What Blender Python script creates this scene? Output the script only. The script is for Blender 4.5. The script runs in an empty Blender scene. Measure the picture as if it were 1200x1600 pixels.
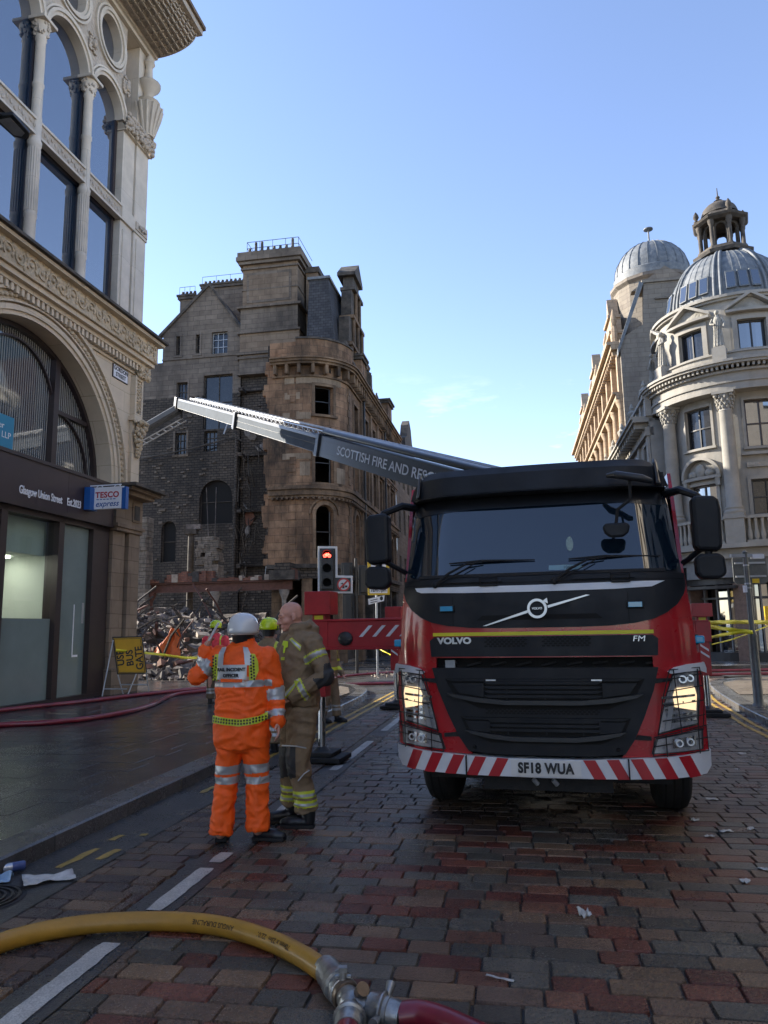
import bpy, bmesh, math, random
from math import sin, cos, pi, radians, sqrt, atan2
from mathutils import Vector, Matrix, noise
random.seed(7)
SC = bpy.context.scene
COL = SC.collection
# ---------------- camera ----------------
EYE = 1.65; FPX = 1155.0; PIT = radians(8.95); ROL = radians(1.0)
cF = Vector((0, cos(PIT), sin(PIT))); r0 = Vector((1, 0, 0)); u0 = Vector((0, -sin(PIT), cos(PIT)))
cR = r0*cos(ROL) - u0*sin(ROL); cU = u0*cos(ROL) + r0*sin(ROL)
cam = bpy.data.cameras.new('camera'); camo = bpy.data.objects.new('camera', cam); COL.objects.link(camo)
cm = Matrix((cR, cU, -cF)).transposed().to_4x4(); cm.translation = (0, 0, EYE)
camo.matrix_world = cm
cam.sensor_fit = 'VERTICAL'; cam.sensor_height = 36; cam.lens = 36*FPX/1600.0; cam.clip_start = .05; cam.clip_end = 3000
SC.camera = camo
# ---------------- light -----------------
SUN_EL = radians(26); SUN_AZ = radians(-66)       # azimuth from +Y, clockwise positive
w = bpy.data.worlds.new('World'); SC.world = w; w.use_nodes = True
nt = w.node_tree; nt.nodes.clear()
wo = nt.nodes.new('ShaderNodeOutputWorld'); bg = nt.nodes.new('ShaderNodeBackground'); sk = nt.nodes.new('ShaderNodeTexSky')
sk.sky_type = 'NISHITA'; sk.sun_disc = False; sk.sun_elevation = SUN_EL; sk.sun_rotation = SUN_AZ
sk.air_density = .85; sk.dust_density = .05; sk.ozone_density = 1.6; sk.altitude = 50
bg.inputs[1].default_value = .133
# a few faint cloud wisps low in the sky
tc = nt.nodes.new('ShaderNodeTexCoord'); mp = nt.nodes.new('ShaderNodeMapping'); mp.inputs['Scale'].default_value = (2.2, 2.2, 9)
nz = nt.nodes.new('ShaderNodeTexNoise'); nz.inputs['Scale'].default_value = 2.6; nz.inputs['Detail'].default_value = 6; nz.inputs['Roughness'].default_value = .6
cr = nt.nodes.new('ShaderNodeValToRGB'); cr.color_ramp.elements[0].position = .54; cr.color_ramp.elements[1].position = .74
sep = nt.nodes.new('ShaderNodeSeparateXYZ'); mr = nt.nodes.new('ShaderNodeMapRange'); mr.inputs[1].default_value = .16; mr.inputs[2].default_value = .34; mr.inputs[3].default_value = .6; mr.inputs[4].default_value = 0
mu = nt.nodes.new('ShaderNodeMath'); mu.operation = 'MULTIPLY'
mx = nt.nodes.new('ShaderNodeMixRGB'); mx.inputs[2].default_value = (9.5, 9.8, 10.2, 1)
L = nt.links.new
L(tc.outputs['Generated'], mp.inputs[0]); L(mp.outputs[0], nz.inputs[0]); L(nz.outputs[0], cr.inputs[0])
L(tc.outputs['Generated'], sep.inputs[0]); L(sep.outputs[2], mr.inputs[0]); L(mr.outputs[0], mu.inputs[0]); L(cr.outputs[0], mu.inputs[1])
L(mu.outputs[0], mx.inputs[0]); L(sk.outputs[0], mx.inputs[1]); wt = nt.nodes.new('ShaderNodeMixRGB'); wt.blend_type = 'MULTIPLY'; wt.inputs[0].default_value = 1; wt.inputs[2].default_value = (1.06, .96, .98, 1)
L(mx.outputs[0], wt.inputs[1]); L(wt.outputs[0], bg.inputs[0]); L(bg.outputs[0], wo.inputs[0])
sl = bpy.data.lights.new('sun', 'SUN'); sl.energy = 5.0; sl.angle = radians(.5); sl.color = (1, .91, .78)
so = bpy.data.objects.new('sun', sl); COL.objects.link(so)
sd = Vector((sin(SUN_AZ)*cos(SUN_EL), cos(SUN_AZ)*cos(SUN_EL), sin(SUN_EL)))
so.rotation_euler = sd.to_track_quat('Z', 'Y').to_euler(); so.location = sd*60
SC.view_settings.view_transform = 'Standard'; SC.view_settings.look = 'None'; SC.view_settings.exposure = 1.6; SC.view_settings.gamma = 1
SC.view_settings.use_curve_mapping = False
try:
    SC.cycles.max_bounces = 8; SC.cycles.diffuse_bounces = 5; SC.cycles.glossy_bounces = 3; SC.cycles.transmission_bounces = 4
    SC.cycles.caustics_reflective = False; SC.cycles.caustics_refractive = False; SC.cycles.sample_clamp_indirect = 4
except Exception: pass

# ---------------- helpers ----------------
def frame(X, Y, deg, face='R'):
    """location and z rotation of a facade frame: local x along the wall, local -y outward"""
    return (X, Y, 0), radians((90-deg) if face == 'R' else (-90-deg))
def tag(o, label, cat, group=None, kind=None):
    o['label'] = label
    if cat: o['category'] = cat
    if group: o['group'] = group
    if kind: o['kind'] = kind
    return o
def thing(name, label, cat, loc=(0, 0, 0), rz=0, group=None):
    o = bpy.data.objects.new(name, None); COL.objects.link(o); o.empty_display_size = .2
    o.location = loc; o.rotation_euler = (0, 0, rz); tag(o, label, cat, group); return o
def copy_tree(o, parent=None):
    c = o.copy(); COL.objects.link(c); c.parent = parent
    for ch in list(o.children): copy_tree(ch, c)
    return c
class MB:
    def __init__(s): s.v = []; s.f = []; s.m = []; s.mats = []; s.M = None; s.cols = None; s.col = None
    def mi(s, m):
        if m is None: m = s.mats[0] if s.mats else MAT['stone']
        if m not in s.mats: s.mats.append(m)
        return s.mats.index(m)
    def add(s, vs, fs, m=None):
        k = len(s.v); i = s.mi(m)
        if s.M: vs = [tuple(s.M @ Vector(q)) for q in vs]
        s.v += [tuple(q) for q in vs]
        for f in fs: s.f.append(tuple(k+j for j in f)); s.m.append(i)
        if s.cols is not None: s.cols += [s.col]*len(fs)
        return s
    def box(s, x0, x1, y0, y1, z0, z1, m=None):
        return s.add([(x0,y0,z0),(x1,y0,z0),(x1,y1,z0),(x0,y1,z0),(x0,y0,z1),(x1,y0,z1),(x1,y1,z1),(x0,y1,z1)],
                     [(0,3,2,1),(4,5,6,7),(0,1,5,4),(1,2,6,5),(2,3,7,6),(3,0,4,7)], m)
    def boxd(s, x0, x1, y0, y1, z0, z1, m=None, st=.5):   # box divided along x, to be bent
        n = max(1, int(math.ceil((x1-x0)/st)))
        vs = []; fs = []
        for i in range(n+1):
            x = x0+(x1-x0)*i/n; vs += [(x,y0,z0),(x,y1,z0),(x,y1,z1),(x,y0,z1)]
            if i < n:
                a = 4*i; b = a+4
                fs += [(a,b,b+3,a+3),(a+3,b+3,b+2,a+2),(a+2,b+2,b+1,a+1),(a+1,b+1,b,a)]
        fs += [(0,3,2,1),(4*n,4*n+1,4*n+2,4*n+3)]
        return s.add(vs, fs, m)
    def prism(s, poly, h0, h1, axis='y', m=None):      # poly of (a,b); axis y: (x,z); x: (y,z); z: (x,y)
        n = len(poly)
        def P(a, b, h): return {'y': (a, h, b), 'x': (h, a, b), 'z': (a, b, h)}[axis]
        vs = [P(a, b, h0) for a, b in poly]+[P(a, b, h1) for a, b in poly]
        fs = [tuple(range(n)), tuple(range(2*n-1, n-1, -1))]+[(i, i+n, (i+1) % n+n, (i+1) % n) for i in range(n)]
        return s.add(vs, fs, m)
    def tube(s, pts, r, n=8, m=None, cap=True, sq=None):
        pts = [Vector(p) for p in pts]; rr = r if isinstance(r, (list, tuple)) else [r]*len(pts)
        vs = []; up = None
        for i, p in enumerate(pts):
            t = (pts[min(i+1, len(pts)-1)]-pts[max(i-1, 0)]).normalized()
            if up is None: up = Vector((0, 0, 1)) if abs(t.z) < .9 else Vector((0, 1, 0))
            a = t.cross(up).normalized(); b = a.cross(t).normalized(); up = b
            for k in range(n):
                q = 2*pi*(k+.5)/n; vs.append(p+a*cos(q)*rr[i]+b*sin(q)*rr[i]*(sq or 1))
        fs = [(i*n+k, i*n+(k+1) % n, (i+1)*n+(k+1) % n, (i+1)*n+k) for i in range(len(pts)-1) for k in range(n)]
        if cap: fs += [tuple(range(n))[::-1], tuple(range((len(pts)-1)*n, len(pts)*n))]
        return s.add(vs, fs, m)
    def lathe(s, prof, n=16, c=(0, 0, 0), a0=0, a1=2*pi, m=None, sy=1):
        full = abs(a1-a0-2*pi) < 1e-6; k = n if full else n+1; vs = []
        for r, z in prof:
            for i in range(k):
                q = a0+(a1-a0)*i/n; vs.append((c[0]+r*cos(q), c[1]+r*sin(q)*sy, c[2]+z))
        fs = []
        for j in range(len(prof)-1):
            for i in range(n):
                i2 = (i+1) % k; fs.append((j*k+i, j*k+i2, (j+1)*k+i2, (j+1)*k+i))
        if full:
            if prof[0][0] > 1e-4: fs.append(tuple(range(k))[::-1])
            if prof[-1][0] > 1e-4: fs.append(tuple(range((len(prof)-1)*k, len(prof)*k)))
        return s.add(vs, fs, m)
    def ell(s, c, r, n=12, m=None, R=None):
        if not isinstance(r, (tuple, list)): r = (r, r, r)
        vs = [Vector((0, 0, -r[2]))]; K = max(4, n//2)
        for j in range(1, K):
            t = pi*j/K
            for i in range(n): q = 2*pi*i/n; vs.append(Vector((r[0]*sin(t)*cos(q), r[1]*sin(t)*sin(q), -r[2]*cos(t))))
        vs.append(Vector((0, 0, r[2]))); e = len(vs)-1
        fs = [(0, 1+(i+1) % n, 1+i) for i in range(n)]
        for j in range(K-2):
            for i in range(n): a = 1+j*n; fs.append((a+i, a+(i+1) % n, a+n+(i+1) % n, a+n+i))
        a = 1+(K-2)*n; fs += [(e, a+i, a+(i+1) % n) for i in range(n)]
        if R: vs = [R @ q for q in vs]
        c = Vector(c); return s.add([q+c for q in vs], fs, m)
    def grid(s, fn, nu, nv, m=None):
        vs = [fn(i/nu, j/nv) for j in range(nv+1) for i in range(nu+1)]
        return s.add(vs, [(j*(nu+1)+i, j*(nu+1)+i+1, (j+1)*(nu+1)+i+1, (j+1)*(nu+1)+i) for j in range(nv) for i in range(nu)], m)
    def arc(s, c, r0, r1, y0, y1, a0, a1, n=16, m=None):   # ring piece in the xz plane, extruded in y
        vs = []
        for i in range(n+1):
            q = a0+(a1-a0)*i/n
            for (r, y) in ((r0, y0), (r1, y0), (r1, y1), (r0, y1)): vs.append((c[0]+r*cos(q), y, c[1]+r*sin(q)))
        fs = []
        for i in range(n):
            a = 4*i; b = a+4
            for k in range(4): fs.append((a+k, a+(k+1) % 4, b+(k+1) % 4, b+k))
        fs += [(3, 2, 1, 0), (4*n, 4*n+1, 4*n+2, 4*n+3)]
        return s.add(vs, fs, m)
    def build(s, name, parent=None, deform=None, smooth=0, loc=None, bevel=0, jit=0):
        me = bpy.data.meshes.new(name); me.from_pydata(s.v, [], s.f)
        for m in s.mats: me.materials.append(m)
        me.polygons.foreach_set('material_index', s.m)
        uv = me.uv_layers.new(name='UVMap'); vv = s.v
        for p in me.polygons:
            n = p.normal
            for li in p.loop_indices:
                q = vv[me.loops[li].vertex_index]
                if abs(n.z) > .8: c = (q[0], q[1])
                elif abs(n.x) > abs(n.y)*1.5: c = (q[1]+.37, q[2])
                else: c = (q[0], q[2])
                uv.data[li].uv = c
        if s.cols is not None:
            ca = me.color_attributes.new('tint', 'FLOAT_COLOR', 'CORNER'); k = 0
            for p in me.polygons:
                for li in p.loop_indices: ca.data[li].color = (*s.cols[p.index], 1)
        if deform or jit:
            for q in me.vertices:
                c = deform(q.co.copy()) if deform else q.co
                if jit: c = Vector(c)+noise.noise_vector(Vector(c)*3.1)*jit
                q.co = c
        bm = bmesh.new(); bm.from_mesh(me); bmesh.ops.recalc_face_normals(bm, faces=bm.faces); bm.to_mesh(me); bm.free()
        if smooth:
            me.polygons.foreach_set('use_smooth', [True]*len(me.polygons))
            me.set_sharp_from_angle(angle=radians(smooth))
        o = bpy.data.objects.new(name, me); COL.objects.link(o)
        if parent: o.parent = parent
        if loc: o.location = loc
        if bevel:
            b = o.modifiers.new('bevel', 'BEVEL'); b.width = bevel; b.segments = 2; b.limit_method = 'ANGLE'; b.angle_limit = radians(40)
        return o
def bez(pts, n=10):
    """Catmull-Rom through the points"""
    P = [Vector(p) for p in pts]; out = []
    for i in range(len(P)-1):
        a = P[max(i-1, 0)]; b = P[i]; c = P[i+1]; d = P[min(i+2, len(P)-1)]
        for k in range(n):
            t = k/n; out.append(.5*((2*b)+(c-a)*t+(2*a-5*b+4*c-d)*t*t+(3*b-a-3*c+d)*t**3))
    return out+[P[-1]]
def text(body, size, m, parent, loc, rot=(pi/2, 0, 0), name='lettering', ex=.004, w=1.0, off=0, align='CENTER', shear=0, deform=None, sp=1.0, cat=None):
    cu = bpy.data.curves.new(name, 'FONT'); cu.body = body; cu.size = size; cu.extrude = ex; cu.offset = off; cu.align_x = align; cu.align_y = 'CENTER'
    cu.shear = shear; cu.space_character = sp; cu.resolution_u = 4
    o = bpy.data.objects.new(name, cu); COL.objects.link(o)
    dg = bpy.context.evaluated_depsgraph_get(); me = bpy.data.meshes.new_from_object(o.evaluated_get(dg)); COL.objects.unlink(o); bpy.data.objects.remove(o)
    R = Matrix.LocRotScale(Vector(loc), __import__('mathutils').Euler(rot), Vector((w, 1, 1)))
    for v in me.vertices:
        c = R @ v.co; v.co = deform(c) if deform else c
    me.materials.clear(); me.materials.append(m); me.name = name
    o = bpy.data.objects.new(name, me); COL.objects.link(o)
    if parent: o.parent = parent
    return o
# ---------------- materials ----------------
MAT = {}
def mat(name, col, rough=.6, metal=0, var=0, vs=6, bump=0, bs=30, em=None, ems=0, spec=.5, coat=0, rvar=0, col2=None, cs=3, thr=(.4, .65), vr=1, uvm=False, ior=None, tr=0, alpha=1):
    m = bpy.data.materials.new(name); m.use_nodes = True; t = m.node_tree; b = t.nodes['Principled BSDF']; l = t.links.new
    b.inputs['Base Color'].default_value = (*col, 1); b.inputs['Roughness'].default_value = rough; b.inputs['Metallic'].default_value = metal
    b.inputs['Specular IOR Level'].default_value = spec; b.inputs['Coat Weight'].default_value = coat; b.inputs['Coat Roughness'].default_value = .05
    if ior: b.inputs['IOR'].default_value = ior
    b.inputs['Transmission Weight'].default_value = tr; b.inputs['Alpha'].default_value = alpha
    if em: b.inputs['Emission Color'].default_value = (*em, 1); b.inputs['Emission Strength'].default_value = ems
    co = t.nodes.new('ShaderNodeTexCoord'); src = co.outputs['Object']
    def N(sc, det=4, ro=.55):
        n = t.nodes.new('ShaderNodeTexNoise'); n.inputs['Scale'].default_value = sc; n.inputs['Detail'].default_value = det; n.inputs['Roughness'].default_value = ro
        l(src, n.inputs[0]); return n.outputs[0]
    cur = None
    if col2:
        r = t.nodes.new('ShaderNodeValToRGB'); r.color_ramp.elements[0].position = thr[0]; r.color_ramp.elements[1].position = thr[1]
        l(N(cs, 6, .62), r.inputs[0]); x = t.nodes.new('ShaderNodeMixRGB'); x.inputs[1].default_value = (*col, 1); x.inputs[2].default_value = (*col2, 1)
        l(r.outputs[0], x.inputs[0]); cur = x.outputs[0]
    if var:
        mr = t.nodes.new('ShaderNodeMapRange'); mr.inputs[1].default_value = .3; mr.inputs[2].default_value = .7; mr.inputs[3].default_value = 1-var; mr.inputs[4].default_value = 1+var
        l(N(vs, 5, .65), mr.inputs[0]); x = t.nodes.new('ShaderNodeVectorMath'); x.operation = 'SCALE'
        if cur: l(cur, x.inputs[0])
        else: x.inputs[0].default_value = col
        l(mr.outputs[0], x.inputs['Scale']); cur = x.outputs[0]
    if cur: l(cur, b.inputs['Base Color'])
    if rvar:
        mr = t.nodes.new('ShaderNodeMapRange'); mr.inputs[1].default_value = .3; mr.inputs[2].default_value = .7; mr.inputs[3].default_value = max(.02, rough-rvar); mr.inputs[4].default_value = rough+rvar
        l(N(vs*1.7, 4), mr.inputs[0]); l(mr.outputs[0], b.inputs['Roughness'])
    if bump:
        bp = t.nodes.new('ShaderNodeBump'); bp.inputs['Strength'].default_value = bump; bp.inputs['Distance'].default_value = .02
        l(N(bs, 4, .6), bp.inputs['Height']); l(bp.outputs[0], b.inputs['Normal'])
    MAT[name] = m; return m
def stone(name, c1, c2, mortar, bw=.6, bh=.3, soot=None, st=(.45, .62), ss=.35, var=.25, bump=.5, ms=.012, rough=.85, rows=True, relief=0):
    """coursed stone on the metre UVs, with optional irregular soot stains"""
    m = bpy.data.materials.new(name); m.use_nodes = True; t = m.node_tree; b = t.nodes['Principled BSDF']; l = t.links.new
    b.inputs['Roughness'].default_value = rough; b.inputs['Specular IOR Level'].default_value = .25
    co = t.nodes.new('ShaderNodeTexCoord'); br = t.nodes.new('ShaderNodeTexBrick')
    br.inputs['Scale'].default_value = 1; br.inputs['Brick Width'].default_value = bw; br.inputs['Row Height'].default_value = bh; br.inputs['Mortar Size'].default_value = ms
    br.inputs['Color1'].default_value = (*c1, 1); br.inputs['Color2'].default_value = (*c2, 1); br.inputs['Mortar'].default_value = (*mortar, 1); br.inputs['Mortar Smooth'].default_value = .3
    br.inputs['Bias'].default_value = -.1
    wn = t.nodes.new('ShaderNodeTexNoise'); wn.inputs['Scale'].default_value = 1.3
    l(co.outputs['Object'], wn.inputs[0])
    dm = t.nodes.new('ShaderNodeVectorMath'); dm.operation = 'SCALE'; dm.inputs['Scale'].default_value = .05; l(wn.outputs['Color'], dm.inputs[0])
    da = t.nodes.new('ShaderNodeVectorMath'); l(co.outputs['UV'], da.inputs[0]); l(dm.outputs[0], da.inputs[1]); l(da.outputs[0], br.inputs[0])
    def N(sc, det=5, ro=.6):
        n = t.nodes.new('ShaderNodeTexNoise'); n.inputs['Scale'].default_value = sc; n.inputs['Detail'].default_value = det; n.inputs['Roughness'].default_value = ro
        l(co.outputs['Object'], n.inputs[0]); return n.outputs[0]
    mr = t.nodes.new('ShaderNodeMapRange'); mr.inputs[1].default_value = .3; mr.inputs[2].default_value = .7; mr.inputs[3].default_value = 1-var; mr.inputs[4].default_value = 1+var
    l(N(1.7, 7, .68), mr.inputs[0]); sc = t.nodes.new('ShaderNodeVectorMath'); sc.operation = 'SCALE'; l(br.outputs[0], sc.inputs[0]); l(mr.outputs[0], sc.inputs['Scale']); cur = sc.outputs[0]
    if soot:
        r = t.nodes.new('ShaderNodeValToRGB'); r.color_ramp.elements[0].position = st[0]; r.color_ramp.elements[1].position = st[1]; sn = t.nodes.new('ShaderNodeTexNoise'); sn.inputs['Scale'].default_value = ss; sn.inputs['Detail'].default_value = 8; sn.inputs['Roughness'].default_value = .68
        sm = t.nodes.new('ShaderNodeMapping'); sm.inputs['Scale'].default_value = (1.3, 1.3, .42); l(co.outputs['Object'], sm.inputs[0]); l(sm.outputs[0], sn.inputs[0]); l(sn.outputs[0], r.inputs[0])
        x = t.nodes.new('ShaderNodeMixRGB'); x.inputs[2].default_value = (*soot, 1); l(cur, x.inputs[1]); l(r.outputs[0], x.inputs[0]); cur = x.outputs[0]
    l(cur, b.inputs['Base Color'])
    ad = t.nodes.new('ShaderNodeMath'); ad.operation = 'MULTIPLY_ADD'; ad.inputs[1].default_value = .35; l(N(22, 4, .6), ad.inputs[0])
    iv = t.nodes.new('ShaderNodeMath'); iv.operation = 'SUBTRACT'; iv.inputs[0].default_value = 1; l(br.outputs['Fac'], iv.inputs[1]); l(iv.outputs[0], ad.inputs[2])
    h = ad.outputs[0]
    if relief:
        vo = t.nodes.new('ShaderNodeTexVoronoi'); vo.inputs['Scale'].default_value = relief; l(co.outputs['Object'], vo.inputs[0])
        a2 = t.nodes.new('ShaderNodeMath'); a2.operation = 'MULTIPLY_ADD'; a2.inputs[1].default_value = -2.2; l(vo.outputs[0], a2.inputs[0]); l(h, a2.inputs[2]); h = a2.outputs[0]
    bp = t.nodes.new('ShaderNodeBump'); bp.inputs['Strength'].default_value = bump; bp.inputs['Distance'].default_value = .02
    l(h, bp.inputs['Height']); l(bp.outputs[0], b.inputs['Normal'])
    MAT[name] = m; return m
stone('stone', (.30, .27, .23), (.34, .30, .26), (.2, .18, .15))
stone('cream', (.56, .47, .35), (.6, .5, .375), (.33, .27, .18), 1.4, .55, var=.1, bump=.2, ms=.006)
stone('creamup', (.54, .48, .40), (.57, .51, .43), (.3, .26, .2), 1.2, 2.0, var=.14, bump=.2, ms=.004)
stone('carved', (.48, .39, .27), (.52, .42, .29), (.3, .24, .15), 2, 2, var=.15, bump=1.0, ms=.001, relief=9)
stone('carvedup', (.42, .36, .295), (.46, .4, .33), (.3, .26, .2), 2, 2, var=.15, bump=.9, ms=.001, relief=8)
stone('browns', (.17, .128, .092), (.215, .165, .12), (.12, .09, .06), .75, .36, soot=(.1, .075, .055), st=(.5, .75), ss=.6, var=.2)
stone('grim', (.135, .112, .09), (.18, .15, .12), (.08, .065, .055), .75, .3, soot=(.028, .026, .026), st=(.47, .7), ss=.16)
stone('char', (.088, .074, .06), (.135, .112, .09), (.035, .03, .026), .34, .15, soot=(.016, .016, .016), st=(.38, .68), ss=.28, bump=1.0, ms=.02)
stone('tower', (.225, .135, .08), (.30, .19, .115), (.11, .08, .055), .7, .37, soot=(.035, .028, .022), st=(.40, .66), ss=.5, bump=.5, var=.4)
stone('towerp', (.20, .135, .085), (.26, .18, .115), (.12, .09, .06), .9, .5, soot=(.04, .032, .026), st=(.4, .68), ss=.7, var=.35, bump=.6)
stone('pale', (.27, .26, .235), (.30, .285, .255), (.3, .27, .22), .9, .42, soot=(.2, .18, .15), st=(.55, .9), ss=.9, var=.13, bump=.25, ms=.006)
stone('palec', (.27, .26, .23), (.3, .285, .25), (.32, .29, .24), 2, 2, var=.2, bump=.8, ms=.001, relief=6)
stone('sand', (.34, .255, .175), (.40, .31, .22), (.2, .15, .1), .8, .4, soot=(.16, .11, .075), st=(.55, .85), ss=.8, var=.2, bump=.4)
stone('flank', (.2, .175, .145), (.24, .21, .17), (.14, .12, .1), .8, .3, soot=(.12, .1, .09), st=(.5, .8), ss=.6, var=.15)
stone('brick', (.2, .085, .06), (.26, .12, .08), (.1, .08, .07), .225, .075, soot=(.05, .03, .025), st=(.45, .8), ss=1.1, bump=.8, ms=.01)
stone('bounceblock', (.62, .56, .47), (.66, .6, .5), (.5, .45, .38), .9, .42, var=.1, bump=.2, ms=.006)  # lightened so the unseen blocks bounce light into the street
stone('slate', (.04, .042, .048), (.065, .066, .072), (.015, .015, .018), .28, .16, soot=(.09, .088, .08), st=(.6, .85), ss=1.1, var=.3, bump=.9, ms=.012, rough=.6)
mat('lead', (.11, .125, .14), .65, .0, var=.25, vs=3, bump=.15, col2=(.17, .18, .185), cs=4)
mat('darkstone', (.085, .072, .058), .85, var=.4, vs=3, bump=.7, bs=14, col2=(.03, .027, .024), cs=1.6)
mat('frame', (.03, .02, .02), .4, var=.15)
mat('fascia', (.035, .022, .024), .38, var=.12, vs=2)
mat('glass', (.012, .016, .02), .03, spec=1, ior=2.1, var=.2, vs=1)
mat('glassblue', (.01, .026, .055), .02, spec=1, ior=2.55)
mat('glassold', (.014, .016, .02), .12, spec=.7, ior=1.5, var=.5, vs=3, bump=.04, bs=1.5)
mat('wscreen', (.006, .014, .024), .03, spec=1, ior=1.55)
mat('void', (.006, .006, .006), .9)
mat('white', (.72, .73, .75), .4, var=.06)
mat('blind', (.30, .31, .30), .7, var=.1)
mat('black', (.012, .013, .015), .45, var=.2, vs=5)
mat('plastic', (.010, .012, .016), .55, var=.25, vs=3, bump=.06, bs=300, rvar=.1, spec=.32, col2=(.02, .021, .022), cs=2.2, thr=(.5, .8))
mat('plasticg', (.022, .024, .028), .42, var=.2, vs=3)
mat('paintblk', (.012, .014, .019), .32, var=.15, vs=2, coat=.35)
mat('red', (.40, .008, .014), .3, coat=.45, var=.14, vs=1.5, rvar=.12, col2=(.25, .03, .028), cs=5, thr=(.55, .85))
mat('redmatt', (.36, .012, .018), .4, var=.2, vs=4)
mat('silver', (.55, .57, .6), .3, .7, var=.1, vs=4)
mat('chrome', (.75, .75, .75), .12, 1, var=.1)
mat('refl', (.42, .43, .45), .25, .45, var=.3, vs=25)
mat('mirrorglass', (.8, .82, .85), .05, 1)
mat('rubber', (.012, .012, .013), .75, bump=.4, bs=60, var=.2)
mat('yellow', (.66, .6, .02), .45, em=None)
mat('bluelens', (.006, .10, .22), .15, em=(.02, .35, .7), ems=.05, coat=.4)
def clearglass(name, fac=.04, col=(1, 1, 1)):
    m = bpy.data.materials.new(name); m.use_nodes = True; t = m.node_tree; t.nodes.clear(); l = t.links.new
    o = t.nodes.new('ShaderNodeOutputMaterial'); tr = t.nodes.new('ShaderNodeBsdfTransparent'); gl = t.nodes.new('ShaderNodeBsdfGlossy'); mx = t.nodes.new('ShaderNodeMixShader'); fr = t.nodes.new('ShaderNodeFresnel')
    tr.inputs[0].default_value = (*col, 1); gl.inputs['Roughness'].default_value = .02; fr.inputs[0].default_value = 1.5; ad = t.nodes.new('ShaderNodeMath'); ad.inputs[1].default_value = fac; l(fr.outputs[0], ad.inputs[0]); ge = t.nodes.new('ShaderNodeNewGeometry'); sb = t.nodes.new('ShaderNodeMath'); sb.operation = 'SUBTRACT'; sb.inputs[0].default_value = 1; sb.use_clamp = True; l(ge.outputs['Backfacing'], sb.inputs[1]); ml = t.nodes.new('ShaderNodeMath'); ml.operation = 'MULTIPLY'; l(ad.outputs[0], ml.inputs[0]); l(sb.outputs[0], ml.inputs[1])
    l(ml.outputs[0], mx.inputs[0]); l(tr.outputs[0], mx.inputs[1]); l(gl.outputs[0], mx.inputs[2]); l(mx.outputs[0], o.inputs[0]); MAT[name] = m; return m
clearglass('clear', .02)
mat('warm', (1, .8, .5), .3, em=(1, .74, .42), ems=.4)
mat('stripew', (.68, .7, .73), .35, var=.1, vs=3)
mat('striper', (.42, .015, .025), .3, var=.1, vs=3)
mat('galv', (.34, .36, .38), .45, .4, var=.2, vs=3, rvar=.1)
mat('boomlt', (.13, .15, .175), .85, .0, var=.12, vs=2, spec=.05)
mat('boomdk', (.035, .04, .046), .35, .2, var=.2, vs=2)

mat('ash', (.09, .08, .072), .9, var=.5, vs=2.5, bump=1, bs=9, col2=(.2, .17, .15), cs=3)
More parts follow.
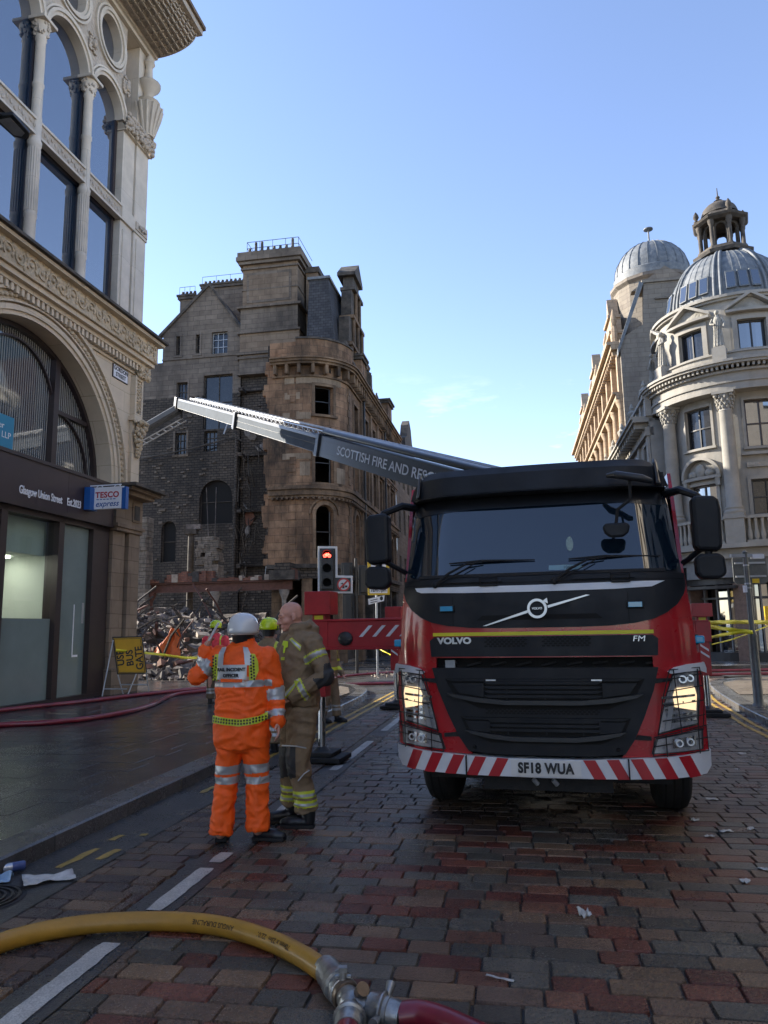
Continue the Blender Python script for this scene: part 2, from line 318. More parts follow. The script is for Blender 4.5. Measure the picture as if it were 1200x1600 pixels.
# ================= GROUND =================
SA = radians(10.0)
def ST(a, t, z=0): return (a*cos(SA)+t*sin(SA), -a*sin(SA)+t*cos(SA), z)
def gmat(name, base, rough0, rough1, bw, bh, bump, jm, tint=False, wav=.3, rs=.9, spec=.5, sp=.5):
    m = bpy.data.materials.new(name); m.use_nodes = True; t = m.node_tree; b = t.nodes['Principled BSDF']; l = t.links.new
    co = t.nodes.new('ShaderNodeTexCoord'); b.inputs['Specular IOR Level'].default_value = spec
    def N(sc, det=4, ro=.6):
        n = t.nodes.new('ShaderNodeTexNoise'); n.inputs['Scale'].default_value = sc; n.inputs['Detail'].default_value = det; n.inputs['Roughness'].default_value = ro
        l(co.outputs['Object'], n.inputs[0]); return n.outputs[0]
    def MR(src, a, c, lo=.3, hi=.7):
        r = t.nodes.new('ShaderNodeMapRange'); r.inputs[1].default_value = lo; r.inputs[2].default_value = hi; r.inputs[3].default_value = a; r.inputs[4].default_value = c; l(src, r.inputs[0]); return r.outputs[0]
    sc = t.nodes.new('ShaderNodeVectorMath'); sc.operation = 'SCALE'
    hsrc = None
    if tint:
        at = t.nodes.new('ShaderNodeAttribute'); at.attribute_name = 'tint'; l(at.outputs['Color'], sc.inputs[0])
    elif bw:
        br = t.nodes.new('ShaderNodeTexBrick'); br.inputs['Scale'].default_value = 1; br.inputs['Brick Width'].default_value = bw; br.inputs['Row Height'].default_value = bh; br.inputs['Mortar Size'].default_value = jm
        br.inputs['Color1'].default_value = (*[c*.8 for c in base], 1); br.inputs['Color2'].default_value = (*[c*1.2 for c in base], 1); br.inputs['Mortar'].default_value = (*[c*.35 for c in base], 1)
        mp = t.nodes.new('ShaderNodeMapping'); mp.inputs['Rotation'].default_value = (0, 0, SA); l(co.outputs['Object'], mp.inputs[0]); l(mp.outputs[0], br.inputs[0]); l(br.outputs[0], sc.inputs[0]); hsrc = br.outputs['Fac']
    else: sc.inputs[0].default_value = base
    nn = t.nodes.new('ShaderNodeMath'); nn.operation = 'MULTIPLY'; l(MR(N(3.5, 6, .7), .72, 1.28), nn.inputs[0]); l(MR(N(120, 2, .6), .6, 1.5, .25, .75), nn.inputs[1])
    l(nn.outputs[0], sc.inputs['Scale']); l(sc.outputs[0], b.inputs['Base Color'])
    ra = t.nodes.new('ShaderNodeMath'); ra.operation = 'ADD'; l(MR(N(rs, 5, .6), rough0, rough1, .38, .62), ra.inputs[0]); l(MR(N(60, 2), -.06, .1), ra.inputs[1]); l(ra.outputs[0], b.inputs['Roughness'])
    h = t.nodes.new('ShaderNodeMath'); h.operation = 'MULTIPLY_ADD'; h.inputs[1].default_value = wav; l(N(4.5, 3, .5), h.inputs[0])
    l(MR(N(45, 5, .65), 0, sp, .3, .7), h.inputs[2]); hh = h.outputs[0]
    if hsrc:
        j = t.nodes.new('ShaderNodeMath'); j.operation = 'SUBTRACT'; l(hh, j.inputs[0]); l(hsrc, j.inputs[1]); hh = j.outputs[0]
    bp = t.nodes.new('ShaderNodeBump'); bp.inputs['Strength'].default_value = bump; bp.inputs['Distance'].default_value = .012; l(hh, bp.inputs['Height']); l(bp.outputs[0], b.inputs['Normal'])
    MAT[name] = m; return m
gmat('asphalt', (.045, .044, .042), .16, .42, 0, 0, .5, 0, rs=.5)
gmat('setts', (.1, .1, .1), .13, .44, 0, 0, .9, 0, tint=True, rs=.45)
gmat('slabs', (.05, .05, .052), .04, .24, .9, .6, .45, .012, rs=.35, wav=.45, sp=.2)
gmat('slabsr', (.10, .095, .085), .1, .35, .9, .45, .4, .006, rs=.5, wav=.3)
gmat('kerbm', (.085, .083, .08), .12, .35, 1.1, 1.1, .4, .008, rs=1.5)
gmat('tactile', (.30, .25, .19), .3, .5, .06, .06, .9, .016, rs=2)
gmat('linew', (.42, .41, .38), .3, .5, 0, 0, .4, 0, rs=3)
gmat('liney', (.36, .24, .05), .3, .5, 0, 0, .4, 0, rs=3)
def poly_sheet(name, pts, m, z=None, thick=None):
    b = MB(); 
    if thick: b.prism([(p[0], p[1]) for p in pts], z-thick, z, 'z', m)
    else: b.add([(p[0], p[1], z if z is not None else p[2]) for p in pts], [tuple(range(len(pts)))], m)
    return b
g = poly_sheet('ground', [(-900, -600), (900, -600), (900, 1500), (-900, 1500)], MAT['asphalt'], -.018).build('ground'); g['kind'] = 'structure'
# --- setts, each a bevelled block ---
sb = MB(); sb.cols = []
rnd = random.Random(3)
REDS = [(.17, .052, .034), (.20, .066, .042), (.14, .042, .03), (.22, .095, .058)]
GREYS = [(.14, .126, .102), (.115, .104, .085), (.155, .138, .112), (.095, .085, .07)]
BROWN = [(.19, .125, .09), (.21, .13, .085), (.15, .105, .08), (.24, .15, .09)]
def kerb_right_x(Y):
    K = [(-5, 4.0), (3, 4.6), (8, 5.2), (12.2, 6.07), (16, 7.1), (19.5, 8.3), (21.3, 10), (40, 20)]
    for (y0, x0), (y1, x1) in zip(K, K[1:]):
        if y0 <= Y <= y1: return x0+(x1-x0)*(Y-y0)/(y1-y0)
    return 20
t = .6; row = 0
while t < 24:
    rh = .158
    a = -3.02-rnd.random()*.3
    while a < 8:
        wd = rnd.uniform(.18, .34); a1 = a+wd
        c = ST((a+a1)/2, t+rh/2)
        segs = [(max(a, -3.02), a1)]
        if a < -2.42 < a1 or a < -2.1 < a1 or (a >= -2.42 and a1 <= -2.1):
            segs = []
            if a < -2.47: segs.append((max(a, -3.02), -2.42))
            if a1 > -2.05: segs.append((-2.1, a1))
        for (s0, s1) in segs:
            if s1-s0 < .06 or c[0] > kerb_right_x(c[1])-.08: continue
            mixd = (t < 6.6+.35*sin(a*1.7)+rnd.uniform(-.5, .5)) and s0 > -2.15
            q = rnd.random()
            if mixd: col = rnd.choice(REDS if q < .33 else GREYS if q < .68 else BROWN)
            elif t < 7.5: col = rnd.choice(BROWN+[(.12, .075, .065), (.1, .07, .065)]); col = tuple(x*.8 for x in col)
            else: k = rnd.uniform(.8, 1.25); col = (.125*k, .10*k, .082*k) if q < .85 else (.16, .08, .06)
            k = rnd.uniform(.58, .88); col = tuple(x*k for x in col)
            j = .0038; e = rnd.uniform(.004, .008); z1 = rnd.uniform(-.004, .003); tl = [rnd.uniform(-.002, .002) for _ in range(4)]
            cc = [(s0+j, t+j), (s1-j, t+j), (s1-j, t+rh-j), (s0+j, t+rh-j)]
            mx_, my_ = (s0+s1)/2, t+rh/2
            J = [(rnd.uniform(-.0025, .0025), rnd.uniform(-.0025, .0025)) for _ in range(4)]
            out = []; 
            # octagonal outline so that corners look worn
            def ring(inset, z, worn):
                r = []
                for i, (x, y) in enumerate(cc):
                    sx = 1 if x < mx_ else -1; sy = 1 if y < my_ else -1
                    X0 = x+sx*inset+J[i][0]; Y0 = y+sy*inset+J[i][1]
                    pa = (X0+sx*worn, Y0); pb = (X0, Y0+sy*worn)
                    r += ([pb, pa] if i in (0, 2) else [pa, pb])
                return [ST(x, y, z+tl[i//2]*(1 if inset else 0)) for i, (x, y) in enumerate(r)]
            wv = rnd.uniform(.003, .009) if rnd.random() < .8 else .02
            R0 = ring(0, -.02, wv); R1 = ring(.003, -.006+z1, wv); R2 = ring(e, z1, wv*.8)
            sb.col = col
            sb.add(R0+R1+R2, [(i, (i+1) % 8, (i+1) % 8+8, i+8) for i in range(8)]+[(i+8, (i+1) % 8+8, (i+1) % 8+16, i+16) for i in range(8)]+[tuple(range(16, 24))], MAT['setts'])
        a = a1
    t += rh; row += 1
o = sb.build('road'); o['kind'] = 'structure'
# tarmac band carrying the white line, and the gutter strip along the kerb
b = MB(); b.add([ST(-2.41, .3, -.008), ST(-2.11, .3, -.008), ST(-2.11, 24, -.008), ST(-2.41, 24, -.008)], [(0, 1, 2, 3)], MAT['asphalt'])
b.add([ST(-3.6, .3, -.007), ST(-3.03, .3, -.007), ST(-3.03, 24, -.007), ST(-3.6, 24, -.007)], [(0, 1, 2, 3)], MAT['asphalt'])
o = b.build('tarmac_strip'); o['kind'] = 'structure'
def worn_line(b, pts, wd, m, z, amp=.009, st=.05):
    P = [Vector((p[0], p[1], 0)) for p in pts]
    Lr = []; Rr = []
    for A, B in zip(P, P[1:]):
        d = (B-A); n = max(2, int(d.length/st)); nn = Vector((d.y, -d.x, 0)).normalized()
        for i in range(n+1):
            p = A+d*i/n; e = min(1, .8+i/8, .85+(n-i)/8)
            Lr.append(p-nn*(wd/2*e+noise.noise(p*9)*amp)); Rr.append(p+nn*(wd/2*e+noise.noise(p*9+Vector((7, 3, 1)))*amp))
    n = len(Lr); b.add([(p.x, p.y, z) for p in Lr+Rr], [(i, n+i, n+i+1, i+1) for i in range(n-1)], m)
b = MB()
for s0, s1 in ((1.2, 3.98), (4.45, 5.25), (5.38, 5.62), (6.9, 7.2), (8.9, 9.25), (9.42, 11.2), (12.3, 14.5), (15.4, 17)):
    worn_line(b, [ST(-2.24, s0), ST(-2.24, s1)], .115, MAT['linew'], -.003)
worn_line(b, [ST(-2.0, 16.6), ST(-.2, 16.9)], .09, MAT['linew'], .006)
o = b.build('white_line'); o['kind'] = 'structure'
b = MB()
for dx in (-3.32, -3.14):
    for s0, s1 in ((5.15, 5.6), (5.85, 5.98), (7.6, 7.9), (8.3, 8.38), (9.6, 11.4), (11.6, 20)):
        s0 += (dx+3.3)*1.2; worn_line(b, [ST(dx, s0), ST(dx+.02, s1)], .07, MAT['liney'], -.003, .022)
KR = [(4.6, 3), (5.2, 8), (6.07, 12.2), (7.1, 16), (8.3, 19.5), (9.3, 20.9), (11, 21.7), (14, 22.2), (60, 24)]
for dx in (.16, .32):
    for (p, q) in zip(KR[1:6], KR[2:7]):
        worn_line(b, [(p[0]-dx, p[1]+dx*.3), (q[0]-dx, q[1]+dx*.3)], .07, MAT['liney'], .006, .02)
o = b.build('yellow_lines'); o['kind'] = 'structure'
# --- pavements with kerbs ---
KL = [ST(-3.6, -4)[:2], ST(-3.6, 5)[:2], ST(-3.6, 14)[:2], ST(-3.72, 18)[:2], ST(-4.2, 20)[:2], ST(-5.2, 21.4)[:2], ST(-7, 22.2)[:2], ST(-11, 22.6)[:2], ST(-60, 22.6)[:2]]
def offs(path, d):
    out = []
    for i, p in enumerate(path):
        a = Vector(path[max(i-1, 0)]); c = Vector(path[min(i+1, len(path)-1)]); t_ = (c-a).normalized(); out.append((p[0]-t_.y*d, p[1]+t_.x*d))
    return out
def pavement(path, side, m, far, nm):
    K = [tuple(p[:2]) for p in bez([(p[0], p[1], 0) for p in path], 6)]
    K2 = offs(K, .3*side)
    b = MB(); n = len(K)
    vs = [(x, y, z) for z in (-.02, .108) for x, y in K]+[(x+(X-x)*.06, y+(Y-y)*.06, .122) for (x, y), (X, Y) in zip(K, K2)]+[(x, y, .122) for x, y in K2]
    b.add(vs, [(r*n+i, r*n+i+1, (r+1)*n+i+1, (r+1)*n+i) for r in range(3) for i in range(n-1)], MAT['kerbm'])
    o = b.build('kerb', smooth=30); o['kind'] = 'structure'
    b = MB(); P = K2+far; b.add([(x, y, .1165) for x, y in P], [tuple(range(len(P)))], m); o = b.build(nm); o['kind'] = 'structure'
pavement(KL, 1, MAT['slabs'], [(-60, -10)], 'pavement')
pavement(KR, -1, MAT['slabsr'], [(60, -10), (5, -10)], 'pavement')
def slabs(a0, a1, t0, t1, keep, w_, d_, m, nm, seed):
    rr = random.Random(seed); b = MB(); t = t0
    while t < t1:
        a = a0-rr.random()*w_
        while a < a1:
            ww = w_*rr.uniform(.8, 1.25); c = ST(a+ww/2, t+d_/2); cs = [ST(x, y) for x, y in ((a+.004, t+.004), (a+ww-.004, t+.004), (a+ww-.004, t+d_-.004), (a+.004, t+d_-.004))]
            if keep(c) and all(keep(q) for q in cs):
                z = .121+rr.uniform(-.0015, .0015); tl = [rr.uniform(-.0012, .0012) for _ in range(4)]
                ins = [ST(x, y) for x, y in ((a+.01, t+.01), (a+ww-.01, t+.01), (a+ww-.01, t+d_-.01), (a+.01, t+d_-.01))]
                b.add([(q[0], q[1], .112) for q in cs]+[(q[0], q[1], z+e) for q, e in zip(ins, tl)], [(4, 5, 6, 7)]+[(i, (i+1) % 4, (i+1) % 4+4, i+4) for i in range(4)], m)
            a += ww
        t += d_
    o = b.build(nm); o['kind'] = 'structure'
def keepL(q):
    a = q[0]*cos(SA)-q[1]*sin(SA); t = q[0]*sin(SA)+q[1]*cos(SA); lim = -3.92 if t < 14 else -3.92-.04*(t-14)**1.6
    return a < lim and t < 22.0-.0*a and not (a < -10)
slabs(-10.5, -3.8, 1.5, 22.2, keepL, .75, .5, MAT['slabs'], 'paving_slabs', 3)
def keepR(q): return q[0] > kerb_right_x(q[1])+.36 and q[1] < 20.6 and q[0] < 13 and not (q[1] > 15.8 and q[0] > 7.6)
slabs(2, 14, 8, 24, keepR, .75, .5, MAT['slabsr'], 'paving_slabs', 4)
KF = [(60, 27.6), (16, 27.2), (12.5, 27.4), (11, 28.6), (10.9, 31), (12.2, 38), (18.5, 75)]
pavement(KF, -1, MAT['slabsr'], [(60, 90)], 'pavement')
KU = [(-60, 34), (-8, 32.5), (-4.5, 32.2), (-3.0, 33), (-2.4, 35), (-.5, 46), (5, 77)]
pavement(KU, 1, MAT['slabsr'], [(-60, 90)], 'pavement')
b = MB()
b.add([(x, y, .127) for x, y in [(7.55, 16.3), (8.6, 19.4), (9.9, 20.9), (11.4, 21.2), (10.4, 17.6), (9.0, 16.0)]], [tuple(range(6))], MAT['tactile'])
b.add([ST(a, t, .127) for a, t in [(-4.15, 14.6), (-6.2, 15.6), (-8.6, 21.4), (-5.6, 21), (-4.5, 19.6), (-4.1, 18)]], [tuple(range(6))], MAT['tactile'])
o = b.build('tactile_paving'); o['kind'] = 'structure'
# drain cover by the kerb
def manhole(c, r):
    t = thing('drain_cover', 'round black iron drain cover with concentric rings beside the left kerb', 'drain cover', (c[0], c[1], -.004))
    b = MB(); b.lathe([(0, .002), (r*1.06, .002), (r*1.1, 0)], 40, m=MAT['rubber'])
    for k in range(1, 7): q = r*k/6.3; b.lathe([(q-.016, 0), (q-.012, .012), (q+.004, .012), (q+.008, 0)], 40, m=MAT['ironm'])
    b.build('ring_grate', t, smooth=40)
mat('ironm', (.035, .035, .037), .35, .6, var=.3, vs=20, bump=.3)
manhole((-2.62, 5.0), .26)
# litter
mat('paper', (.5, .5, .48), .5, var=.2, vs=20); mat('bluep', (.28, .42, .58), .4, var=.15, vs=20); mat('canm', (.55, .57, .62), .25, .6); mat('canb', (.05, .08, .22), .3)
def sheet(c, w_, h_, rz, m, label, group=None, lift=.03, seed=0):
    b = MB(); rr = random.Random(seed)
    def fn(u, v):
        x = (u-.5)*w_; y = (v-.5)*h_*(1+.3*sin(u*5+seed)); z = .006+lift*max(0, noise.noise(Vector((u*3+seed, v*3, .3)))+.25)
        return (x, y, z)
    b.grid(fn, 8, 8, m); o = b.build('litter_paper', smooth=60); o.location = c; o.rotation_euler = (0, 0, rz); s = o.modifiers.new('s', 'SOLIDIFY'); s.thickness = .002
    return tag(o, label, 'litter', group)
sheet((-2.33, 5.36, 0), .32, .2, .5, MAT['paper'], 'torn sheet of newspaper lying on the gutter by the drain cover', seed=2, lift=.03)
sheet((-2.66, 5.34, 0), .16, .12, .2, MAT['bluep'], 'crumpled pale blue wrapper at the left kerb beside the drain cover', seed=5, lift=.06)
t = thing('drink_can', 'dented silver and dark blue drink can lying against the left kerb', 'can', (-2.66, 5.52, .036), .55)
b = MB(); b.tube([(-.085, 0, 0), (-.08, 0, 0), (.0, 0, 0)], [.025, .033, .033], 16, MAT['canm']); b.tube([(0, 0, 0), (.075, 0, 0), (.085, 0, 0)], [.033, .033, .025], 16, MAT['canb'], cap=True); b.build('can_body', t, smooth=40)
b = MB(); b.lathe([(.022, 0), (.026, .004), (.026, 0)], 16, m=MAT['canm']); o = b.build('can_rim', t); o.rotation_euler = (0, -pi/2, 0); o.location = (-.085, 0, 0)
lit = [(2.49, 6.09), (2.28, 5.07), (3.04, 7.31), (2.58, 6.59), (2.52, 5.29), (2.68, 6.23), (3.95, 8.73), (4.49, 9.75), (2.91, 6.29)]
for i, (x, y) in enumerate(lit):
    sheet((x, y, 0), .07+.02*(i % 3), .04+.012*(i % 2), i*1.3, MAT['paper'], 'small pale scrap of paper lying on the setts to the right of the truck', 'paper scraps on the setts', .015, 10+i)
sheet((1.11, 4.55, 0), .06, .06, .3, MAT['paper'], 'crumpled white tissue on the dark setts in front of the truck', seed=33, lift=.05)
sheet((.51, 3.8, 0), .14, .012, -.5, MAT['paper'], 'thin pale straw on the red setts in front of the truck', seed=34, lift=.008)

# ================= LEFT BUILDING =================
LX, LY = -6.96, 20.33
loc, rz = frame(LX, LY, 11.3, 'R')
LB = thing('corner_building', 'cream stone corner building with a great arched window over a dark shopfront', 'building', loc, rz)
U0 = -26.0
ARC = [(-4.4-8.3*k, 5.5) for k in range(3)]; AR = 3.17
def arch_wall(b, x0, x1, z0, z1, cx, cz, r, y0, y1, m, n=28, zb=None):
    """rectangular wall x0..x1, z0..z1 with a semicircular-topped hole whose legs run down to z0"""
    pts = [(cx+r*cos(pi-pi*i/n), cz+r*sin(pi*i/n)) for i in range(n+1)]
    out = []
    for (x, z) in pts:   # project radially on to the rectangle
        dx, dz = x-cx, z-cz; k = 1e9
        if dx < -1e-6: k = min(k, (x0-cx)/dx)
        if dx > 1e-6: k = min(k, (x1-cx)/dx)
        if dz > 1e-6: k = min(k, (z1-cz)/dz)
        out.append((cx+dx*k, cz+dz*k))
    # corners
    vs = []; fs = []
    for (a, c) in zip(pts, out): vs += [(a[0], y0, a[1]), (c[0], y0, c[1]), (a[0], y1, a[1])]
    for i in range(n):
        a = 3*i; c = a+3
        fs.append((a, a+1, c+1, c)); fs.append((a, c, c+2, a+2))
        o0, o1 = out[i], out[i+1]
        if abs(o0[0]-o1[0]) > 1e-6 and abs(o0[1]-o1[1]) > 1e-6:
            cxn = x0 if o0[0] < cx else x1; vs.append((cxn, y0, z1)); fs.append((a+1, len(vs)-1, c+1))
    b.add(vs, fs, m)
    if z0 < cz-1e-6:
        b.box(x0, cx-r, y0, y1, z0, cz, m); b.box(cx+r, x1, y0, y1, z0, cz, m)
# main body and lower wall
b = MB()
b.box(U0, -.02, .9, 14, 10.02, 19.2, MAT['creamup'])       # upper mass behind glazing
b.box(U0, -.02, 1.2, 14, 4.4, 9.98, MAT['cream'])
for k, (cx, cz) in enumerate(ARC):
    x1 = 0 if k == 0 else cx+4.15; arch_wall(b, cx-4.15, x1, 5.5, 8.92, cx, cz, AR, 0, .6, MAT['cream'])
b.box(-1.28, 0, .02, 1.2, 5.0, 5.5, MAT['cream'])
# return wall on the side street
b.box(-.6, 0, .6, 14, 5.0, 8.92, MAT['cream']); b.box(-.9, -.02, .03, 14, .1, 5.0, MAT['browns'])
b.box(-.9, -.03, .92, 14, 10.02, 19.1, MAT['creamup'])
b.build('wall', LB)
# archivolts: moulded rings with a carved band
b = MB()
for cx, cz in ARC:
    b.arc((cx, cz), 3.14, 3.24, -.05, .55, 0, pi, 40, MAT['cream']); b.arc((cx, cz), 3.24, 3.36, -.1, .04, 0, pi, 40, MAT['cream'])
    b.arc((cx, cz), 3.40, 3.44, -.14, .04, 0, pi, 40, MAT['cream'])
    b.arc((cx, cz), 3.66, 3.72, -.16, .04, 0, pi, 40, MAT['cream']); b.arc((cx, cz), 3.8, 3.84, -.1, .04, 0, pi, 40, MAT['cream'])
    b.arc((cx, cz), 3.45, 3.65, -.08, .04, 0, pi, 40, MAT['carved'])
    for i in range(76):          # leaf carving
        q = pi*(i+.5)/76; b.ell((cx+3.55*cos(q), -.1, cz+3.55*sin(q)), (.075, .05, .055), 6, MAT['carved'])
b.build('archivolt', LB, smooth=35)
# entablature
b = MB(); x1 = .25
b.box(U0, .12, -.06, .5, 8.86, 8.93, MAT['cream']); b.box(U0, x1-.05, -.22, .6, 9.1, 9.2, MAT['cream']); b.box(U0, x1, -.34, .62, 9.2, 9.32, MAT['cream'])
b.box(U0, x1+.02, -.42, .64, 9.32, 9.84, MAT['carved']); b.box(U0, x1+.14, -.58, .66, 9.84, 9.93, MAT['cream']); b.box(U0, x1+.2, -.68, .9, 9.93, 10.0, MAT['darkstone'])
b.box(.0, x1, .62, 14, 9.2, 9.9, MAT['cream'])
u = U0
while u < .1: b.box(u, u+.085, -.2, 0, 8.935, 9.1, MAT['cream']); u += .17
b.build('cornice', LB)
b = MB(); rr = random.Random(5)     # scroll carving on the frieze
u = -9.0; k = 0
while u < .1:
    zc = 9.58
    b.arc((u, zc), .13, .17, -.455, -.41, radians(-40+180*(k % 2)), radians(230+180*(k % 2)), 10, MAT['carved'])
    b.ell((u, -.44, zc), (.06, .04, .06), 6, MAT['carved'])
    for q in range(5): b.ell((u+.18+rr.uniform(-.05, .05), -.43, zc+rr.uniform(-.18, .18)), (.045, .035, .07), 6, MAT['carved'])
    u += .37; k += 1
for q in range(110):                 # leafy capital and console on the corner pilaster
    b.ell((-.32+rr.uniform(0, .58), -.13-rr.uniform(0, .12), 9.0+rr.uniform(-.2, .1)), (.05, .05, .06), 6, MAT['carved'])
b.build('frieze_carving', LB, smooth=60)
# corner pilaster
b = MB()
b.box(-.42, 0, -.1, .03, 5.55, 8.8, MAT['cream'])
for (x0, x1, z0, z1) in ((-.42, -.34, 7.6, 8.8), (-.08, -.0, 7.6, 8.8), (-.34, -.08, 8.7, 8.8), (-.34, -.08, 7.6, 7.72)): b.box(x0, x1, -.15, -.1, z0, z1, MAT['cream'])
b.box(-.3, -.12, -.13, -.1, 7.76, 8.66, MAT['carved'])
for i in range(26): b.ell((-.21+.06*sin(i*1.9), -.14, 7.8+i*.032), (.035, .03, .035), 6, MAT['carved'])
b.box(-.5, .06, -.2, .03, 7.48, 7.6, MAT['cream'])
for q in range(90): z = rr.uniform(6.5, 7.5); kk = (z-6.4)/1.1; b.ell((-.22+rr.uniform(-.28, .28)*kk, -.16-.22*kk*rr.random(), z), (.07, .06, .07), 6, MAT['carved'])
b.build('corner_pilaster', LB, smooth=50)
# canopy shelf over the pier and lower pier
b = MB(); b.box(-1.5, .25, -.9, .1, 5.42, 5.5, MAT['darkstone']); b.box(-1.4, .17, -.72, .1, 5.34, 5.42, MAT['browns']); b.box(-1.3, .1, -.55, .1, 5.24, 5.34, MAT['browns'])
b.box(-1.22, .1, -.2, .1, 4.5, 5.24, MAT['browns'])
b.build('ledge', LB)
b = MB(); b.box(-1.2, -.62, -.12, .2, .1, 4.4, MAT['browns']); b.box(-.55, -.0, -.2, .2, .1, 4.4, MAT['browns']); b.box(-.62, -.55, -.03, .2, .1, 4.4, MAT['browns'])
b.box(-1.28, .08, -.3, .2, 4.4, 4.5, MAT['browns']); b.box(-1.24, .05, -.25, .2, 4.3, 4.4, MAT['browns']); b.box(-1.26, .05, -.26, .2, .1, .75, MAT['browns'])
b.box(-.45, -.08, -.24, -.2, 4.62, 5.15, MAT['browns']); b.box(-.4, -.13, -.26, -.24, 4.68, 5.08, MAT['darkstone'])
b.build('pier', LB, bevel=.012)
# arched windows
m = mat('blindglass', (.03, .035, .04), .04, spec=1, ior=1.75); t_ = m.node_tree; bs_ = t_.nodes['Principled BSDF']     # glass with vertical blinds close behind it
co_ = t_.nodes.new('ShaderNodeTexCoord'); wv_ = t_.nodes.new('ShaderNodeTexWave'); wv_.inputs['Scale'].default_value = 4.2; wv_.inputs['Distortion'].default_value = .25
rp_ = t_.nodes.new('ShaderNodeValToRGB'); rp_.color_ramp.elements[0].position = .35; rp_.color_ramp.elements[0].color = (.012, .014, .018, 1); rp_.color_ramp.elements[1].position = .6; rp_.color_ramp.elements[1].color = (.24, .245, .23, 1)
t_.links.new(co_.outputs['Object'], wv_.inputs[0]); t_.links.new(wv_.outputs[0], rp_.inputs[0]); t_.links.new(rp_.outputs[0], bs_.inputs['Base Color'])
for k, (cx, cz) in enumerate(ARC[:2]):
    wn = bpy.data.objects.new('arched_window', None); COL.objects.link(wn); wn.parent = LB
    b = MB(); n = 30; pts = [(cx+3.15*cos(pi*i/n), cz+.05+3.15*sin(pi*i/n)) for i in range(n+1)]
    b.add([(x, .5, z) for x, z in pts], [tuple(range(n+1))], MAT['blindglass']); b.build('pane', wn)
    b = MB(); b.arc((cx, cz), 3.03, 3.17, .38, .52, 0, pi, 40, MAT['frame'])
    for dx in (-1.5, 1.28): h = sqrt(3.1**2-dx*dx); b.box(cx+dx-.09, cx+dx+.09, .36, .52, cz+.05, cz+h, MAT['frame'])
    b.box(cx+1.3, cx+2.72, .4, .5, 6.98, 7.08, MAT['frame']); b.box(cx-2.72, cx-1.5, .4, .5, 6.98, 7.08, MAT['frame']); b.box(cx-3.1, cx+3.1, .34, .52, 5.5, 5.62, MAT['frame'])
    b.arc((cx+1.3, cz+.1), 1.43, 1.47, .42, .5, 0, pi/2, 14, MAT['frame']); b.arc((cx-1.5, cz+.1), 1.4, 1.44, .42, .5, pi/2, pi, 14, MAT['frame'])
    b.arc((cx-.1, cz+1.45), 1.36, 1.4, .42, .5, 0, pi, 20, MAT['frame'])
    b.build('window_frame', wn)
mat('teal', (.01, .2, .33), .4)
b = MB(); b.box(-5.75, -4.45, .44, .47, 5.72, 6.45, MAT['teal']); sg = b.build('window_sign', LB)
text('Harper\nMacleod LLP', .2, MAT['white'], sg, (-5.05, .437, 6.1), ex=.002, align='CENTER')
# fascia and shopfront
b = MB(); b.box(U0, -1.25, -.14, 1.2, 4.46, 5.5, MAT['fascia']); b.box(U0, -1.27, -.18, .1, 4.36, 4.46, MAT['frame']); b.box(U0, -1.27, -.17, .1, 5.43, 5.51, MAT['frame'])
for u in (-3.2, -7.0, -10.8): b.box(u-.006, u+.006, -.143, -.139, 4.46, 5.43, MAT['frame'])
fs = b.build('fascia', LB)
text('Glasgow Union Street', .25, MAT['white'], fs, (-4.17, -.15, 4.72), ex=.006, off=.004, w=.66); text('Est.2023', .25, MAT['white'], fs, (-2.97, -.15, 4.72), ex=.006, off=.004, w=.64)
b = MB()
for u0, u1 in ((-1.95, -1.25), (-3.32, -3.12), (-5.26, -5.06), (-7.2, -7.0), (-9.1, -8.9), (-11, -10.8)): b.box(u0, u1, -.04, .3, .12, 4.36, MAT['frame'])
b.box(U0, -1.25, -.04, .3, 4.24, 4.36, MAT['frame']); b.box(U0, -1.25, -.05, .3, .1, .2, MAT['frame'])
b.build('shopfront_frame', LB)
clearglass('shopglass', .08, (.85, .9, .88))
mat('frosted', (.17, .215, .205), .22, spec=.7, var=.12, vs=.8)
mat('shopin', (.55, .6, .55), .8); mat('shopdk', (.05, .055, .055), .8, var=.4, vs=2)
mat('shoplamp', (1, 1, 1), .5, em=(1, .93, .8), ems=8)
b = MB(); b.box(-5.06, -3.32, .1, .115, .2, 4.24, MAT['shopglass']); b.box(-7.0, -5.26, .1, .115, .2, 4.24, MAT['shopglass']); b.box(-8.9, -7.2, .1, .115, .2, 4.24, MAT['shopglass']); b.build('shop_window', LB)
b = MB(); b.box(-5.06, -3.32, .085, .095, .2, 2.0, MAT['frosted']); b.box(-7.0, -5.26, .085, .095, .2, 2.0, MAT['frosted']); b.box(-3.12, -1.95, .1, .12, .2, 4.24, MAT['frosted']); b.build('frosted_film', LB)
b = MB(); b.box(-9.0, -1.3, 3.4, 3.5, .1, 4.36, MAT['shopdk']); b.box(-9.0, -1.3, .3, 3.4, 4.3, 4.36, MAT['shopin']); b.box(-9, -1.3, .3, 3.4, .06, .1, MAT['shopdk']); b.box(-3.2, -3.1, .3, 3.4, .1, 4.3, MAT['shopin']); b.box(-9.1, -9, .3, 3.4, .1, 4.3, MAT['shopdk'])
b.box(-9, -3.32, .35, 3.4, 3.45, 4.3, MAT['shopin']); b.build('shop_interior', LB)
b = MB(); b.box(-5.2, -3.6, 1.0, 1.3, 3.4, 3.44, MAT['shoplamp']); b.box(-8.2, -6.0, 1.0, 1.3, 3.4, 3.44, MAT['shoplamp']); b.box(-3.0, -1.6, 1.5, 1.8, 4.26, 4.3, MAT['shoplamp']); b.build('ceiling_light', LB)
b = MB(); b.box(-2.43, -2.40, .09, .099, 1.15, 2.35, MAT['white']); b.box(-2.43, -2.2, .09, .099, 1.1, 1.15, MAT['white'])
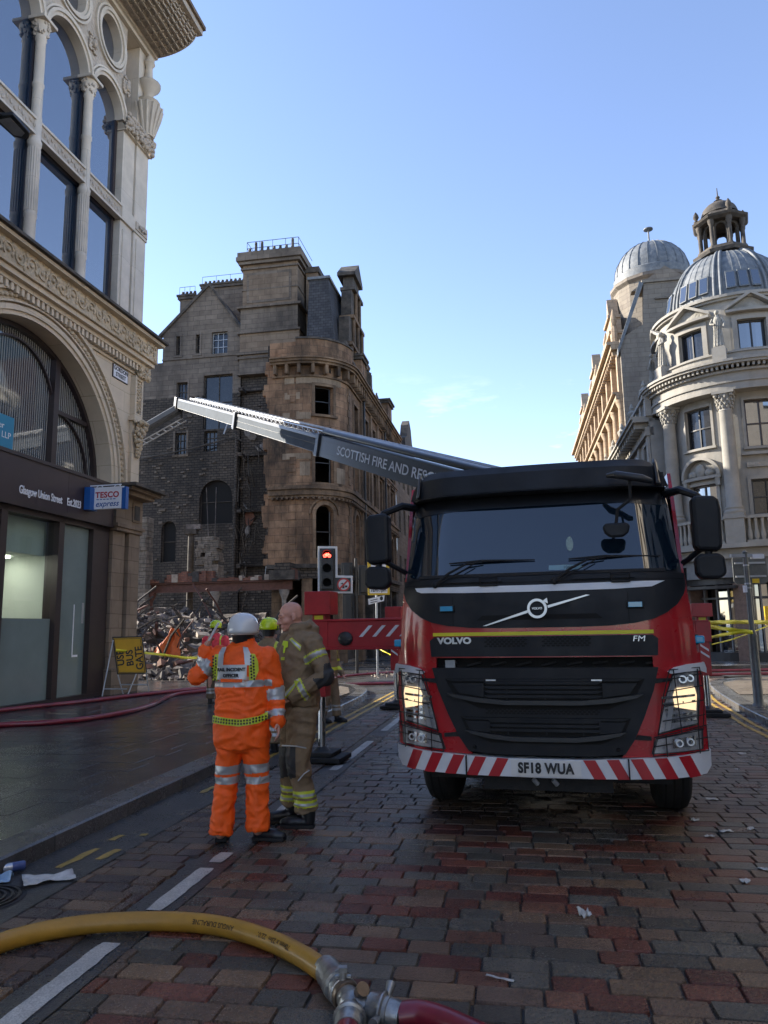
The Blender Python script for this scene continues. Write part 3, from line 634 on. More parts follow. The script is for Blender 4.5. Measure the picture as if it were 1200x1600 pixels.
b.box(-2.1, -2.02, .09, .099, 1.9, 2.4, MAT['blind']); b.build('window_tape', LB)
# street name plate
b = MB(); b.box(-1.37, -.62, -.03, 0, 8.45, 8.86-.03, MAT['frame']); b.box(-1.345, -.645, -.034, -.03, 8.475, 8.805, MAT['white']); np_ = b.build('street_name_plate', LB)
text('GORDON\nSTREET', .16, MAT['black'], np_, (-.995, -.037, 8.645), ex=.002, off=.004, w=.95)
# projecting shop sign, hung across the pavement
mat('signblue', (.01, .09, .32), .35); mat('signred', (.42, .01, .03), .4); mat('signwhite', (.8, .8, .82), .35)
t = thing('hanging_sign', 'white and blue shop sign projecting over the pavement from the dark fascia', 'sign', loc, rz)
b = MB(); b.box(-2.42, -2.3, -1.12, -.2, 4.66, 5.17, MAT['signwhite']); b.box(-2.425, -2.295, -1.17, -1.06, 4.64, 5.19, MAT['signblue']); b.box(-2.6, -2.28, -.32, -.16, 4.63, 5.19, MAT['signblue'])
b.box(-2.43, -2.29, -1.12, -.2, 5.165, 5.2, MAT['signwhite']); sb_ = b.build('sign_panel', t)
b = MB(); b.tube([(-2.36, -.16, 5.26), (-2.36, -1.0, 5.26)], .014, 6, MAT['signwhite'])
for v in (-.42, -.9): b.tube([(-2.36, v+.09*cos(q*pi/6), 5.19+.07*sin(q*pi/6)) for q in range(7)], .012, 6, MAT['signwhite'])
b.build('bracket', t)
rt = (pi/2, 0, -pi/2)
text('TESCO', .2, MAT['signred'], sb_, (-2.426, -.67, 5.0), rot=rt, off=.006, ex=.002, sp=1.05)
text('express', .2, MAT['signblue'], sb_, (-2.426, -.67, 4.78), rot=rt, off=.002, ex=.002, shear=.3)
b = MB()
for i in range(6): b.prism([(.9-i*.09, 4.885), (.84-i*.09, 4.885), (.83-i*.09, 4.905), (.89-i*.09, 4.905)], -2.427, -2.42, 'x', MAT['signblue'])
b.v = [(x, -y, z) for x, y, z in b.v]; b.build('stripe', sb_)
# ---- upper glazed storeys ----
b = MB()
b.box(-.0-1.32, -.72, -.02, .9, 10.0, 15.75, MAT['creamup']); b.box(-.72, -.66, .03, .9, 10, 15.75, MAT['creamup']); b.box(-.66, 0, -.05, .9, 10.0, 15.75, MAT['creamup']); b.box(-1.2, -.84, -.05, 0, 10.3, 12.8, MAT['creamup'])
b.box(-.54, -.12, -.08, 0, 10.3, 12.85, MAT['creamup'])
b.box(-1.34, .02, -.09, .5, 13.02, 13.42, MAT['creamup']); b.box(-.64, -.02, -.12, .5, 13.1, 13.34, MAT['carvedup'])
b.box(-1.36, .04, -.12, .92, 15.75, 15.8, MAT['creamup'])
b.build('corner_pier', LB)
b = MB(); rr = random.Random(8)
for q in range(170): z = rr.uniform(15.8, 16.25); b.ell((rr.uniform(-1.36, .05), -.1-.12*rr.random(), z), (.07, .06, .07), 6, MAT['carvedup'])
for q in range(22): b.ell((-.33+.16*sin(q*2.4), -.16, 13.15+.15*rr.random()), (.04, .03, .04), 6, MAT['carvedup'])
# console, urn and finial on the corner
b.lathe([(.2, 16.25), (.34, 16.9), (.42, 17.2), (.3, 17.3), (.36, 17.38), (.2, 17.45), (.12, 17.55), (.16, 17.7), (.34, 17.9), (.36, 18.0), (.25, 18.05), (.12, 18.2), (.1, 18.6), (.17, 18.7), (.05, 19.0)], 14, (-.25, -.12, 0), m=MAT['creamup'])
for q in range(14): a_ = 2*pi*q/14; b.tube([(-.25+.2*cos(a_), -.12+.2*sin(a_), 16.3), (-.25+.36*cos(a_), -.12+.36*sin(a_), 16.9), (-.25+.43*cos(a_), -.12+.43*sin(a_), 17.2)], [.03, .05, .04], 6, MAT['creamup'])
b.box(-.62, 0, .0, .9, 16.25, 19.0, MAT['creamup'])
b.build('corner_console', LB, smooth=50)
# arcade screen: arches, oculi
COLS = [-2.95-1.93*k for k in range(12)]
b = MB()
bays = [(-1.3, -2.95+.0)]+[(COLS[k], COLS[k+1]) for k in range(11)]
ocz = 17.85
def bay_panel(b, xa, xb, z0, z1, ca, ra, cb, rbx, rbz, y0, y1, m):
    """flat panel with an arch hole at the bottom and an oval hole above"""
    n = 24
    cx = (xa+xb)/2
    zm = ca+ra+.13
    arch_wall(b, xa, xb, ca, zm, cx, ca, ra, y0, y1, m, 20)
    pts = [(cx+rbx*cos(2*pi*i/n), cb+rbz*sin(2*pi*i/n)) for i in range(n)]; out = []
    for (x, z) in pts:
        dx, dz = x-cx, z-cb; k = 1e9
        if abs(dx) > 1e-6: k = min(k, ((xb if dx > 0 else xa)-cx)/dx)
        if abs(dz) > 1e-6: k = min(k, ((z1 if dz > 0 else zm)-cb)/dz)
        out.append((cx+dx*k, cb+dz*k))
    vs = []
    for a_, c_ in zip(pts, out): vs += [(a_[0], y0, a_[1]), (c_[0], y0, c_[1]), (a_[0], y1, a_[1])]
    fs = []
    for i in range(n):
        a_ = 3*i; c_ = 3*((i+1) % n); fs += [(a_, a_+1, c_+1, c_), (a_, c_, c_+2, a_+2)]
        p, q = out[i], out[(i+1) % n]
        if abs(p[0]-q[0]) > 1e-6 and abs(p[1]-q[1]) > 1e-6:
            X = p[0] if abs(abs(p[0]-cx)-(xb-xa)/2) < 1e-4 else q[0]; Z = p[1] if X == q[0] else q[1]
            vs.append((X, y0, Z)); fs.append((a_+1, len(vs)-1, c_+1))
    b.add(vs, fs, m)
for i, (xb, xa) in enumerate(bays):
    cx = (xa+xb)/2; hw = (xb-xa)/2; ra = hw-.13
    bay_panel(b, xa, xb, 16.0, 19.0, 16.0, ra, 18.0, hw*.62, .66, .0, .35, MAT['carvedup'])
b.build('arcade_screen', LB)
b = MB()
for i, (xb, xa) in enumerate(bays[:6]):
    cx = (xa+xb)/2; hw = (xb-xa)/2; ra = hw-.13
    for (r0, r1, d) in ((ra-.02, ra+.07, .06), (ra+.07, ra+.14, .11), (ra+.17, ra+.22, .08)): b.arc((cx, 16.0), r0, r1, -d, .34 if r0 < ra else .02, 0, pi, 28, MAT['creamup'])
    for (k0, k1, d) in ((0, .08, .05), (.08, .16, .1), (.2, .26, .07)):
        n = 30; vs = []
        for q in range(n):
            a_ = 2*pi*q/n
            for kk, y in ((k0, -d), (k1, -d), (k1, .3), (k0, .3)): vs.append((cx+(hw*.62-.02+kk)*cos(a_), y, 18.0+(.64+kk)*sin(a_)))
        b.add(vs, [(4*q+k, 4*q+(k+1) % 4, 4*((q+1) % n)+(k+1) % 4, 4*((q+1) % n)+k) for q in range(n) for k in range(4)], MAT['creamup'])
b.build('arch_moulding', LB, smooth=40)
b = MB(); rr = random.Random(4)
for i, (xb, xa) in enumerate(bays[:5]):
    for q in range(60):
        b.ell((xb+rr.uniform(-.16, .16), -.04, 16.95+rr.uniform(-.05, .45)), (.045, .04, .045), 5, MAT['carvedup'])
    b.ell((xb, -.08, 17.1), (.09, .09, .12), 8, MAT['carvedup'])
b.build('spandrel_carving', LB, smooth=50)
for i, u in enumerate(COLS[:4]):
    for back in (0,):
        if back and i > 2: continue
        y = .02 if not back else .42; mm = MAT['creamup'] if not back else MAT['frame']; x = u if not back else u
        b = MB(); r = .13
        prof = [(r*1.45, 10.0), (r*1.45, 10.12), (r*1.15, 10.2), (r*1.02, 10.3), (r, 11.0), (r*1.12, 11.04), (r*1.12, 11.1), (r, 11.14), (r, 12.75), (r*1.2, 12.8), (r*1.25, 12.9), (r*1.02, 12.95), (r*1.02, 13.5), (r*.92, 13.6), (r*.92, 14.3), (r*1.05, 14.34), (r*1.05, 14.4), (r*.9, 14.44), (r*.88, 15.5), (r*1.05, 15.55), (r*.95, 15.6), (r*1.5, 15.85), (r*1.6, 15.98)]
        b.lathe(prof, 16, (x, y, 0), m=mm)
        if not back:
            for q in range(16):
                a_ = 2*pi*q/16; b.tube([(x+r*cos(a_), y+r*sin(a_), 11.16), (x+r*.99*cos(a_), y+r*.99*sin(a_), 12.72)], .016, 5, MAT['creamup'])
            for q in range(46): a_ = rr.uniform(0, 2*pi); z = rr.uniform(15.62, 15.95); k = 1+(z-15.6)*1.6; b.ell((x+r*k*cos(a_), y+r*k*sin(a_), z), (.035, .035, .045), 5, MAT['carvedup'])
            b.box(x-.25, x+.25, y-.25, y+.25, 15.96, 16.04, MAT['creamup'])
        b.build('column', LB, smooth=40)
b = MB()
b.box(U0, -1.3, -.04, .1, 13.08, 13.4, MAT['carvedup']); b.box(U0, -1.3, -.08, .1, 13.4, 13.46, MAT['creamup']); b.box(U0, -1.3, -.08, .1, 13.02, 13.08, MAT['creamup'])
for q in range(60): b.ell((-1.5-q*.13, -.05, 13.24+.06*sin(q*2.1)), (.05, .025, .055), 5, MAT['carvedup'])
b.build('transom', LB)
# panes, one per bay and storey
for i, (xb, xa) in enumerate(bays):
    for (z0, z1) in ((10.02, 13.05), (13.42, 19.0)):
        b = MB(); rr = random.Random(i*7+int(z0)); tx = rr.uniform(-.004, .004)
        b.add([(xa, .2+tx, z0), (xb, .2-tx, z0), (xb, .2-tx, z1), (xa, .2+tx, z1)], [(0, 1, 2, 3)], MAT['glassblue']); b.build('pane', LB)
b = MB()
for u in [-1.42]+COLS: b.box(u-.05, u+.05, .15, .22, 10.0, 16, MAT['frame'])
b.box(U0, -1.3, .14, .2, 13.0, 13.08, MAT['frame']); b.box(U0, -1.3, .14, .22, 10.0, 10.1, MAT['frame'])
b.build('glazing_bar', LB)
# eaves: cornice bed and coffered cove
b = MB(); b.box(U0, .05, -.12, .5, 19.0, 19.12, MAT['creamup']); b.box(U0, .1, -.2, .5, 19.12, 19.22, MAT['creamup'])
n = 10
def cove(u, v): a_ = v*pi/2; return (U0+(.12-U0)*u, -.2-1.25*sin(a_)*1.0, 19.22+.62*(1-cos(a_)))
b.grid(cove, 1, n, MAT['carvedup'])
b.box(U0, .2, -1.62, -1.42, 19.78, 19.98, MAT['carvedup']); b.box(U0, .25, -1.7, 1, 19.98, 20.1, MAT['browns'])
b.prism([(.5, 19.22), (-.2, 19.22)]+[(-.2-1.25*sin(v*pi/2/n), 19.22+.62*(1-cos(v*pi/2/n))) for v in range(1, n+1)]+[(-1.6, 19.98), (.5, 19.98)], .02, .14, 'x', MAT['creamup'])
b.build('eaves', LB)
b = MB()
for i in range(40):
    u0 = .02-i*.27
    for v in range(1, n): a_ = v*pi/2/n; b.box(u0-.02, u0+.02, -.2-1.25*sin(a_)-.07, -.2-1.25*sin(a_)+.07, 19.16+.62*(1-cos(a_)), 19.2+.62*(1-cos(a_)), MAT['carvedup'])
for v in range(1, n): a_ = v*pi/2/n; b.box(-10.5, .02, -.2-1.25*sin(a_)-.02, -.2-1.25*sin(a_)+.02, 19.15+.62*(1-cos(a_)), 19.21+.62*(1-cos(a_)), MAT['carvedup'])
b.build('coffering', LB)
b = MB()
for u in (-1.2, -3.4, -5.2):
    b = MB(); b.box(u-.12, u+.12, -.5, -.2, 10.0, 10.14, MAT['black']); b.tube([(u, -.2, 10.0), (u, .1, 10.2)], .03, 6, MAT['black']); b.build('floodlight', LB)
# street lamp head reaching in at the far left
t = thing('street_lamp', 'dark flat street lamp head on a bracket arm at the left edge', 'street lamp', loc, rz)
b = MB(); b.prism([(-7.5, -1.55), (-6.95, -1.5), (-6.81, -1.3), (-6.95, -1.12), (-7.55, -1.1)], 11.4, 11.48, 'z', MAT['black']); b.build('lamp_head', t, bevel=.02)
b = MB(); b.tube([(-7.45, -1.3, 11.44), (-8.8, -1.3, 11.3), (-8.9, .0, 11.2)], .03, 8, MAT['black']); b.build('arm', t)
b = MB(); b.prism([(-7.45, -1.45), (-7.0, -1.42), (-6.93, -1.3), (-7.0, -1.18), (-7.45, -1.18)], 11.39, 11.4, 'z', MAT['galv']); b.build('lens', t)
stone('sootpale', (.26, .2, .14), (.3, .24, .17), (.15, .12, .09), 2, 2, soot=(.1, .075, .055), st=(.4, .75), ss=1.2)
# ================= facade tools =================
def wallg(b, x0, x1, z0, z1, ops, th, m, st=.5, y=0, back=False):
    xs = {x0, x1}; zs = {z0, z1}
    for o in ops: xs |= {max(x0, o[0]), min(x1, o[1])}; zs |= {max(z0, o[2]), min(z1, o[3])}
    xs = sorted(xs); X = [xs[0]]
    for a in xs[1:]:
        n = max(1, int(math.ceil((a-X[-1])/st-1e-6))); p = X[-1]; X += [p+(a-p)*i/n for i in range(1, n+1)]
    Z = sorted(zs)
    def hole(x, z): return any(o[0] < x < o[1] and o[2] < z < o[3] for o in ops)
    H = {}
    for i in range(len(X)-1):
        for j in range(len(Z)-1): H[i, j] = hole((X[i]+X[i+1])/2, (Z[j]+Z[j+1])/2)
    for i in range(len(X)-1):
        for j in range(len(Z)-1):
            a, c, d, e = X[i], X[i+1], Z[j], Z[j+1]
            if not H[i, j]: b.add([(a, y, d), (c, y, d), (c, y, e), (a, y, e)], [(0, 1, 2, 3)], m)
            else:
                if not H.get((i-1, j), True): b.add([(a, y, d), (a, y, e), (a, y+th, e), (a, y+th, d)], [(0, 1, 2, 3)], m)
                if not H.get((i+1, j), True): b.add([(c, y, d), (c, y, e), (c, y+th, e), (c, y+th, d)], [(0, 1, 2, 3)], m)
                if not H.get((i, j-1), True): b.add([(a, y, d), (c, y, d), (c, y+th, d), (a, y+th, d)], [(0, 1, 2, 3)], m)
                if not H.get((i, j+1), True): b.add([(a, y, e), (c, y, e), (c, y+th, e), (a, y+th, e)], [(0, 1, 2, 3)], m)
def surround(b, o, m, w=.14, d=.06, sill=.1, hood=0, st=.4, y=0):
    x0, x1, z0, z1 = o[:4]
    b.boxd(x0-w, x0, y-d, y+.04, z0, z1+w, m, st); b.boxd(x1, x1+w, y-d, y+.04, z0, z1+w, m, st); b.boxd(x0, x1, y-d, y+.04, z1, z1+w, m, st)
    b.boxd(x0-w-.05, x1+w+.05, y-d-.08, y+.04, z0-sill, z0, m, st)
    if hood: b.boxd(x0-w-.1, x1+w+.1, y-d-.16, y+.04, z1+w, z1+w+hood, m, st)
def window(parent, o, gm, fm, th=.22, bars=(1, 1), name='window', deform=None, fw=.06, label=None, pane=True, y=0):
    x0, x1, z0, z1 = o[:4]; b = MB()
    b.boxd(x0, x0+fw, y+th-.06, y+th+.02, z0, z1, fm); b.boxd(x1-fw, x1, y+th-.06, y+th+.02, z0, z1, fm)
    b.boxd(x0+fw, x1-fw, y+th-.06, y+th+.02, z0, z0+fw, fm); b.boxd(x0+fw, x1-fw, y+th-.06, y+th+.02, z1-fw, z1, fm)
    for i in range(1, bars[0]+1): x = x0+(x1-x0)*i/(bars[0]+1); b.boxd(x-fw*.4, x+fw*.4, y+th-.05, y+th+.015, z0+fw, z1-fw, fm)
    for i in range(1, bars[1]+1): z = z0+(z1-z0)*i/(bars[1]+1); b.boxd(x0+fw, x1-fw, y+th-.055, y+th+.018, z-fw*.4, z+fw*.4, fm)
    f = b.build(name, parent, deform)
    if pane:
        b = MB(); b.boxd(x0, x1, y+th+.0, y+th+.012, z0, z1, gm); b.build('pane', f, deform)
    if label: f['label'] = label
    return f
# ================= BURNT-OUT CORNER TOWER BUILDING =================
TWL = (-1.74, 37.7, 0); TWR = radians(80); RT = 2.2
TB = thing('burnt_building', 'soot stained sandstone building with a curved corner, its near side torn open by fire', 'building', TWL, TWR)
def bendT(c):
    x, y, z = c
    if x >= 0: return Vector((x, y, z))
    s = -x; q = RT*pi/2
    if s < q: f = s/RT; return Vector((-(RT-y)*sin(f), RT-(RT-y)*cos(f), z))
    return Vector((-(RT-y), RT+(s-q), z))
SW = (-2.55, -1.55)           # corner windows
cw = [(SW[0], SW[1], 12.35, 13.85), (SW[0], SW[1], 8.85, 11.0)]
sx = [(1.0, 2.1), (3.9, 4.9), (6.3, 7.2), (8.3, 9.2), (10.3, 11.2), (12.4, 13.3)]
sw = [(a, c, 11.9, 13.7) for a, c in sx]+[(a, c, 8.9, 10.9) for a, c in sx]
aw = [(SW[0]+.03, SW[1]-.03, 5.1, 7.75)]+[(a, c, 5.1, 7.7) for a, c in sx]
b = MB()
wallg(b, -4.9, 15, 4.8, 16.2, cw+sw+aw, .35, MAT['tower'], .3)
# ragged broken edge
rr = random.Random(12); z = 4.8
while z < 15.2:
    h = rr.uniform(.25, .4); w_ = rr.uniform(.02, .4); b.boxd(-4.9-w_, -4.88, 0, .35+rr.uniform(0, .2), z, z+h, MAT['tower'], .3); z += h
b.boxd(-5.0, -4.6, .01, .5, 4.8, 16.1, MAT['char'], .4)
for (x0, x1, z0, z1) in [o for o in aw]:      # semicircular heads
    cx = (x0+x1)/2; r = (x1-x0)/2; arch_wall(b, x0, x1, z1-r, z1+.001, cx, z1-r, r*.97, 0.004, .3, MAT['tower'], 12)
b.build('wall', TB, bendT)
b = MB()
for o in cw+sw: surround(b, o, MAT['towerp'], .15, .05, .12, 0 if o[3] > 12 else .1, .3)
for (x0, x1, z0, z1) in aw:
    cx = (x0+x1)/2; r = (x1-x0)/2; b.boxd(x0-.16, x0, -.06, .03, z0, z1-r, MAT['towerp'], .3); b.boxd(x1, x1+.16, -.06, .03, z0, z1-r, MAT['towerp'], .3)
    b.arc((cx, z1-r), r, r+.18, -.06, .03, 0, pi, 14, MAT['towerp']); b.arc((cx, z1-r), r+.26, r+.34, -.1, .03, 0, pi, 14, MAT['towerp'])
b.build('window_surround', TB, bendT, smooth=35)
b = MB(); E0 = -4.9; st = .3
for (z0, z1, d) in ((8.1, 8.22, .1), (8.22, 8.5, .2), (8.5, 8.6, .3), (8.6, 8.7, .22)): b.boxd(E0, 15, -d, .03, z0, z1, MAT['towerp'], st)
for (z0, z1, d) in ((11.35, 11.45, .1), (11.45, 11.6, .16)): b.boxd(-3.4, 15, -d, .03, z0, z1, MAT['towerp'], st)
b.boxd(-3.3, -.9, -.35, 0, 11.3, 11.42, MAT['towerp'], st)
for (z0, z1, d) in ((14.3, 14.4, .1), (14.9, 15.02, .42), (15.02, 15.14, .52), (15.14, 15.22, .6)): b.boxd(E0+.15, 15, -d, .03, z0, z1, MAT['towerp'], st)
rr = random.Random(44); x = -4.4
while x < -.1:
    w_ = min(rr.uniform(.35, .6), -.1-x+.01); h = 16.25 if x > -3.6 else 15.75+.25*((x+4.4)/.8); b.boxd(x, x+w_, -.22, .2, 15.22, h, MAT['tower'], st)
    if x > -3.6 and rr.random() < .85: b.boxd(x, x+w_, -.28, .25, h, h+.1, MAT['darkstone'], st)
    x += w_
b.boxd(0, 15, -.12, .2, 15.22, 15.75, MAT['tower'], st); b.boxd(0, 15.1, -.18, .25, 15.75, 15.85, MAT['darkstone'], st)
x = -4.6
while x < 14.9: b.boxd(x, x+.14, -.38, 0, 14.42, 14.9, MAT['towerp'], .3); x += .62
x = -4.7
while x < 14.9: b.boxd(x, x+.1, -.26, 0, 8.0, 8.12, MAT['towerp'], .3); x += .25
b.build('cornice', TB, bendT)
b = MB()   # quoins and pilasters on the street side, pale replaced stones on the curve
for i, z in enumerate([5+.4*k for k in range(23)]):
    if 7.9 < z < 8.7: continue
    w_ = .5 if i % 2 else .32
    b.boxd(-.1-w_/2, -.1+w_/2, -.05, .02, z, z+.37, MAT['towerp'], .3)
    if i % 3 != 1: b.boxd(-3.6-w_*.7, -3.5, -.035, .02, z, z+.37, MAT['tower'], .3)
for x0, x1, z0, z1 in ((-3.5, -1.0, 13.95, 14.3), (-4.1, -3.6, 13.95, 14.3), (-4.1, -3.3, 13.15, 13.5), (-4.2, -2.75, 12.1, 12.45), (-3.75, -3.35, 12.45, 12.0+.5), (-4.2, -2.75, 10.05, 10.35), (-3.4, -2.8, 11.55, 11.9), (-3.3, -2.8, 9.2, 9.9), (-1.35, -.7, 8.9, 9.7)):
    b.boxd(x0, x1, -.02, .02, z0, z1, MAT['sootpale'], .3)
for a in (2.9, 5.6, 7.75, 9.75, 11.8, 14.2): b.box(a-.2, a+.2, -.12, .02, 8.7, 14.3, MAT['towerp']); b.box(a-.2, a+.2, -.12, .02, 5, 8.1, MAT['towerp'])
b.build('quoin', TB, bendT)
for o in cw+sw+aw:
    f = window(TB, (o[0], o[1], o[2], o[3]), MAT['glassold'], MAT['black'], .3, (0, 1), 'window', bendT, .05, pane=False)
b = MB()      # burnt interior behind the openings: floors, party wall
for z in (4.7, 8.3, 11.5, 14.6): b.box(-1.6, 15, .6, 3.2, z, z+.25, MAT['char'])
b.box(-1.0, 15, 3.2, 3.4, 0, 15, MAT['char']); b.box(14.8, 15, .3, 4, 0, 15.5, MAT['char'])
b.build('interior', TB)
for x in (2.95, 9.8): b = MB(); b.tube([(x, -.2, 4.8), (x, -.2, 14.4)], .06, 8, MAT['black']); b.build('drainpipe', TB)
# ground floor of the tower: blackened piers and a torn shop fascia
b = MB()
for x0, x1 in ((-4.7, -4.3), (-3.2, -2.7), (-1.3, -.7), (2.5, 3.1), (5.4, 5.9), (7.6, 8.0), (9.6, 10), (11.6, 12), (14, 15)): b.boxd(x0, x1, -.08, .4, 0, 4.1, MAT['towerp'] if x0 < 3 else MAT['darkstone'], .3)
b.boxd(-4.9, 15, -.15, .3, 4.1, 4.8, MAT['char'], .3); b.boxd(-4.9, 15, -.3, .05, 4.6, 4.8, MAT['darkstone'], .3); b.boxd(-4.9, 15, .3, .35, 0, .7, MAT['darkstone'], .3)
b.boxd(-1.0, 15, .8, .9, 0, 4.2, MAT['void'], .5)
b.build('shop_base', TB, bendT)
# roof: steep slates, dormer gables, stacks, finials
b = MB(); b.prism([(.9, 15.8), (1.4, 21.2), (2.5, 21.2), (2.75, 15.8)], 1.2, 6.6, 'x', MAT['slate']); b.prism([(.5, 15.6), (1.6, 17.2), (3.3, 17.2), (3.4, 15.6)], 6.6, 15, 'x', MAT['slate'])
b.box(1.1, 6.7, 1.3, 2.6, 21.2, 21.35, MAT['lead']); b.build('roof', TB)
b = MB()
b.prism([(1.6, 15.8), (1.6, 17.6), (2.3, 17.7), (2.4, 19.4), (3.0, 19.6), (3.1, 21.3), (3.5, 21.5), (3.6, 22.5), (5.2, 22.5), (5.3, 21.5), (5.7, 21.3), (5.8, 19.6), (6.4, 19.4), (6.5, 17.7), (7.2, 17.6), (7.2, 15.8)], .5, 1.1, 'y', MAT['darkstone'])
b.box(2.9, 5.9, .3, 1.2, 19.5, 19.7, MAT['towerp']); b.box(2.2, 6.6, .25, 1.2, 17.6, 17.8, MAT['towerp']); b.box(3.2, 5.6, .3, 1.2, 21.4, 21.6, MAT['darkstone'])
for x in (2.5, 3.4, 4.4, 5.4, 6.3): b.tube([(x, .4, 15.8), (x, .4, 17.6)], .12, 8, MAT['towerp'])
for x in (3.2, 4.4, 5.6): b.tube([(x, .4, 17.8), (x, .4, 19.5)], .1, 8, MAT['towerp'])
for x in (3.9, 4.9): b.tube([(x, .4, 19.7), (x, .4, 21.4)], .1, 8, MAT['towerp'])
b.prism([(3.3, 22.4), (3.3, 22.6), (4.4, 23.5), (5.5, 22.6), (5.5, 22.4)], .3, 1.4, 'y', MAT['darkstone'])
b.build('dormer_gable', TB)
for (x0, x1, zt) in ((3.1, 4.2, 17.3), (12.0, 13.6, 17.4)):
    b = MB(); b.box(x0, x1, -.05, .9, 15.5, zt-.3, MAT['tower']); b.box(x0-.12, x1+.12, -.17, 1.02, zt-.3, zt-.12, MAT['darkstone']); b.box(x0-.2, x1+.2, -.25, 1.1, zt-.12, zt, MAT['darkstone']); b.build('chimney', TB)
for (x, zt, s) in ((6.9, 18.3, 1), (9.9, 17.2, .75)):
    b = MB(); b.prism([(x-.6*s, 15.8), (x-.5*s, 16.5), (x-.25*s, 16.6), (x-.2*s, zt-.9*s), (x+.2*s, zt-.9*s), (x+.25*s, 16.6), (x+.5*s, 16.5), (x+.6*s, 15.8)], .1, .6, 'y', MAT['darkstone'])
    b.lathe([(.2*s, zt-1.0*s), (.26*s, zt-.8*s), (.12*s, zt-.7*s), (.2*s, zt-.5*s), (.05, zt-.15*s), (.1*s, zt-.1*s), (.02, zt)], 8, (x, .35, 0), m=MAT['darkstone']); b.build('finial', TB)
b = MB(); b.box(-.6, -.5, 1.0, 1.3, 16.3, 16.9, MAT['darkstone']); rr = random.Random(2)
for i in range(16): b.box(-1.2+i*.1, -1.17+i*.1, 1.2, 1.22, 16.3, 16.75, MAT['black'])
b.box(-1.3, .4, 1.19, 1.23, 16.75, 16.8, MAT['black']); b.build('railing', TB)
# next building along the burnt side
EB = thing('terrace_building', 'dark slate roofed stone building at the far end of the burnt terrace', 'building', (TWL[0]+15.2*sin(SA), TWL[1]+15.2*cos(SA), 0), TWR)
b = MB(); ops = [(x, x+1, z, z+1.9) for x in (1, 3.4, 5.8, 8.2, 12, 15, 18) for z in (5, 8.7, 12.3)]
wallg(b, 0, 22, 0, 15.2, ops, .3, MAT['grim'], 3); b.box(0, .4, .1, 8, 0, 15.2, MAT['grim']); b.box(0, 22, -.3, .1, 15.0, 15.3, MAT['grim'])
b.build('wall', EB)
b = MB(); b.prism([(.3, 15.2), (2.4, 18.6), (6, 18.6), (8, 15.2)], .8, 22, 'x', MAT['slate']); b.build('roof', EB)
b = MB(); b.prism([(5.0, 15.2), (5.2, 16.8), (6.3, 17.2), (6.9, 18.3), (7.8, 18.9), (8.7, 18.3), (9.3, 17.2), (10.4, 16.8), (10.6, 15.2)], .0, .6, 'y', MAT['darkstone']); b.build('dormer_gable', EB)
for o in ops: 
    b = MB(); b.box(o[0], o[1], .28, .3, o[2], o[3], MAT['glassold']); b.build('window', EB)

# ================= SOOTY GABLE BUILDING WITH THE GREAT STACK =================
GB = thing('gable_building', 'tall sooty stone gable with a huge square chimney stack rising behind the ruin', 'building', (-8.25, 41.5, 0), -SA)
gw = [(-1.85, -.85, 17.9, 19.25), (-2.85, -2.6, 18.0, 19.2), (-4.1, -3.85, 18.0, 19.2), (-2.3, -.5, 13.3, 16.6), (-4.0, -3.3, 14.6, 16.3), (-4.0, -3.3, 11.9, 13.2), (-2.2, -1.4, 12.0, 13.2), (-2.4, -.4, 7.7, 10.3), (-4.7, -3.8, 5.6, 8.0)]
b = MB(); wallg(b, -7.5, 0, 0, 15.4, [o for o in gw if o[3] < 15.4]+[(-2.3, -.5, 13.3, 15.4), (-4.0, -3.3, 14.6, 15.4)], .3, MAT['char'], 3)
wallg(b, -7.5, -4.95, 15.4, 17.6, [], .3, MAT['grim'], 3); wallg(b, -4.95, 0, 15.4, 19.3, [(a, c, max(d, 15.4), e) for a, c, d, e in gw if e > 15.4], .3, MAT['grim'], 3)
b.add([(-5.0, 0, 19.3), (0, 0, 19.3), (-2.05, 0, 22.2)], [(0, 1, 2)], MAT['grim'])
b.box(-4.95, 0, -.06, 0, 17.7, 17.8, MAT['grim']); b.box(0, .02, .31, 8, 0, 19, MAT['char']); b.box(-7.5, 0, .9, 1, 0, 17.5, MAT['void']); b.box(-4.9, 0, .9, 1, 17.5, 19.2, MAT['void'])
b.build('wall', GB)
b = MB(); rr = random.Random(9)
for q in range(200):      # loose and spalled stones standing proud of the party wall
    x = rr.uniform(-7, 3.2); z = rr.uniform(3, 15.5)
    if any(o[0]-.1 < x < o[1]+.3 and o[2]-.1 < z < o[3]+.2 for o in gw): continue
    w_ = rr.uniform(.12, .3); h = rr.uniform(.06, .13); b.box(x, x+w_, -.03-.05*rr.random()+(.12 if x > 0 else 0), .01+(.12 if x > 0 else 0), z, z+h, MAT['grim'])
b.build('loose_stone', GB)
b = MB(); c0 = Vector((-5.2, 0, 19.2)); 
b.prism([(-5.2, 19.15), (-5.2, 19.35), (-2.05, 22.4), (-2.05, 22.2)], -.12, .2, 'y', MAT['darkstone']); b.prism([(.05, 19.15), (.05, 19.4), (-2.05, 22.4), (-2.05, 22.2)], -.12, .2, 'y', MAT['darkstone'])
b.build('coping', GB)
b = MB(); b.add([(-5.0, .2, 19.2), (-2.05, .2, 22.2), (-2.05, 7, 22.2), (-5.0, 7, 19.2)], [(0, 1, 2, 3)], MAT['slate']); b.add([(0, .2, 19.2), (-2.05, .2, 22.2), (-2.05, 7, 22.2), (0, 7, 19.2)], [(0, 1, 2, 3)], MAT['slate']); b.build('roof', GB)
for i, o in enumerate(gw):
    window(GB, o, MAT['void'] if i > 6 else MAT['glassold'], MAT['galv'] if i == 0 else MAT['darkstone'], .25, (2, 2) if i in (0, 4, 5, 6) else (1, 1) if i == 3 else (0, 1), 'window', None, .05)
b = MB()
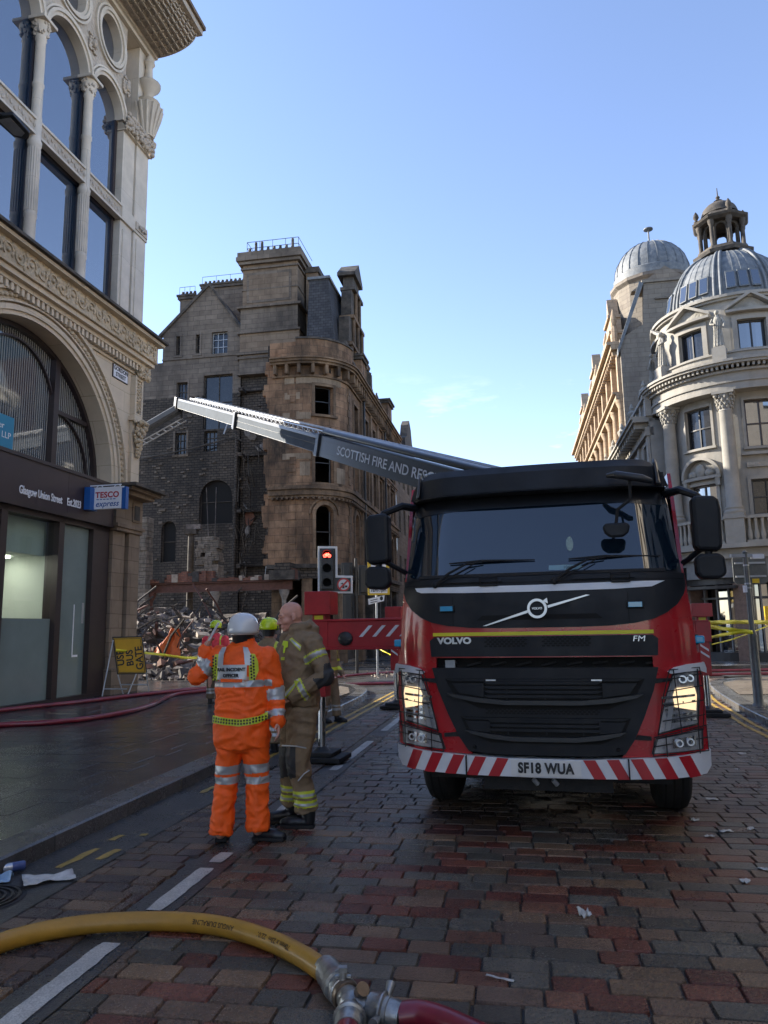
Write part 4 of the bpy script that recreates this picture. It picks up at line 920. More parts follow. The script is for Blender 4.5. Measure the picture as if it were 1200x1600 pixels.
for o in (gw[7], gw[8]): cx = (o[0]+o[1])/2; r = (o[1]-o[0])/2; arch_wall(b, o[0], o[1], o[3]-r, o[3]+.001, cx, o[3]-r, r*.97, .003, .2, MAT['char'], 12)
for o in gw[1:3]+[gw[4], gw[5]]: b.box(o[0]-.12, o[0], -.03, .02, o[2]-.1, o[3]+.12, MAT['grim']); b.box(o[1], o[1]+.12, -.03, .02, o[2]-.1, o[3]+.12, MAT['grim']); b.box(o[0]-.15, o[1]+.15, -.05, .02, o[2]-.14, o[2], MAT['grim'])
b.build('window_surround', GB)
# great stack
b = MB(); x0, x1 = 0.0, 3.62
b.box(x0, x1, -.25, 3.5, 16.4, 17.5, MAT['grim']); b.box(x0, x1-.0, -.22, 3.4, 17.5, 18.9, MAT['browns']); b.box(x0+.02, x1-.1, -.2, 3.4, 18.9, 20.5, MAT['grim']); b.box(x0+.1, x1-.15, -.1, 3.3, 20.5, 23.5, MAT['browns'])
for (z0, z1, d) in ((16.35, 16.45, .3), (17.3, 17.42, .33), (17.55, 17.7, .36), (18.85, 18.97, .33), (20.42, 20.55, .36), (21.6, 21.68, .14), (22.9, 23.0, .2), (23.2, 23.4, .3), (23.4, 23.65, .42), (23.65, 23.95, .36)): b.box(x0-.02-(d-.2), x1+(d-.25), -d, 3.4+d-.2, z0, z1, MAT['grim'])
b.box(x0, x1-.1, .15, 3.0, 2, 16.35, MAT['char'])
b.box(3.62, 4.35, 1.2, 3.6, 16.4, 23.0, MAT['browns']); b.box(3.55, 4.45, 1.1, 3.7, 23.0, 23.35, MAT['darkstone'])
b.box(.35, 3.1, -.13, -.1, 20.8, 22.7, MAT['grim']); b.box(.5, 2.95, -.135, -.13, 20.95, 22.55, MAT['browns'])
b.build('chimney_stack', GB)
b = MB(); rr = random.Random(1)
for x in [.5+i*.38 for i in range(8)]: b.lathe([(.11, 23.95), (.12, 24.1), (.09, 24.14), (.08, 24.3 if rr.random() < .7 else 24.65)], 8, (x, -.05, 0), m=MAT['darkstone'])
b.build('chimney_pot', GB, smooth=40)
b = MB()
for z in (24.35, 24.75): b.tube([(.3, 0, z), (3.5, 0, z)], .018, 5, MAT['black']); b.tube([(.3, 0, z), (.3, 3, z)], .018, 5, MAT['black']); b.tube([(3.5, 0, z), (3.5, 3, z)], .018, 5, MAT['black'])
for x in (.3, 1.1, 1.9, 2.7, 3.5): b.tube([(x, 0, 23.9), (x, 0, 24.75)], .015, 5, MAT['black'])
b.tube([(-.25, 2, 19), (-.25, 2, 24.0)], .025, 5, MAT['black']); b.build('railing', GB)
for (xa, xb, y0, y1, z0, zt, n) in ((-5.0, -3.95, 2.2, 3.6, 19, 22.9, 4), (-4.1, -1.2, 3.6, 4.8, 19, 24.2, 10)):
    b = MB(); b.box(xa, xb, y0, y1, z0, zt-.3, MAT['grim']); b.box(xa-.12, xb+.05, y0-.12, y1+.1, zt-.3, zt-.12, MAT['darkstone']); b.box(xa-.18, xb+.05, y0-.18, y1+.1, zt-.12, zt, MAT['darkstone'])
    for i in range(n): b.lathe([(.1, zt), (.12, zt+.14), (.09, zt+.16), (.09, zt+.26)], 7, (xa+.15+(xb-xa-.25)*i/(n-1), y0+.1, 0), m=MAT['darkstone'])
    for i in range(3): b.tube([(xa, y0-.1, zt+.5), (xb, y0-.1, zt+.5)], .015, 4, MAT['black'])
    for i in range(4): x = xa+(xb-xa)*i/3; b.tube([(x, y0-.1, zt), (x, y0-.1, zt+.5)], .012, 4, MAT['black'])
    b.build('chimney', GB)
# remains of floors and plaster hanging from the burnt wall
mat('plaster', (.30, .27, .24), .8, var=.3, vs=3, bump=.5, bs=10, col2=(.06, .055, .05), cs=2.2)
mat('plasterred', (.15, .065, .045), .8, var=.3, vs=3, bump=.4); mat('plastblue', (.02, .03, .06), .7, var=.3); mat('orangeb', (.32, .12, .03), .7, var=.2)
b = MB(); rr = random.Random(21)
def shard(b, x, z, w_, h, y, m, n=9, d=.06):
    pts = [(x+w_*cos(2*pi*i/n)*rr.uniform(.6, 1.1), z+h*sin(2*pi*i/n)*rr.uniform(.6, 1.1)) for i in range(n)]; b.prism(pts, y-d, y, 'y', m)
for (x, z, w_, h, m) in ((2.3, 12.2, .6, .5, 'plaster'), (1.4, 12.0, .5, .4, 'plaster'), (2.9, 11.2, .3, .5, 'plaster'), (2.3, 9.3, .35, .55, 'plaster'), (2.9, 9.0, .3, .5, 'plaster'), (1.9, 9.1, .4, .4, 'grim'), (2.7, 6.9, .35, .9, 'plaster'), (3.1, 6.6, .2, .8, 'plaster'), (2.2, 6.0, .5, .25, 'plaster'),
    (2.4, 11.0, .9, .25, 'plasterred'), (3.0, 9.8, .35, .12, 'orangeb'), (2.55, 5.6, .2, .12, 'orangeb'), (.5, 13.2, .35, .5, 'plaster'), (.7, 12.7, .3, .3, 'grim'), (.6, 8.0, .35, .5, 'brick'), (.5, 7.2, .2, .4, 'plaster'), (.3, 5.0, .25, .6, 'plaster')): shard(b, x, z, w_, h, .12, MAT[m])
b.box(2.3, 3.3, .02, .14, 1.6, 4.8, MAT['plastblue'])
for z in (15.4, 11.55, 8.3, 5.2): b.box(.0, 3.5, -.1, .15, z, z+.22, MAT['char']); b.box(.1, .35, -.6, .1, z-.1, z+.1, MAT['char'])
b.build('plaster', GB)
b = MB()
for q in range(46):
    x = rr.uniform(-.2, 1.3); z = rr.uniform(4, 13); l_ = rr.uniform(.4, 1.6); a_ = rr.uniform(-.6, .6)+(pi/2 if rr.random() < .6 else 0)
    b.tube([(x, rr.uniform(-.4, .1), z), (x+l_*cos(a_)*.4, rr.uniform(-.8, .1), z+l_*sin(a_))], rr.uniform(.015, .05), 5, MAT['char'] if q % 3 else MAT['darkstone'])
b.tube([(-.2, -.15, 4.5), (-.1, -.15, 12.6)], .11, 8, MAT['char']); b.tube([(-6.8, -.3, 11.6), (-3, -.3, 12.1), (-.2, -.2, 12.7), (.2, -.2, 12.4)], .05, 6, MAT['darkstone'])
b.tube([(-1.6, -.2, 5), (-1.9, -.2, 9.8)], .022, 6, MAT['ash']); b.tube([(-1.35, -.2, 5), (-1.3, -.2, 9.8)], .022, 6, MAT['ash'])
b.tube([(-.9, -.2, 12.9), (-.4, -.2, 14.2)], .05, 6, MAT['galv']); b.tube([(1.6, -.3, 3.8), (1.9, -.3, 6.6)], .02, 5, MAT['galv']); b.tube([(2.2, -.3, 3.8), (2.7, -.3, 6.2)], .02, 5, MAT['galv'])
b.tube([(2.9, -.1, 14.2), (3.6, -.1, 15.0)], .07, 6, MAT['char'])
b.build('charred_timber', GB)

# ================= RUIN =================
def RU(x, y, z=0): return (x, y, z)
mat('rust', (.10, .045, .035), .6, .3, var=.3, vs=6, bump=.3)
mat('rubp', (.32, .27, .22), .9, var=.35, vs=5, bump=.6, bs=14); mat('rubr', (.2, .11, .08), .9, var=.35, vs=5, bump=.6, bs=14); mat('rubd', (.05, .045, .042), .9, var=.5, vs=5, bump=.6, bs=14)
rb_t = thing('steel_frame', 'rusty steel shopfront beam on iron columns left standing across the ruin', 'steel frame', (-4.7, 35.2, 0), -SA)
b = MB(); b.box(-10, .3, -.15, .15, 3.55, 3.62, MAT['rust']); b.box(-10, .3, -.15, .15, 3.95, 4.02, MAT['rust']); b.box(-10, .3, -.03, .03, 3.62, 3.95, MAT['rust'])
b.box(-6.0, -3.6, -.18, .2, 4.02, 4.3, MAT['brick']); b.build('beam', rb_t)
for x in (-6.9, -3.55, -.1):
    b = MB(); b.lathe([(.2, 0), (.2, .3), (.12, .4), (.11, 3.1), (.17, 3.25), (.24, 3.4), (.26, 3.55)], 12, (x, 0, 0), m=MAT['plaster'] if x > -5 else MAT['rust']); b.build('column', rb_t, smooth=40)
b = MB(); rr = random.Random(31); x = -9.8
while x < .2:
    w_ = rr.uniform(.12, .35); h = rr.uniform(.08, .25)+(.35*max(0, (x+1.6)) if x > -1.6 else 0)*.5; b.box(x, x+w_, -.2+rr.uniform(-.06, .06), .2, 4.03, 4.03+h+(.28 if -6 < x < -3.7 else 0), MAT[rr.choice(['brick', 'rubp', 'brick', 'rubd'])]); x += w_*.9
b.build('broken_brick', rb_t)
b = MB(); b.box(-.7, .5, -.5, .5, 4.0, 4.45, MAT['darkstone']); b.box(-.45, .3, -.4, .4, 4.45, 4.8, MAT['char']); b.build('bearing_stone', rb_t)
stone('stub', (.22, .19, .155), (.27, .235, .19), (.1, .09, .08), .4, .2, soot=(.05, .045, .04), st=(.45, .7), ss=1.0, bump=.8)
def masonry_stub(name, x, y, w_, d, z0, z1, m, label, seed, bw=.35, bh=.2):
    t = thing(name, label, 'wall remnant', (x, y, 0), -SA); rr = random.Random(seed); b = MB(); z = z0
    while z < z1:
        cut = max(0, (z-z0)/(z1-z0)-.55)*w_*.8; u = -w_/2+rr.uniform(0, .1)+cut*rr.uniform(0, .6)
        while u < w_/2-cut*rr.random():
            ww = rr.uniform(.6, 1.2)*bw
            if rr.random() > .06: b.box(u, min(u+ww-.015, w_/2+.08), -d/2+rr.uniform(-.04, .04), d/2, z, z+bh-.012, m)
            u += ww
        z += bh
    b.build('masonry', t, jit=.03); return t
masonry_stub('wall_remnant', -8.75, 36.6, 1.15, .7, 3.9, 6.3, MAT['stub'], 'square stub of pale coursed stone standing on the steel beam of the ruin', 4)
masonry_stub('wall_remnant', -12.0, 36.2, .8, .7, 0, 7.0, MAT['stub'], 'tall broken pale stone pier at the left end of the ruin beside the corner pilaster', 6, .5, .33)
t = thing('iron_column', 'blackened free standing iron column with a square cap rising from the ruin', 'column', (-9.75, 37, 0))
b = MB(); b.lathe([(.2, 0), (.17, 3), (.15, 6.5)], 12, m=MAT['darkstone']); b.build('shaft', t, smooth=40); b = MB(); b.box(-.3, .3, -.25, .25, 6.5, 6.75, MAT['darkstone']); b.box(-.22, .5, -.2, .2, 6.75, 7.0, MAT['ash']); b.build('cap', t)
# heaps
b = MB(); rr = random.Random(77)
def hgt(x, y):
    d = max(0, min(1, (y-27.0)/7.5)); e = max(0, min(1, (-3.6-x)/1.8)); k = noise.noise(Vector((x*.5, y*.5, 0)))
    return max(0, (2.1*d**.9+.5*k*d)*e*(1.1 if x < -6 else .85))
def hp(u, v): x = -14+11.2*u; y = 26.6+13*v; h = hgt(x, y)+.25*noise.noise(Vector((x*1.7, y*1.7, 4)))*min(1, v*6)*min(1, (1-u)*6); return (x, y, h+.02)
b.grid(hp, 60, 60, MAT['ash'])
def rock(b, c, s, m, rr):
    R = Matrix.Rotation(rr.uniform(0, 6.3), 3, Vector((rr.uniform(-1, 1), rr.uniform(-1, 1), rr.uniform(-1, 1))).normalized())
    sx_, sy_, sz_ = s*rr.uniform(.6, 1.5), s*rr.uniform(.5, 1), s*rr.uniform(.35, .8)
    vs = [Vector((x*sx_*rr.uniform(.75, 1.1), y*sy_*rr.uniform(.75, 1.1), z*sz_*rr.uniform(.75, 1.1))) for z in (-.5, .5) for x, y in ((-.5, -.5), (.5, -.5), (.5, .5), (-.5, .5))]
    b.add([R @ q+Vector(c) for q in vs], [(0, 3, 2, 1), (4, 5, 6, 7), (0, 1, 5, 4), (1, 2, 6, 5), (2, 3, 7, 6), (3, 0, 4, 7)], m)
for q in range(4200):
    x = rr.uniform(-13, -3.2); y = 25.9+9.5*rr.random()**1.25
    if hgt(x, y) <= 0 and rr.random() < .6 and y < 26.6: continue
    s = rr.uniform(.05, .2) if rr.random() < .9 else rr.uniform(.25, .5)
    rock(b, (x, y, hgt(x, y)+s*.2), s, MAT[rr.choice(['rubp' if y < 27.5 or rr.random() < .35 else 'rubd', 'rubr' if rr.random() < .5 else 'rubd', 'ash', 'rubd', 'ash', 'rubd'])], rr)
for q in range(80):
    x = rr.uniform(-12, -4); y = rr.uniform(28.5, 35); z = hgt(x, y); l_ = rr.uniform(.6, 2.4); a_ = rr.uniform(0, 6.3); tl_ = rr.uniform(-.2, 1.1)
    b.tube([(x, y, z), (x+l_*.5*cos(a_)*cos(tl_), y+l_*.5*sin(a_)*cos(tl_), z+.1+l_*.5*sin(tl_)), (x+l_*cos(a_)*cos(tl_)+.1, y+l_*sin(a_)*cos(tl_), z+.1+l_*.85*sin(tl_))], rr.uniform(.015, .06), 5, MAT[rr.choice(['rubd', 'char', 'ash', 'rust', 'rubd', 'char', 'rubd'])])
o = b.build('rubble'); tag(o, 'heap of broken stone, brick and charred debris spilling on to the street', None, None, 'stuff')
b = MB(); rr = random.Random(15)
for q in range(2200):  # pale stones stand in for specks of sun on wet ground
    a = rr.gauss(-2.6, 1.5) if q % 3 else rr.uniform(-5, 3); tt = rr.uniform(31.5, 44) if q % 4 else rr.uniform(25, 31)
    x, y, _ = ST(a, tt)
    if y < 24 or x > 1.6+.17*(y-30): continue
    s = rr.uniform(.02, .09); rock(b, (x, y, s*.2), s, MAT[rr.choice(['rubp', 'plaster', 'rubp', 'ash'])], rr)
o = b.build('glint_debris'); tag(o, 'scattered small pale stone debris standing in for sun specks on the wet crossing', None, None, 'stuff')
mat('orangecloth', (.48, .10, .015), .7, var=.25, vs=4, bump=.4)
t = thing('tarpaulin', 'bright orange tarpaulin draped over a lump of debris in the ruin', 'tarpaulin', (-8.6, 29.2, hgt(-8.6, 29.2)-.1)); 
b = MB(); b.grid(lambda u, v: ((u-.5)*1.25*(1-.75*v)+.35*v+.04*sin(v*11), .12*sin(u*13+v*3)+.5*v-.3, 1.15*v+.05*sin(u*9)), 12, 8, MAT['orangecloth']); b.build('cloth', t, smooth=60)
# ================= DOMED CORNER BUILDING =================
DR = 3.2; DC = (16.2, 32.6, 0); DRZ = radians(-26.4)
DB = thing('domed_building', 'pale stone building with a round columned corner and lead dome with lantern on the right', 'building', DC, DRZ)
def bendD(c): x, y, z = c; f = x/DR; return Vector(((DR-y)*sin(f), -(DR-y)*cos(f), z))
def XA(deg): return radians(deg)*DR
BAY = [-120, -75, -30, 15, 60]; CL = [-97.5, -52.5, -7.5, 37.5, 82.5]
ops = []
for a in BAY:
    x = XA(a); up = (x-.6, x+.6, 8.75, 10.75) if a != -30 else (x-.6, x+.6, 9.0, 10.75)
    ops += [up, (x-.6, x+.6, 5.95, 7.4), (x-.56, x+.56, 12.95, 14.25)]
st = .28
b = MB(); wallg(b, XA(-140), XA(100), 4.2, 15.3, ops, .25, MAT['pale'], st); b.build('wall', DB, bendD)
b = MB(); b.boxd(XA(-140), XA(100), .9, .95, 4.2, 15.3, MAT['void'], .4); b.build('dark_interior', DB, bendD)
b = MB()
for a in BAY:
    x = XA(a); surround(b, (x-.6, x+.6, 5.95, 7.4), MAT['pale'], .13, .06, .1, 0, st); surround(b, (x-.6, x+.6, 9.0 if a == -30 else 8.75, 10.75), MAT['pale'], .1, .05, .1, 0, st)
    surround(b, (x-.56, x+.56, 12.95, 14.25), MAT['pale'], .2, .08, .1, 0, st)
    # triangular pediment of the attic storey
    b.boxd(x-.95, x+.95, -.3, .03, 14.55, 14.66, MAT['pale'], st)
    for s in (-1, 1):
        n = 5
        for i in range(n): xa = x+s*(.98-i*.98/n); xb = x+s*(.98-(i+1)*.98/n); za = 14.66+i*.62/n; zb = 14.66+(i+1)*.62/n; b.prism([(xa, za), (xb, zb), (xb, zb+.13), (xa, za+.13)], -.3, .03, 'y', MAT['pale'])
    for i in range(6): xa = x-.9+i*.3; b.prism([(xa, 14.66), (xa+.3, 14.66), (xa+.3, 14.66+.6*(1-abs(xa+.3-x)/.92)), (xa, 14.66+.6*(1-abs(xa-x)/.92))], -.05, .03, 'y', MAT['palec'])
    if a in (-30, -120, 60):      # segmental hood over a shield
        b.arc((x, 7.75), .72, .85, -.25, .03, 0, pi, 14, MAT['pale']); b.boxd(x-.85, x+.85, -.22, .03, 7.62, 7.75, MAT['pale'], st)
        b.ell((x, -.1, 8.0), (.22, .1, .32), 8, MAT['palec']); b.ell((x-.38, -.1, 7.9), (.2, .08, .15), 7, MAT['palec']); b.ell((x+.38, -.1, 7.9), (.2, .08, .15), 7, MAT['palec'])
        for s in (-1, 1): b.boxd(x+s*.72-.09, x+s*.72+.09, -.2, .03, 7.3, 7.62, MAT['palec'], st)
    else: b.boxd(x-.85, x+.85, -.2, .03, 8.4, 8.52, MAT['pale'], st); b.boxd(x-.7, x+.7, -.1, .03, 7.9, 8.1, MAT['palec'], st)
b.build('window_surround', DB, bendD, smooth=40)
for i, o in enumerate(ops): window(DB, o, MAT['glass'] if i % 2 else MAT['glassold'], MAT['black'] if o[2] > 12 or i % 2 == 0 else MAT['frame'], .2, (1, 1 if o[2] < 12 else 0), 'window', bendD, .07)
b = MB(); E0, E1 = XA(-140), XA(100)
for (z0, z1, d) in ((11.1, 11.2, .62), (11.2, 11.42, .58), (11.42, 11.5, .64), (11.5, 11.85, .56), (11.85, 11.95, .7), (12.12, 12.22, .95), (12.22, 12.32, 1.02), (12.32, 12.75, .35), (12.75, 12.82, .42), (4.2, 4.35, .5), (4.35, 4.6, .4), (4.6, 4.78, .72), (5.75, 5.85, .62), (15.2, 15.3, .15), (15.3, 15.42, .25)): b.boxd(E0, E1, -d, .03, z0, z1, MAT['pale'], st)
x = E0
while x < E1: b.boxd(x, x+.07, -.86, -.3, 11.97, 12.12, MAT['pale'], .3); x += .155
b.build('entablature', DB, bendD)
b = MB()
for k in range(len(CL)-1):           # balustrades between the column pedestals
    xa, xb = XA(CL[k])+.34, XA(CL[k+1])-.34; n = 9
    b.boxd(xa, xb, -.62, -.45, 4.78, 4.88, MAT['pale'], st)
    for i in range(n):
        x = xa+(xb-xa)*(i+.5)/n; b.lathe([(.05, 4.88), (.075, 5.0), (.085, 5.1), (.045, 5.35), (.04, 5.55), (.06, 5.75)], 7, (x, -.53, 0), m=MAT['pale'])
b.build('balustrade', DB, bendD, smooth=50)
for a in CL:                         # giant columns
    x = XA(a); b = MB(); r = .29; b.lathe([(r*1.35, 6.0), (r*1.4, 6.08), (r*1.15, 6.16), (r*1.25, 6.24), (r*1.02, 6.32), (r*1.0, 7.5), (r*.88, 10.25), (r*.96, 10.3), (r*.86, 10.36), (r*.9, 10.5), (r*1.1, 10.8), (r*1.35, 10.98)], 20, m=MAT['pale'])
    b.box(-.36, .36, -.36, .36, 4.78, 6.0, MAT['pale']); b.box(-.4, .4, -.4, .4, 5.78, 5.9, MAT['pale']); b.box(-.42, .42, -.42, .42, 10.98, 11.1, MAT['pale'])
    rr = random.Random(3)
    for q in range(44): f = 2*pi*q/11+.3*(q//11); z = 10.45+.14*(q//11); k = r*(.95+.1*(q//11)); b.ell((k*cos(f), k*sin(f), z), (.05, .05, .09), 6, MAT['palec'])
    for s in (-1, 1):
        for s2 in (-1, 1): b.ell((.3*s, .3*s2, 10.92), (.09, .09, .09), 8, MAT['palec'])
    f = radians(a); o = b.build('column', DB, smooth=40); o.location = ((DR+.32)*sin(f), -(DR+.32)*cos(f), 0); o.rotation_euler = (0, 0, f)
# statues between the attic windows
def figure_bm(seed):
    rr = random.Random(seed); b = MB()
    b.lathe([(.19, 0), (.21, .1), (.17, .5), (.13, .85), (.15, 1.05), (.17, 1.25), (.1, 1.42), (.055, 1.47), (.055, 1.52)], 14, m=MAT['palec'], sy=.75)
    b.ell((0, -.01, 1.62), (.085, .1, .12), 10, MAT['palec']); b.ell((0, .03, 1.66), (.1, .09, .1), 8, MAT['palec'])
    s = 1 if seed % 2 else -1
    b.tube([(.16*s, 0, 1.35), (.26*s, -.06, 1.12), (.08*s, -.2, 1.02)], [.06, .05, .04], 7, MAT['palec']); b.tube([(-.16*s, 0, 1.35), (-.27*s, -.02, 1.1), (-.25*s, -.12, .85)], [.06, .05, .04], 7, MAT['palec'])
    for i in range(11): f = 2*pi*i/11; b.tube([(.15*cos(f+.5), .11*sin(f+.5), 1.2), (.14*cos(f+.2), .11*sin(f+.2), .8), (.2*cos(f), .16*sin(f), .03)], [.02, .03, .035], 5, MAT['palec'])
    b.box(-.22, .22, -.2, .2, -.08, 0, MAT['pale']); return b
LABS = {-97.5: 'robed stone figure on the parapet of the side wing, farthest left', -52.5: 'robed stone figure at the left shoulder of the round corner, under the dome', -7.5: 'robed stone figure between the two pedimented attic windows under the dome', 37.5: 'robed stone figure right of the right hand pedimented attic window'}
for i, (a, lb) in enumerate(LABS.items()):
    f = radians(a)+DRZ; t = figure_bm(i).build('statue', smooth=50); R_ = DR+.4; t.location = (DC[0]+R_*sin(f), DC[1]-R_*cos(f), 13.05); t.rotation_euler = (0, 0, f); t.scale = (1, 1, .95)
    tag(t, lb, 'statue', 'parapet statues')
    b = MB(); b.box(-.27, .27, -.27, .25, 12.3, 12.98, MAT['pale']); o = b.build('pedestal', DB); f = radians(a); o.location = ((DR+.4)*sin(f), -(DR+.4)*cos(f), 0); o.rotation_euler = (0, 0, f)
# lead dome with ribs and roof lights
b = MB(); DR2 = 2.72; H2 = 3.2
def dp(t, k=0): return ((DR2+k)*cos(t)**.85 if t < pi/2-1e-6 else 0, 15.42+(H2+k)*sin(t))
b.lathe([(3.25, 15.35), (3.2, 15.5), (2.85, 15.55)]+[dp(radians(q)) for q in range(4, 76, 6)]+[(.9, 18.6)], 48, m=MAT['lead'])
b.build('dome', DB, smooth=30)
b = MB()
for k in range(8):
    f0 = radians(-7.5+45*k)-pi/2
    for off, w_ in ((-.05, .09), (.05, .09)):
        b.tube([((dp(radians(q), .03)[0])*cos(f0+off), (dp(radians(q), .03)[0])*sin(f0+off), dp(radians(q), .03)[1]) for q in range(3, 76, 8)], w_*.8, 6, MAT['lead'])
for k in range(48):
    f0 = 2*pi*k/48; b.tube([(dp(radians(q), .0)[0]*cos(f0), dp(radians(q), .0)[0]*sin(f0), dp(radians(q), .0)[1]) for q in range(3, 76, 8)], .022, 4, MAT['lead'])
b.build('dome_rib', DB, smooth=40)
for a in (-75, -30, 15, 60):
    f = bpy.data.objects.new('roof_light', None); COL.objects.link(f); f.parent = DB
    for j, dx in enumerate((-.5, 0, .5)):
        fi = radians(a)+dx/2.7; b = MB(); w_ = .2
        b.prism([(-2.80, 15.92), (-2.62, 16.78), (-2.0, 16.78), (-2.0, 15.92)], -w_, w_, 'x', MAT['lead']); o = b.build('frame', f, bevel=.01); o.rotation_euler = (0, 0, fi)
        b = MB(); b.prism([(-2.797, 15.97), (-2.646, 16.7), (-2.6, 16.7), (-2.7, 15.97)], -w_+.04, w_-.04, 'x', MAT['glass']); o = b.build('pane', f); o.rotation_euler = (0, 0, fi)
# lantern
LK = [o for o in COL.objects]
b = MB(); b.lathe([(1.3, 18.95), (1.35, 19.1), (1.15, 19.15), (1.1, 19.35), (.8, 19.4)], 8, m=MAT['darkstone'], a0=radians(22.5), a1=radians(382.5))
b.lathe([(1.05, 20.65), (1.2, 20.75), (1.25, 20.85), (1.0, 20.95), (.85, 21.15), (.8, 21.2)], 8, m=MAT['darkstone'], a0=radians(22.5), a1=radians(382.5))
b.build('lantern', DB)
for k in range(8):
    f = 2*pi*k/8+radians(22.5); b = MB(); b.lathe([(.14, 19.35), (.09, 19.45), (.085, 20.4), (.13, 20.5), (.15, 20.68)], 8, (.95*cos(f), .95*sin(f), 0), m=MAT['darkstone']); b.build('lantern_column', DB, smooth=50)
    b = MB(); f2 = f+radians(22.5)
    b.arc((0, 20.35), .2, .34, -.72, -.62, 0, pi, 8, MAT['darkstone']); b.box(-.34, -.2, -.72, -.62, 19.4, 20.35, MAT['darkstone']); b.box(.2, .34, -.72, -.62, 19.4, 20.35, MAT['darkstone']); b.box(-.3, .3, -.72, -.62, 20.6, 20.7, MAT['darkstone'])
    o = b.build('lantern_arch', DB); o.rotation_euler = (0, 0, f2)
    if k % 2 == 0: b = MB(); b.lathe([(.1, 20.85), (.12, 21.0), (.05, 21.05), (.13, 21.2), (.1, 21.35), (.02, 21.5)], 8, (1.05*cos(f), 1.05*sin(f), 0), m=MAT['darkstone']); b.build('urn', DB, smooth=50)
b = MB(); b.lathe([(.82, 21.2)]+[(.8*cos(radians(q)), 21.2+.72*sin(radians(q))) for q in range(5, 85, 10)]+[(.12, 21.92), (.2, 22.0), (.06, 22.1), (.1, 22.2), (.03, 22.3), (.015, 22.7)], 16, m=MAT['darkstone']); b.build('lantern_cap', DB, smooth=40)
for o in COL.objects:
    if o not in LK and o.parent is DB: o.scale = (1.04, 1.04, 1.0); o.location.z = -.5
# shop floor of the round corner
mat('granite', (.14, .10, .085), .4, var=.3, vs=8); mat('shopfas', (.16, .165, .17), .5, var=.15)
b = MB(); b.boxd(XA(-140), XA(100), -.28, .2, 3.45, 4.2, MAT['shopfas'], st); b.boxd(XA(-140), XA(100), -.1, .2, 3.2, 3.45, MAT['black'], st); b.boxd(XA(-140), XA(100), .8, .9, 0, 3.3, MAT['glass'], st)
for a in CL+[-75]:
    x = XA(a); b.boxd(x-.33, x+.33, -.2, .7, .1, 3.2, MAT['granite'], st)
b.boxd(XA(-140), XA(100), -.06, .5, .1, .45, MAT['black'], st)
b.build('shop_base', DB, bendD)
b = MB()
for a in (-62, -42, -30, -20, 4, 14, 25): x = XA(a); b.boxd(x-.035, x+.035, .3, .4, .45, 3.2, MAT['shopfas'], st)
for k in range(2): b.boxd(XA(-50), XA(35), .3, .4, 2.6-.0*k, 2.68, MAT['shopfas'], st)
b.boxd(XA(-70), XA(-10), -.7, -.1, 3.0, 3.12, MAT['black'], st)
b.build('shop_mullion', DB, bendD)
# side wing along the street (local x runs towards the camera on this side)
def rightside(name, label, cat, X, Y, length):
    """frame whose local x=0 is at the far end; x grows towards the camera"""
    return thing(name, label, cat, (X+length*sin(SA), Y+length*cos(SA), 0), radians(-100))
WG = rightside('domed_building_wing', 'pale stone wing with balustraded parapet running back from the domed corner', 'building', 12.25, 33.0, 24)
ops = []
for k in range(9):
    x = 23.0-k*2.55; ops += [(x-.45, x+.45, 5.2, 7.0), (x-.45, x+.45, 8.0, 9.9)]
b = MB(); wallg(b, 0, 24, 4.2, 11.0, ops, .3, MAT['pale'], 4); b.box(0, 24, .9, 1, 0, 11, MAT['void']); b.box(0, 24, 0, .3, 0, .5, MAT['granite']); b.box(0, 24, -.15, .3, 3.5, 4.2, MAT['shopfas'])
for k in range(10): b.box(23.9-k*2.55-.35, 23.9-k*2.55+.1, 0, .4, .5, 3.5, MAT['granite'])
b.box(0, 24, .5, .55, .1, 3.5, MAT['glass']); b.box(0, .3, .02, 9, 4, 11, MAT['pale']); b.box(23.85, 24, .02, 6, 4.2, 11, MAT['pale']); b.box(0, 24, .3, 9, 10.9, 11.0, MAT['slate']); b.build('wall', WG)
b = MB()
for (z0, z1, d) in ((4.2, 4.4, .35), (7.35, 7.5, .15), (10.2, 10.35, .2), (10.35, 10.6, .15), (10.85, 11.0, .7), (11.0, 11.12, .8), (11.95, 12.1, .2)): b.box(0, 24, -d, .2, z0, z1, MAT['pale'])
for k in range(38): b.box(.2+k*.63, .4+k*.63, -.6, 0, 10.6, 10.85, MAT['pale'])
for k in range(19): x = 23.9-k*1.275; b.box(x-.2, x+.2, -.12, .15, 11.1, 12.1, MAT['pale'])
for k in range(90): x = .2+k*.262; b.lathe([(.05, 11.12), (.08, 11.3), (.04, 11.6), (.06, 11.95)], 6, (x, 0, 0), m=MAT['pale'])
for k in range(6): x = 23.4-k*3.8; b.lathe([(.12, 12.1), (.2, 12.3), (.26, 12.5), (.1, 12.65), (.14, 12.75), (.03, 13.0)], 10, (x, 0, 0), m=MAT['palec'])
for k in range(10): x = 24-k*2.55-.28; b.box(x-.22, x+.22, -.1, 0, 4.4, 10.2, MAT['pale'])
b.build('cornice', WG)
b = MB()
for i, o in enumerate(ops): surround(b, o, MAT['pale'], .14, .07, .1, .1 if i % 2 == 0 else 0, 3)
b.build('window_surround', WG)
for o in ops: window(WG, o, MAT['glass'], MAT['frame'], .25, (1, 1))
